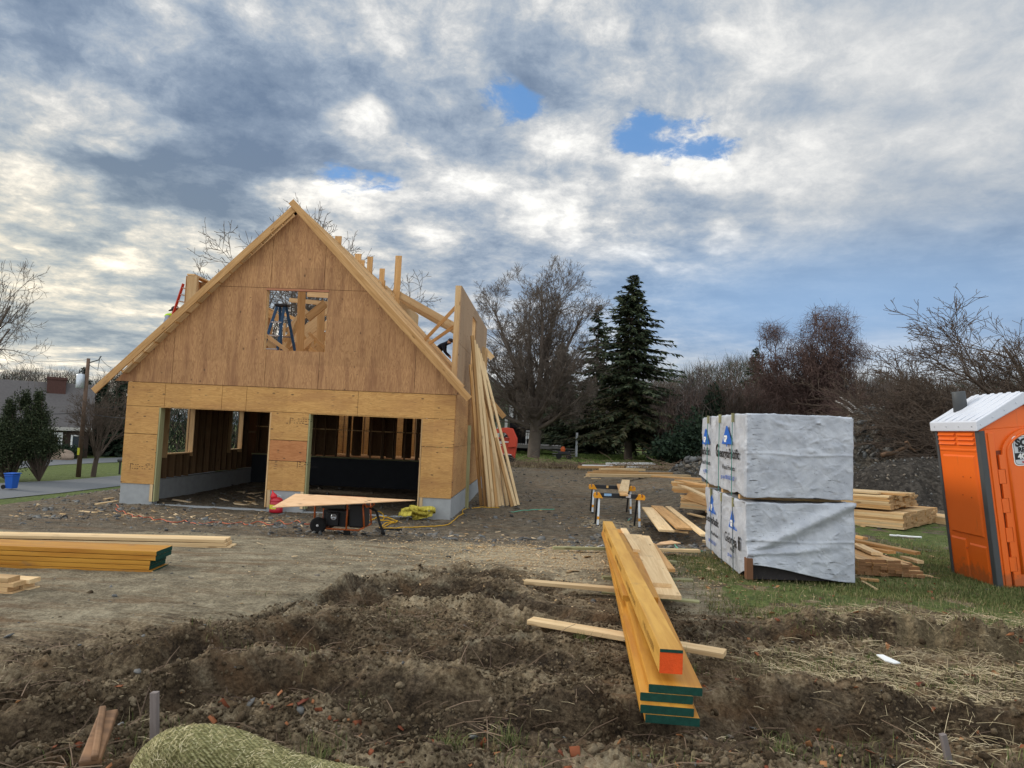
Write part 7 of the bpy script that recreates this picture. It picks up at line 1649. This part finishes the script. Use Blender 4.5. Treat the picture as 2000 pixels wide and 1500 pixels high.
c2 = at(1850, 900, 21.5); _, m2g = mound(c2[0], 22.5, 4.2, 2.6, 1.45, 5, 'dark topsoil mound in front of the stony one by the toilet', sm2, rough=.12)
c3 = at(1345, 905, 34); _, m3g = mound(c3[0] + .6, 34, 2.0, 1.6, .75, 7, 'low stony heap left of the wrapped packs', sm1, rough=.2)
for k, (a, b_, Y, lab) in enumerate((((1722, 893), (1775, 872), 24.6, 'broken brown log lying on the spoil mounds'), ((1768, 862), (1790, 885), 24.0, 'short broken limb sticking up on the spoil mounds'), ((1752, 868), (1830, 884), 25, 'root tangle branch on the spoil mounds'), ((1760, 855), (1800, 866), 25.5, 'curved pale root on the stony mound'))):
    f = MB(); p, q = Vector(at(*a, Y)), Vector(at(*b_, Y)); rr = random.Random(k); pts = [p.lerp(q, i / 6) + Vector((0, 0, rr.uniform(-.06, .08))) for i in range(7)]; f.tube(pts, [(.09 if k == 0 else .04) * (1 - .08 * i) for i in range(7)], 7); tag(f.build('broken_branch', wood('log_wood', (.20, .12, .07), (.10, .06, .035), grain=10), smooth=True, org=p), lab, 'branch')
# ------------------------------------------------------------------ LOOSE GROUND COVER (things nobody could count)
def ico(sub):
    bm = bmesh.new(); bmesh.ops.create_icosphere(bm, subdivisions=sub, radius=1.0); V = np.array([v.co[:] for v in bm.verts]); F = np.array([[v.index for v in f.verts] for f in bm.faces]); bm.free(); return V, F
def rotm(rng, n, tilt=math.pi):
    a = rng.uniform(0, 2 * math.pi, n); b_ = rng.normal(0, tilt, n); c = rng.normal(0, tilt, n)
    ca, sa, cb, sb_, cc, sc = np.cos(a), np.sin(a), np.cos(b_), np.sin(b_), np.cos(c), np.sin(c); Z = np.zeros(n); O = np.ones(n)
    Rz = np.stack([ca, -sa, Z, sa, ca, Z, Z, Z, O], 1).reshape(n, 3, 3); Rx = np.stack([O, Z, Z, Z, cb, -sb_, Z, sb_, cb], 1).reshape(n, 3, 3); Ry = np.stack([cc, Z, sc, Z, O, Z, -sc, Z, cc], 1).reshape(n, 3, 3)
    return Rz @ Rx @ Ry
def scatter(name, pos, size, flat, mats, seed, sub=1, tilt=.4, rough=.35, smooth=False, sink=.3, aspect=(.6, 1.4)):
    """lumps: every one with its own outline"""
    rng = np.random.default_rng(seed); n = len(pos); V0, F0 = ico(sub); k = len(V0); R_ = rotm(rng, n, tilt)
    sh = V0[None] * (1 + rough * rng.normal(0, .45, (n, k, 1))); sh = sh * np.stack([np.ones(n), rng.uniform(*aspect, n), flat * rng.uniform(.6, 1.4, n)], 1)[:, None, :] * size[:, None, None]
    W = np.einsum('nij,nkj->nki', R_, sh) + pos[:, None, :]; W[:, :, 2] += (size * flat * (1 - sink))[:, None]
    F = (F0[None] + (np.arange(n) * k)[:, None, None]).reshape(-1, F0.shape[1]); mi = np.repeat(rng.integers(0, len(mats), n), len(F0))
    o_ = link(name, mesh_np(name, W.reshape(-1, 3), F, mats, smooth=smooth, mi=mi)); tag(o_, kind='stuff'); return o_
def fanpts(n, rng, y0, y1, pw=1.0, t0=-.85, t1=.85):
    y = y0 * (y1 / y0) ** (rng.uniform(0, 1, n) ** pw); x = rng.uniform(t0, t1, n) * (y * .83 + .6); return x, y
rng = np.random.default_rng(77)
cl_m = [soilmat('clod_soil_dark', [(.3, (.040, .026, .015)), (.5, (.10, .070, .041)), (.7, (.20, .15, .092))]), soilmat('clod_soil_light', [(.3, (.09, .063, .038)), (.5, (.20, .15, .092)), (.7, (.34, .27, .18))])]
# clods in the churned mud
x, y = fanpts(60000, rng, 2.7, 9.5); mu = mudmask(x, y); _, nr = rutinfo(x, y); pr = np.clip(mu * .30 + nr * .7, 0, 1) * fbm(x * 1.7, y * 1.7, o=3, seed=61) ** 1.5 * 2.2 + .003
k = rng.uniform(0, 1, len(x)) < pr * .17; x, y = x[k], y[k]
far_ok = ~((np.abs(x - np.interp(y, [3.8, 11], [.75, 1.1])) < .28) & (y > 3.9) & (y < 11)); x, y = x[far_ok], y[far_ok]
sz = .005 + .022 * rng.pareto(2.6, len(x)).clip(0, 1.5) * .6; z = H(x, y)
scatter('soil_clods', np.stack([x, y, z], 1), sz * 1.25, .7, cl_m, 1, sub=2, tilt=2, rough=.22, sink=1.05, aspect=(.4, 1.3))
x, y = fanpts(90000, rng, 2.7, 7.8, 1.0, -.95, .95); mu = np.maximum(mudmask(x, y), rutinfo(x, y)[1]); k = rng.uniform(0, 1, len(x)) < mu * S(.35, .6, fbm(x * 2.2, y * 2.2, o=3, seed=66)); x, y = x[k], y[k]
scatter('soil_crumbs', np.stack([x, y, H(x, y)], 1), rng.uniform(.004, .013, len(x)), .8, cl_m, 21, sub=1, tilt=2, rough=.4, sink=.6)
# slate stones, on the yard and towards the garage
st_m = [simple('slate_dark', (.065, .062, .058), .8, .3, var=.3, sc=9), simple('slate_grey', (.13, .125, .115), .75, .35, var=.3, sc=9), simple('slate_blue', (.115, .118, .115), .7, .4, var=.3, sc=9), simple('stone_tan', (.17, .145, .115), .85, .2, var=.3, sc=9)]
x, y = fanpts(42000, rng, 2.7, 38, .8); g1 = fbm(x * .8, y * .8, o=3, seed=62)
kp = rng.uniform(0, 1, len(x)) < np.clip(.03 + 1.1 * S(9.5, 12.5, y) * S(.25, .7, g1) + .0 * mudmask(x, y), 0, 1) * (1 - .9 * ((x > 2.0 + .1 * y) & (y < 18) & (y > 5))); x, y = x[kp], y[kp]
ins = (x > XL - .1) & (x < XR_ + .1) & (y > Y0) ; kp = ~ins | (rng.uniform(0, 1, len(x)) < .5); x, y = x[kp], y[kp]
sz = (.010 + .016 * rng.pareto(2.6, len(x)).clip(0, 2.8)) * (.6 + .75 * S(8, 14, y)); scatter('slate_stones', np.stack([x, y, H(x, y)], 1), sz, .32, st_m, 2, sub=1, tilt=.35, rough=.5, sink=.5)
x = m1g[0].ravel(); y = m1g[1].ravel(); z = m1g[2].ravel(); i = rng.integers(0, len(x), 5200); i = i[z[i] > Hbase(x[i], y[i]) + .1]
scatter('mound_stones', np.stack([x[i] + rng.normal(0, .02, len(i)), y[i], z[i]], 1), .03 + .05 * rng.pareto(2.5, len(i)).clip(0, 2.5), .45, st_m, 3, sub=1, tilt=.7, rough=.5)
x = m3g[0].ravel(); y = m3g[1].ravel(); z = m3g[2].ravel(); i = rng.integers(0, len(x), 1600); i = i[z[i] > Hbase(x[i], y[i]) + .05]
scatter('mound_stones', np.stack([x[i], y[i], z[i]], 1), .03 + .06 * rng.pareto(2.5, len(i)).clip(0, 2), .45, st_m, 4, sub=1, tilt=.7, rough=.5)
x = m2g[0].ravel(); y = m2g[1].ravel(); z = m2g[2].ravel(); i = rng.integers(0, len(x), 1500); i = i[z[i] > Hbase(x[i], y[i]) + .05]
scatter('mound_stones', np.stack([x[i], y[i], z[i]], 1), .012 + .02 * rng.pareto(2.5, len(i)).clip(0, 2), .5, st_m, 5, sub=1, tilt=.7, rough=.5)
# wood chips and offcuts strewn about
def chips(name, x, y, lo, hi, wr, mats, seed, th=.006, z=None, tilt=.18, zo=.006):
    rng = np.random.default_rng(seed); n = len(x); V0 = np.array([(-.5, -.5, 0), (.5, -.5, 0), (.5, .5, 0), (-.5, .5, 0), (-.5, -.5, 1), (.5, -.5, 1), (.5, .5, 1), (-.5, .5, 1)]); F0 = np.array([(0, 3, 2, 1), (4, 5, 6, 7), (0, 1, 5, 4), (1, 2, 6, 5), (2, 3, 7, 6), (3, 0, 4, 7)])
    L = rng.uniform(lo, hi, n) ** 1.0; sc = np.stack([L, L * rng.uniform(*wr, n), np.full(n, th)], 1); sh = (V0[None] + np.concatenate([rng.normal(0, .07, (n, 8, 2)), np.zeros((n, 8, 1))], 2)) * sc[:, None, :]
    W = np.einsum('nij,nkj->nki', rotm(rng, n, tilt), sh); W = W + np.stack([x, y, (H(x, y) if z is None else z) + zo], 1)[:, None, :]
    o_ = link(name, mesh_np(name, W.reshape(-1, 3), (F0[None] + (np.arange(n) * 8)[:, None, None]).reshape(-1, 4), mats, mi=np.repeat(rng.integers(0, len(mats), n), 6))); tag(o_, kind='stuff'); return o_
ch_m = [simple('chip_pale', (.58, .43, .26), .8, .2, var=.2), simple('chip_tan', (.42, .28, .14), .8, .2, var=.2)]
x = np.concatenate([rng.normal(-7.6, 1.7, 170), rng.normal(-3, 2.5, 130), rng.normal(2, 1.0, 90), rng.normal(1, 2.2, 160), rng.normal(-9, 2.2, 90)]); y = np.concatenate([rng.normal(15.8, .7, 170), rng.normal(14.5, 1.6, 130), rng.normal(18, 1.3, 90), rng.normal(10, 1.6, 160), rng.normal(14, 2, 90)])
chips('wood_scraps', x, y, .02, .13, (.15, .5), ch_m, 5)
x, y = rng.normal(.3, 1.4, 5000), rng.normal(9.8, 1.3, 5000); chips('sawdust_flakes', x, y, .006, .028, (.3, .9), ch_m, 6, .003)
x, y = rng.normal(-8, 1.1, 26), rng.uniform(18.3, 22, 26); chips('wood_scraps', x, y, .1, .6, (.06, .25), ch_m, 7, .02)
# grass
def blades(name, x, y, hmin, hmax, w_, mats, seed, lay=.35, zo=0.0, curve=True):
    rng = np.random.default_rng(seed); n = len(x); z = H(x, y) + zo; a = rng.uniform(0, 6.28, n); hgt = rng.uniform(hmin, hmax, n); ln = rng.normal(0, lay, n)
    p = np.stack([x, y, z - .004], 1); s = np.stack([np.cos(a), np.sin(a), np.zeros(n)], 1) * w_; le = np.stack([-np.sin(a), np.cos(a), np.zeros(n)], 1)
    m_ = p + le * (hgt * ln * .4)[:, None] + np.array([0, 0, 1.]) * (hgt * .6)[:, None]; tp = p + le * (hgt * ln * 1.3)[:, None] + np.array([0, 0, 1.]) * (hgt * np.cos(np.clip(ln, -1.3, 1.3)))[:, None]
    V = np.stack([p - s, p + s, m_ + s * .7, m_ - s * .7, tp + s * .1, tp - s * .1], 1).reshape(-1, 3); b0 = np.arange(n) * 6; F = np.concatenate([b0[:, None] + [0, 1, 2, 3], b0[:, None] + [3, 2, 4, 5]])
    o_ = link(name, mesh_np(name, V, F, mats)); tag(o_, kind='stuff'); return o_
gm = leafm('grass_blades', (.050, .070, .018), (.10, .13, .035), (.24, .20, .09)); gm2 = leafm('dry_grass', (.10, .08, .04), (.22, .17, .09), (.40, .32, .19))
x, y = fanpts(260000, rng, 4.0, 17, .75, .12, .95); n1 = fbm(x * 1.1, y * 1.1, o=4, seed=71); _, nr = rutinfo(x, y)
gg = S(1.5, 2.4, x + 1.2 * (n1 - .5)) * S(11.5, 9.5, y - .4 * x) * (1 - .92 * S(.2, .6, nr)) * (.12 + .88 * S(.42, .60, n1)) * S(4.35, 4.9, y)
k = rng.uniform(0, 1, len(x)) < gg; blades('grass', x[k], y[k], .015, .060, .0028, [gm], 8, .5)
k = rng.uniform(0, 1, len(x)) < gg * .38 * S(.6, .4, n1); blades('dry_grass', x[k], y[k], .03, .10, .0022, [gm2], 9, .9)
x, y = fanpts(9000, rng, 2.9, 6.5); n1 = fbm(x * 2, y * 2, o=3, seed=72); k = n1 > .68; blades('grass_tufts', x[k], y[k], .03, .10, .002, [gm, ], 10, .5)
# tufts at distinct spots in the mud
tx, ty = [], []
for px, py in ((1140, 1250), (705, 1380), (620, 1465), (1530, 1475), (880, 1455), (990, 1440), (1345, 1300)): q = gz(px, py, .69); tx.append(rng.normal(q[0], .05, 90)); ty.append(rng.normal(q[1], .05, 90))
blades('grass_tufts', np.concatenate(tx), np.concatenate(ty), .04, .11, .002, [gm], 11, .6)
# straw lying on the ground
def strands(name, x, y, lo, hi, w_, mats, seed, zo=.012, tilt=.12):
    rng = np.random.default_rng(seed); n = len(x); a = rng.uniform(0, 6.28, n); L = lo + (hi - lo) * rng.uniform(0, 1, n) ** 2.2; b_ = rng.normal(0, tilt, n); d = np.stack([np.cos(a) * np.cos(b_), np.sin(a) * np.cos(b_), np.sin(np.abs(b_))], 1); s = np.stack([-np.sin(a), np.cos(a), np.zeros(n)], 1) * w_
    h0 = H(x, y); x1, y1 = x + d[:, 0] * L, y + d[:, 1] * L; h1 = H(x1, y1); p = np.stack([x, y, h0 + zo], 1); q = np.stack([x1, y1, np.maximum(h1 + .004, h0 + zo + d[:, 2] * L)], 1); m_ = (p + q) / 2 + np.array([0, 0, 1]) * (L * .06)[:, None]
    u = np.array([0, 0, 1.]) * w_ * 1.2
    V = np.stack([p - s, p + s, m_ + s, m_ - s, q + s * .5, q - s * .5, p + u, m_ + u, q + u], 1).reshape(-1, 3); b0 = np.arange(n) * 9; F = np.concatenate([b0[:, None] + f_ for f_ in ([0, 6, 7, 3], [6, 1, 2, 7], [3, 7, 8, 5], [7, 2, 4, 8])])
    o_ = link(name, mesh_np(name, V, F, mats)); tag(o_, kind='stuff'); return o_
sw = leafm('straw', (.14, .10, .055), (.34, .27, .155), (.58, .48, .31))
x, y = fanpts(90000, rng, 3.3, 8, 1, .2, .95); n1 = fbm(x * 1.6, y * 1.6, o=3, seed=73); _, nr = rutinfo(x, y)
band = S(1.25, 1.8, x) * S(5.9, 5.2, y - .12 * x) + .8 * S(2.2, 3.0, x) * S(5.9, 6.3, y) * S(7.4, 6.9, y)
k = rng.uniform(0, 1, len(x)) < band * (1 - .85 * nr) * S(.3, .6, n1) * .42; strands('straw', x[k], y[k], .03, .22, .0016, [sw], 12)
x, y = fanpts(24000, rng, 2.8, 8.5); k = rng.uniform(0, 1, len(x)) < .08 * mudmask(x, y) * S(.45, .7, fbm(x * 2, y * 2, o=3, seed=74)) * 2; strands('straw', x[k], y[k], .02, .11, .0013, [sw], 13)
rt = leafm('roots', (.05, .03, .02), (.10, .065, .04), (.22, .15, .10)); x, y = fanpts(1300, rng, 2.9, 7.5); k = mudmask(x, y) > .5; strands('root_bits', x[k], y[k], .05, .30, .0028, [rt], 14, .02, .25)
lf = leafm('fallen_leaf', (.12, .03, .018), (.24, .075, .03), (.34, .17, .07)); x, y = fanpts(900, rng, 2.8, 12, 1); k = ((x > 1) | (y < 4.2)); chips('fallen_leaves', x[k], y[k], .02, .06, (.5, .9), [lf], 15, .002, tilt=.5)
# brush line and rough grass before the lawn
x, y = rng.uniform(-3, 20, 12000), rng.normal(39.0, .8, 12000); k = y > 37.5; blades('weeds', x[k], y[k], .05, .28, .012, [gm2, ], 16, .8)
x, y = rng.uniform(-4, 16, 30000), rng.uniform(41, 60, 30000); blades('lawn_grass', x, y, .04, .10, .02, [leafm('lawn_blades', (.07, .12, .025), (.13, .20, .045), (.24, .28, .09))], 17, .5)
x, y = rng.uniform(-3, 14, 900), rng.normal(39.2, .8, 900); strands('fallen_twigs', x, y, .4, 2.0, .012, [rt], 18, .05, .2)
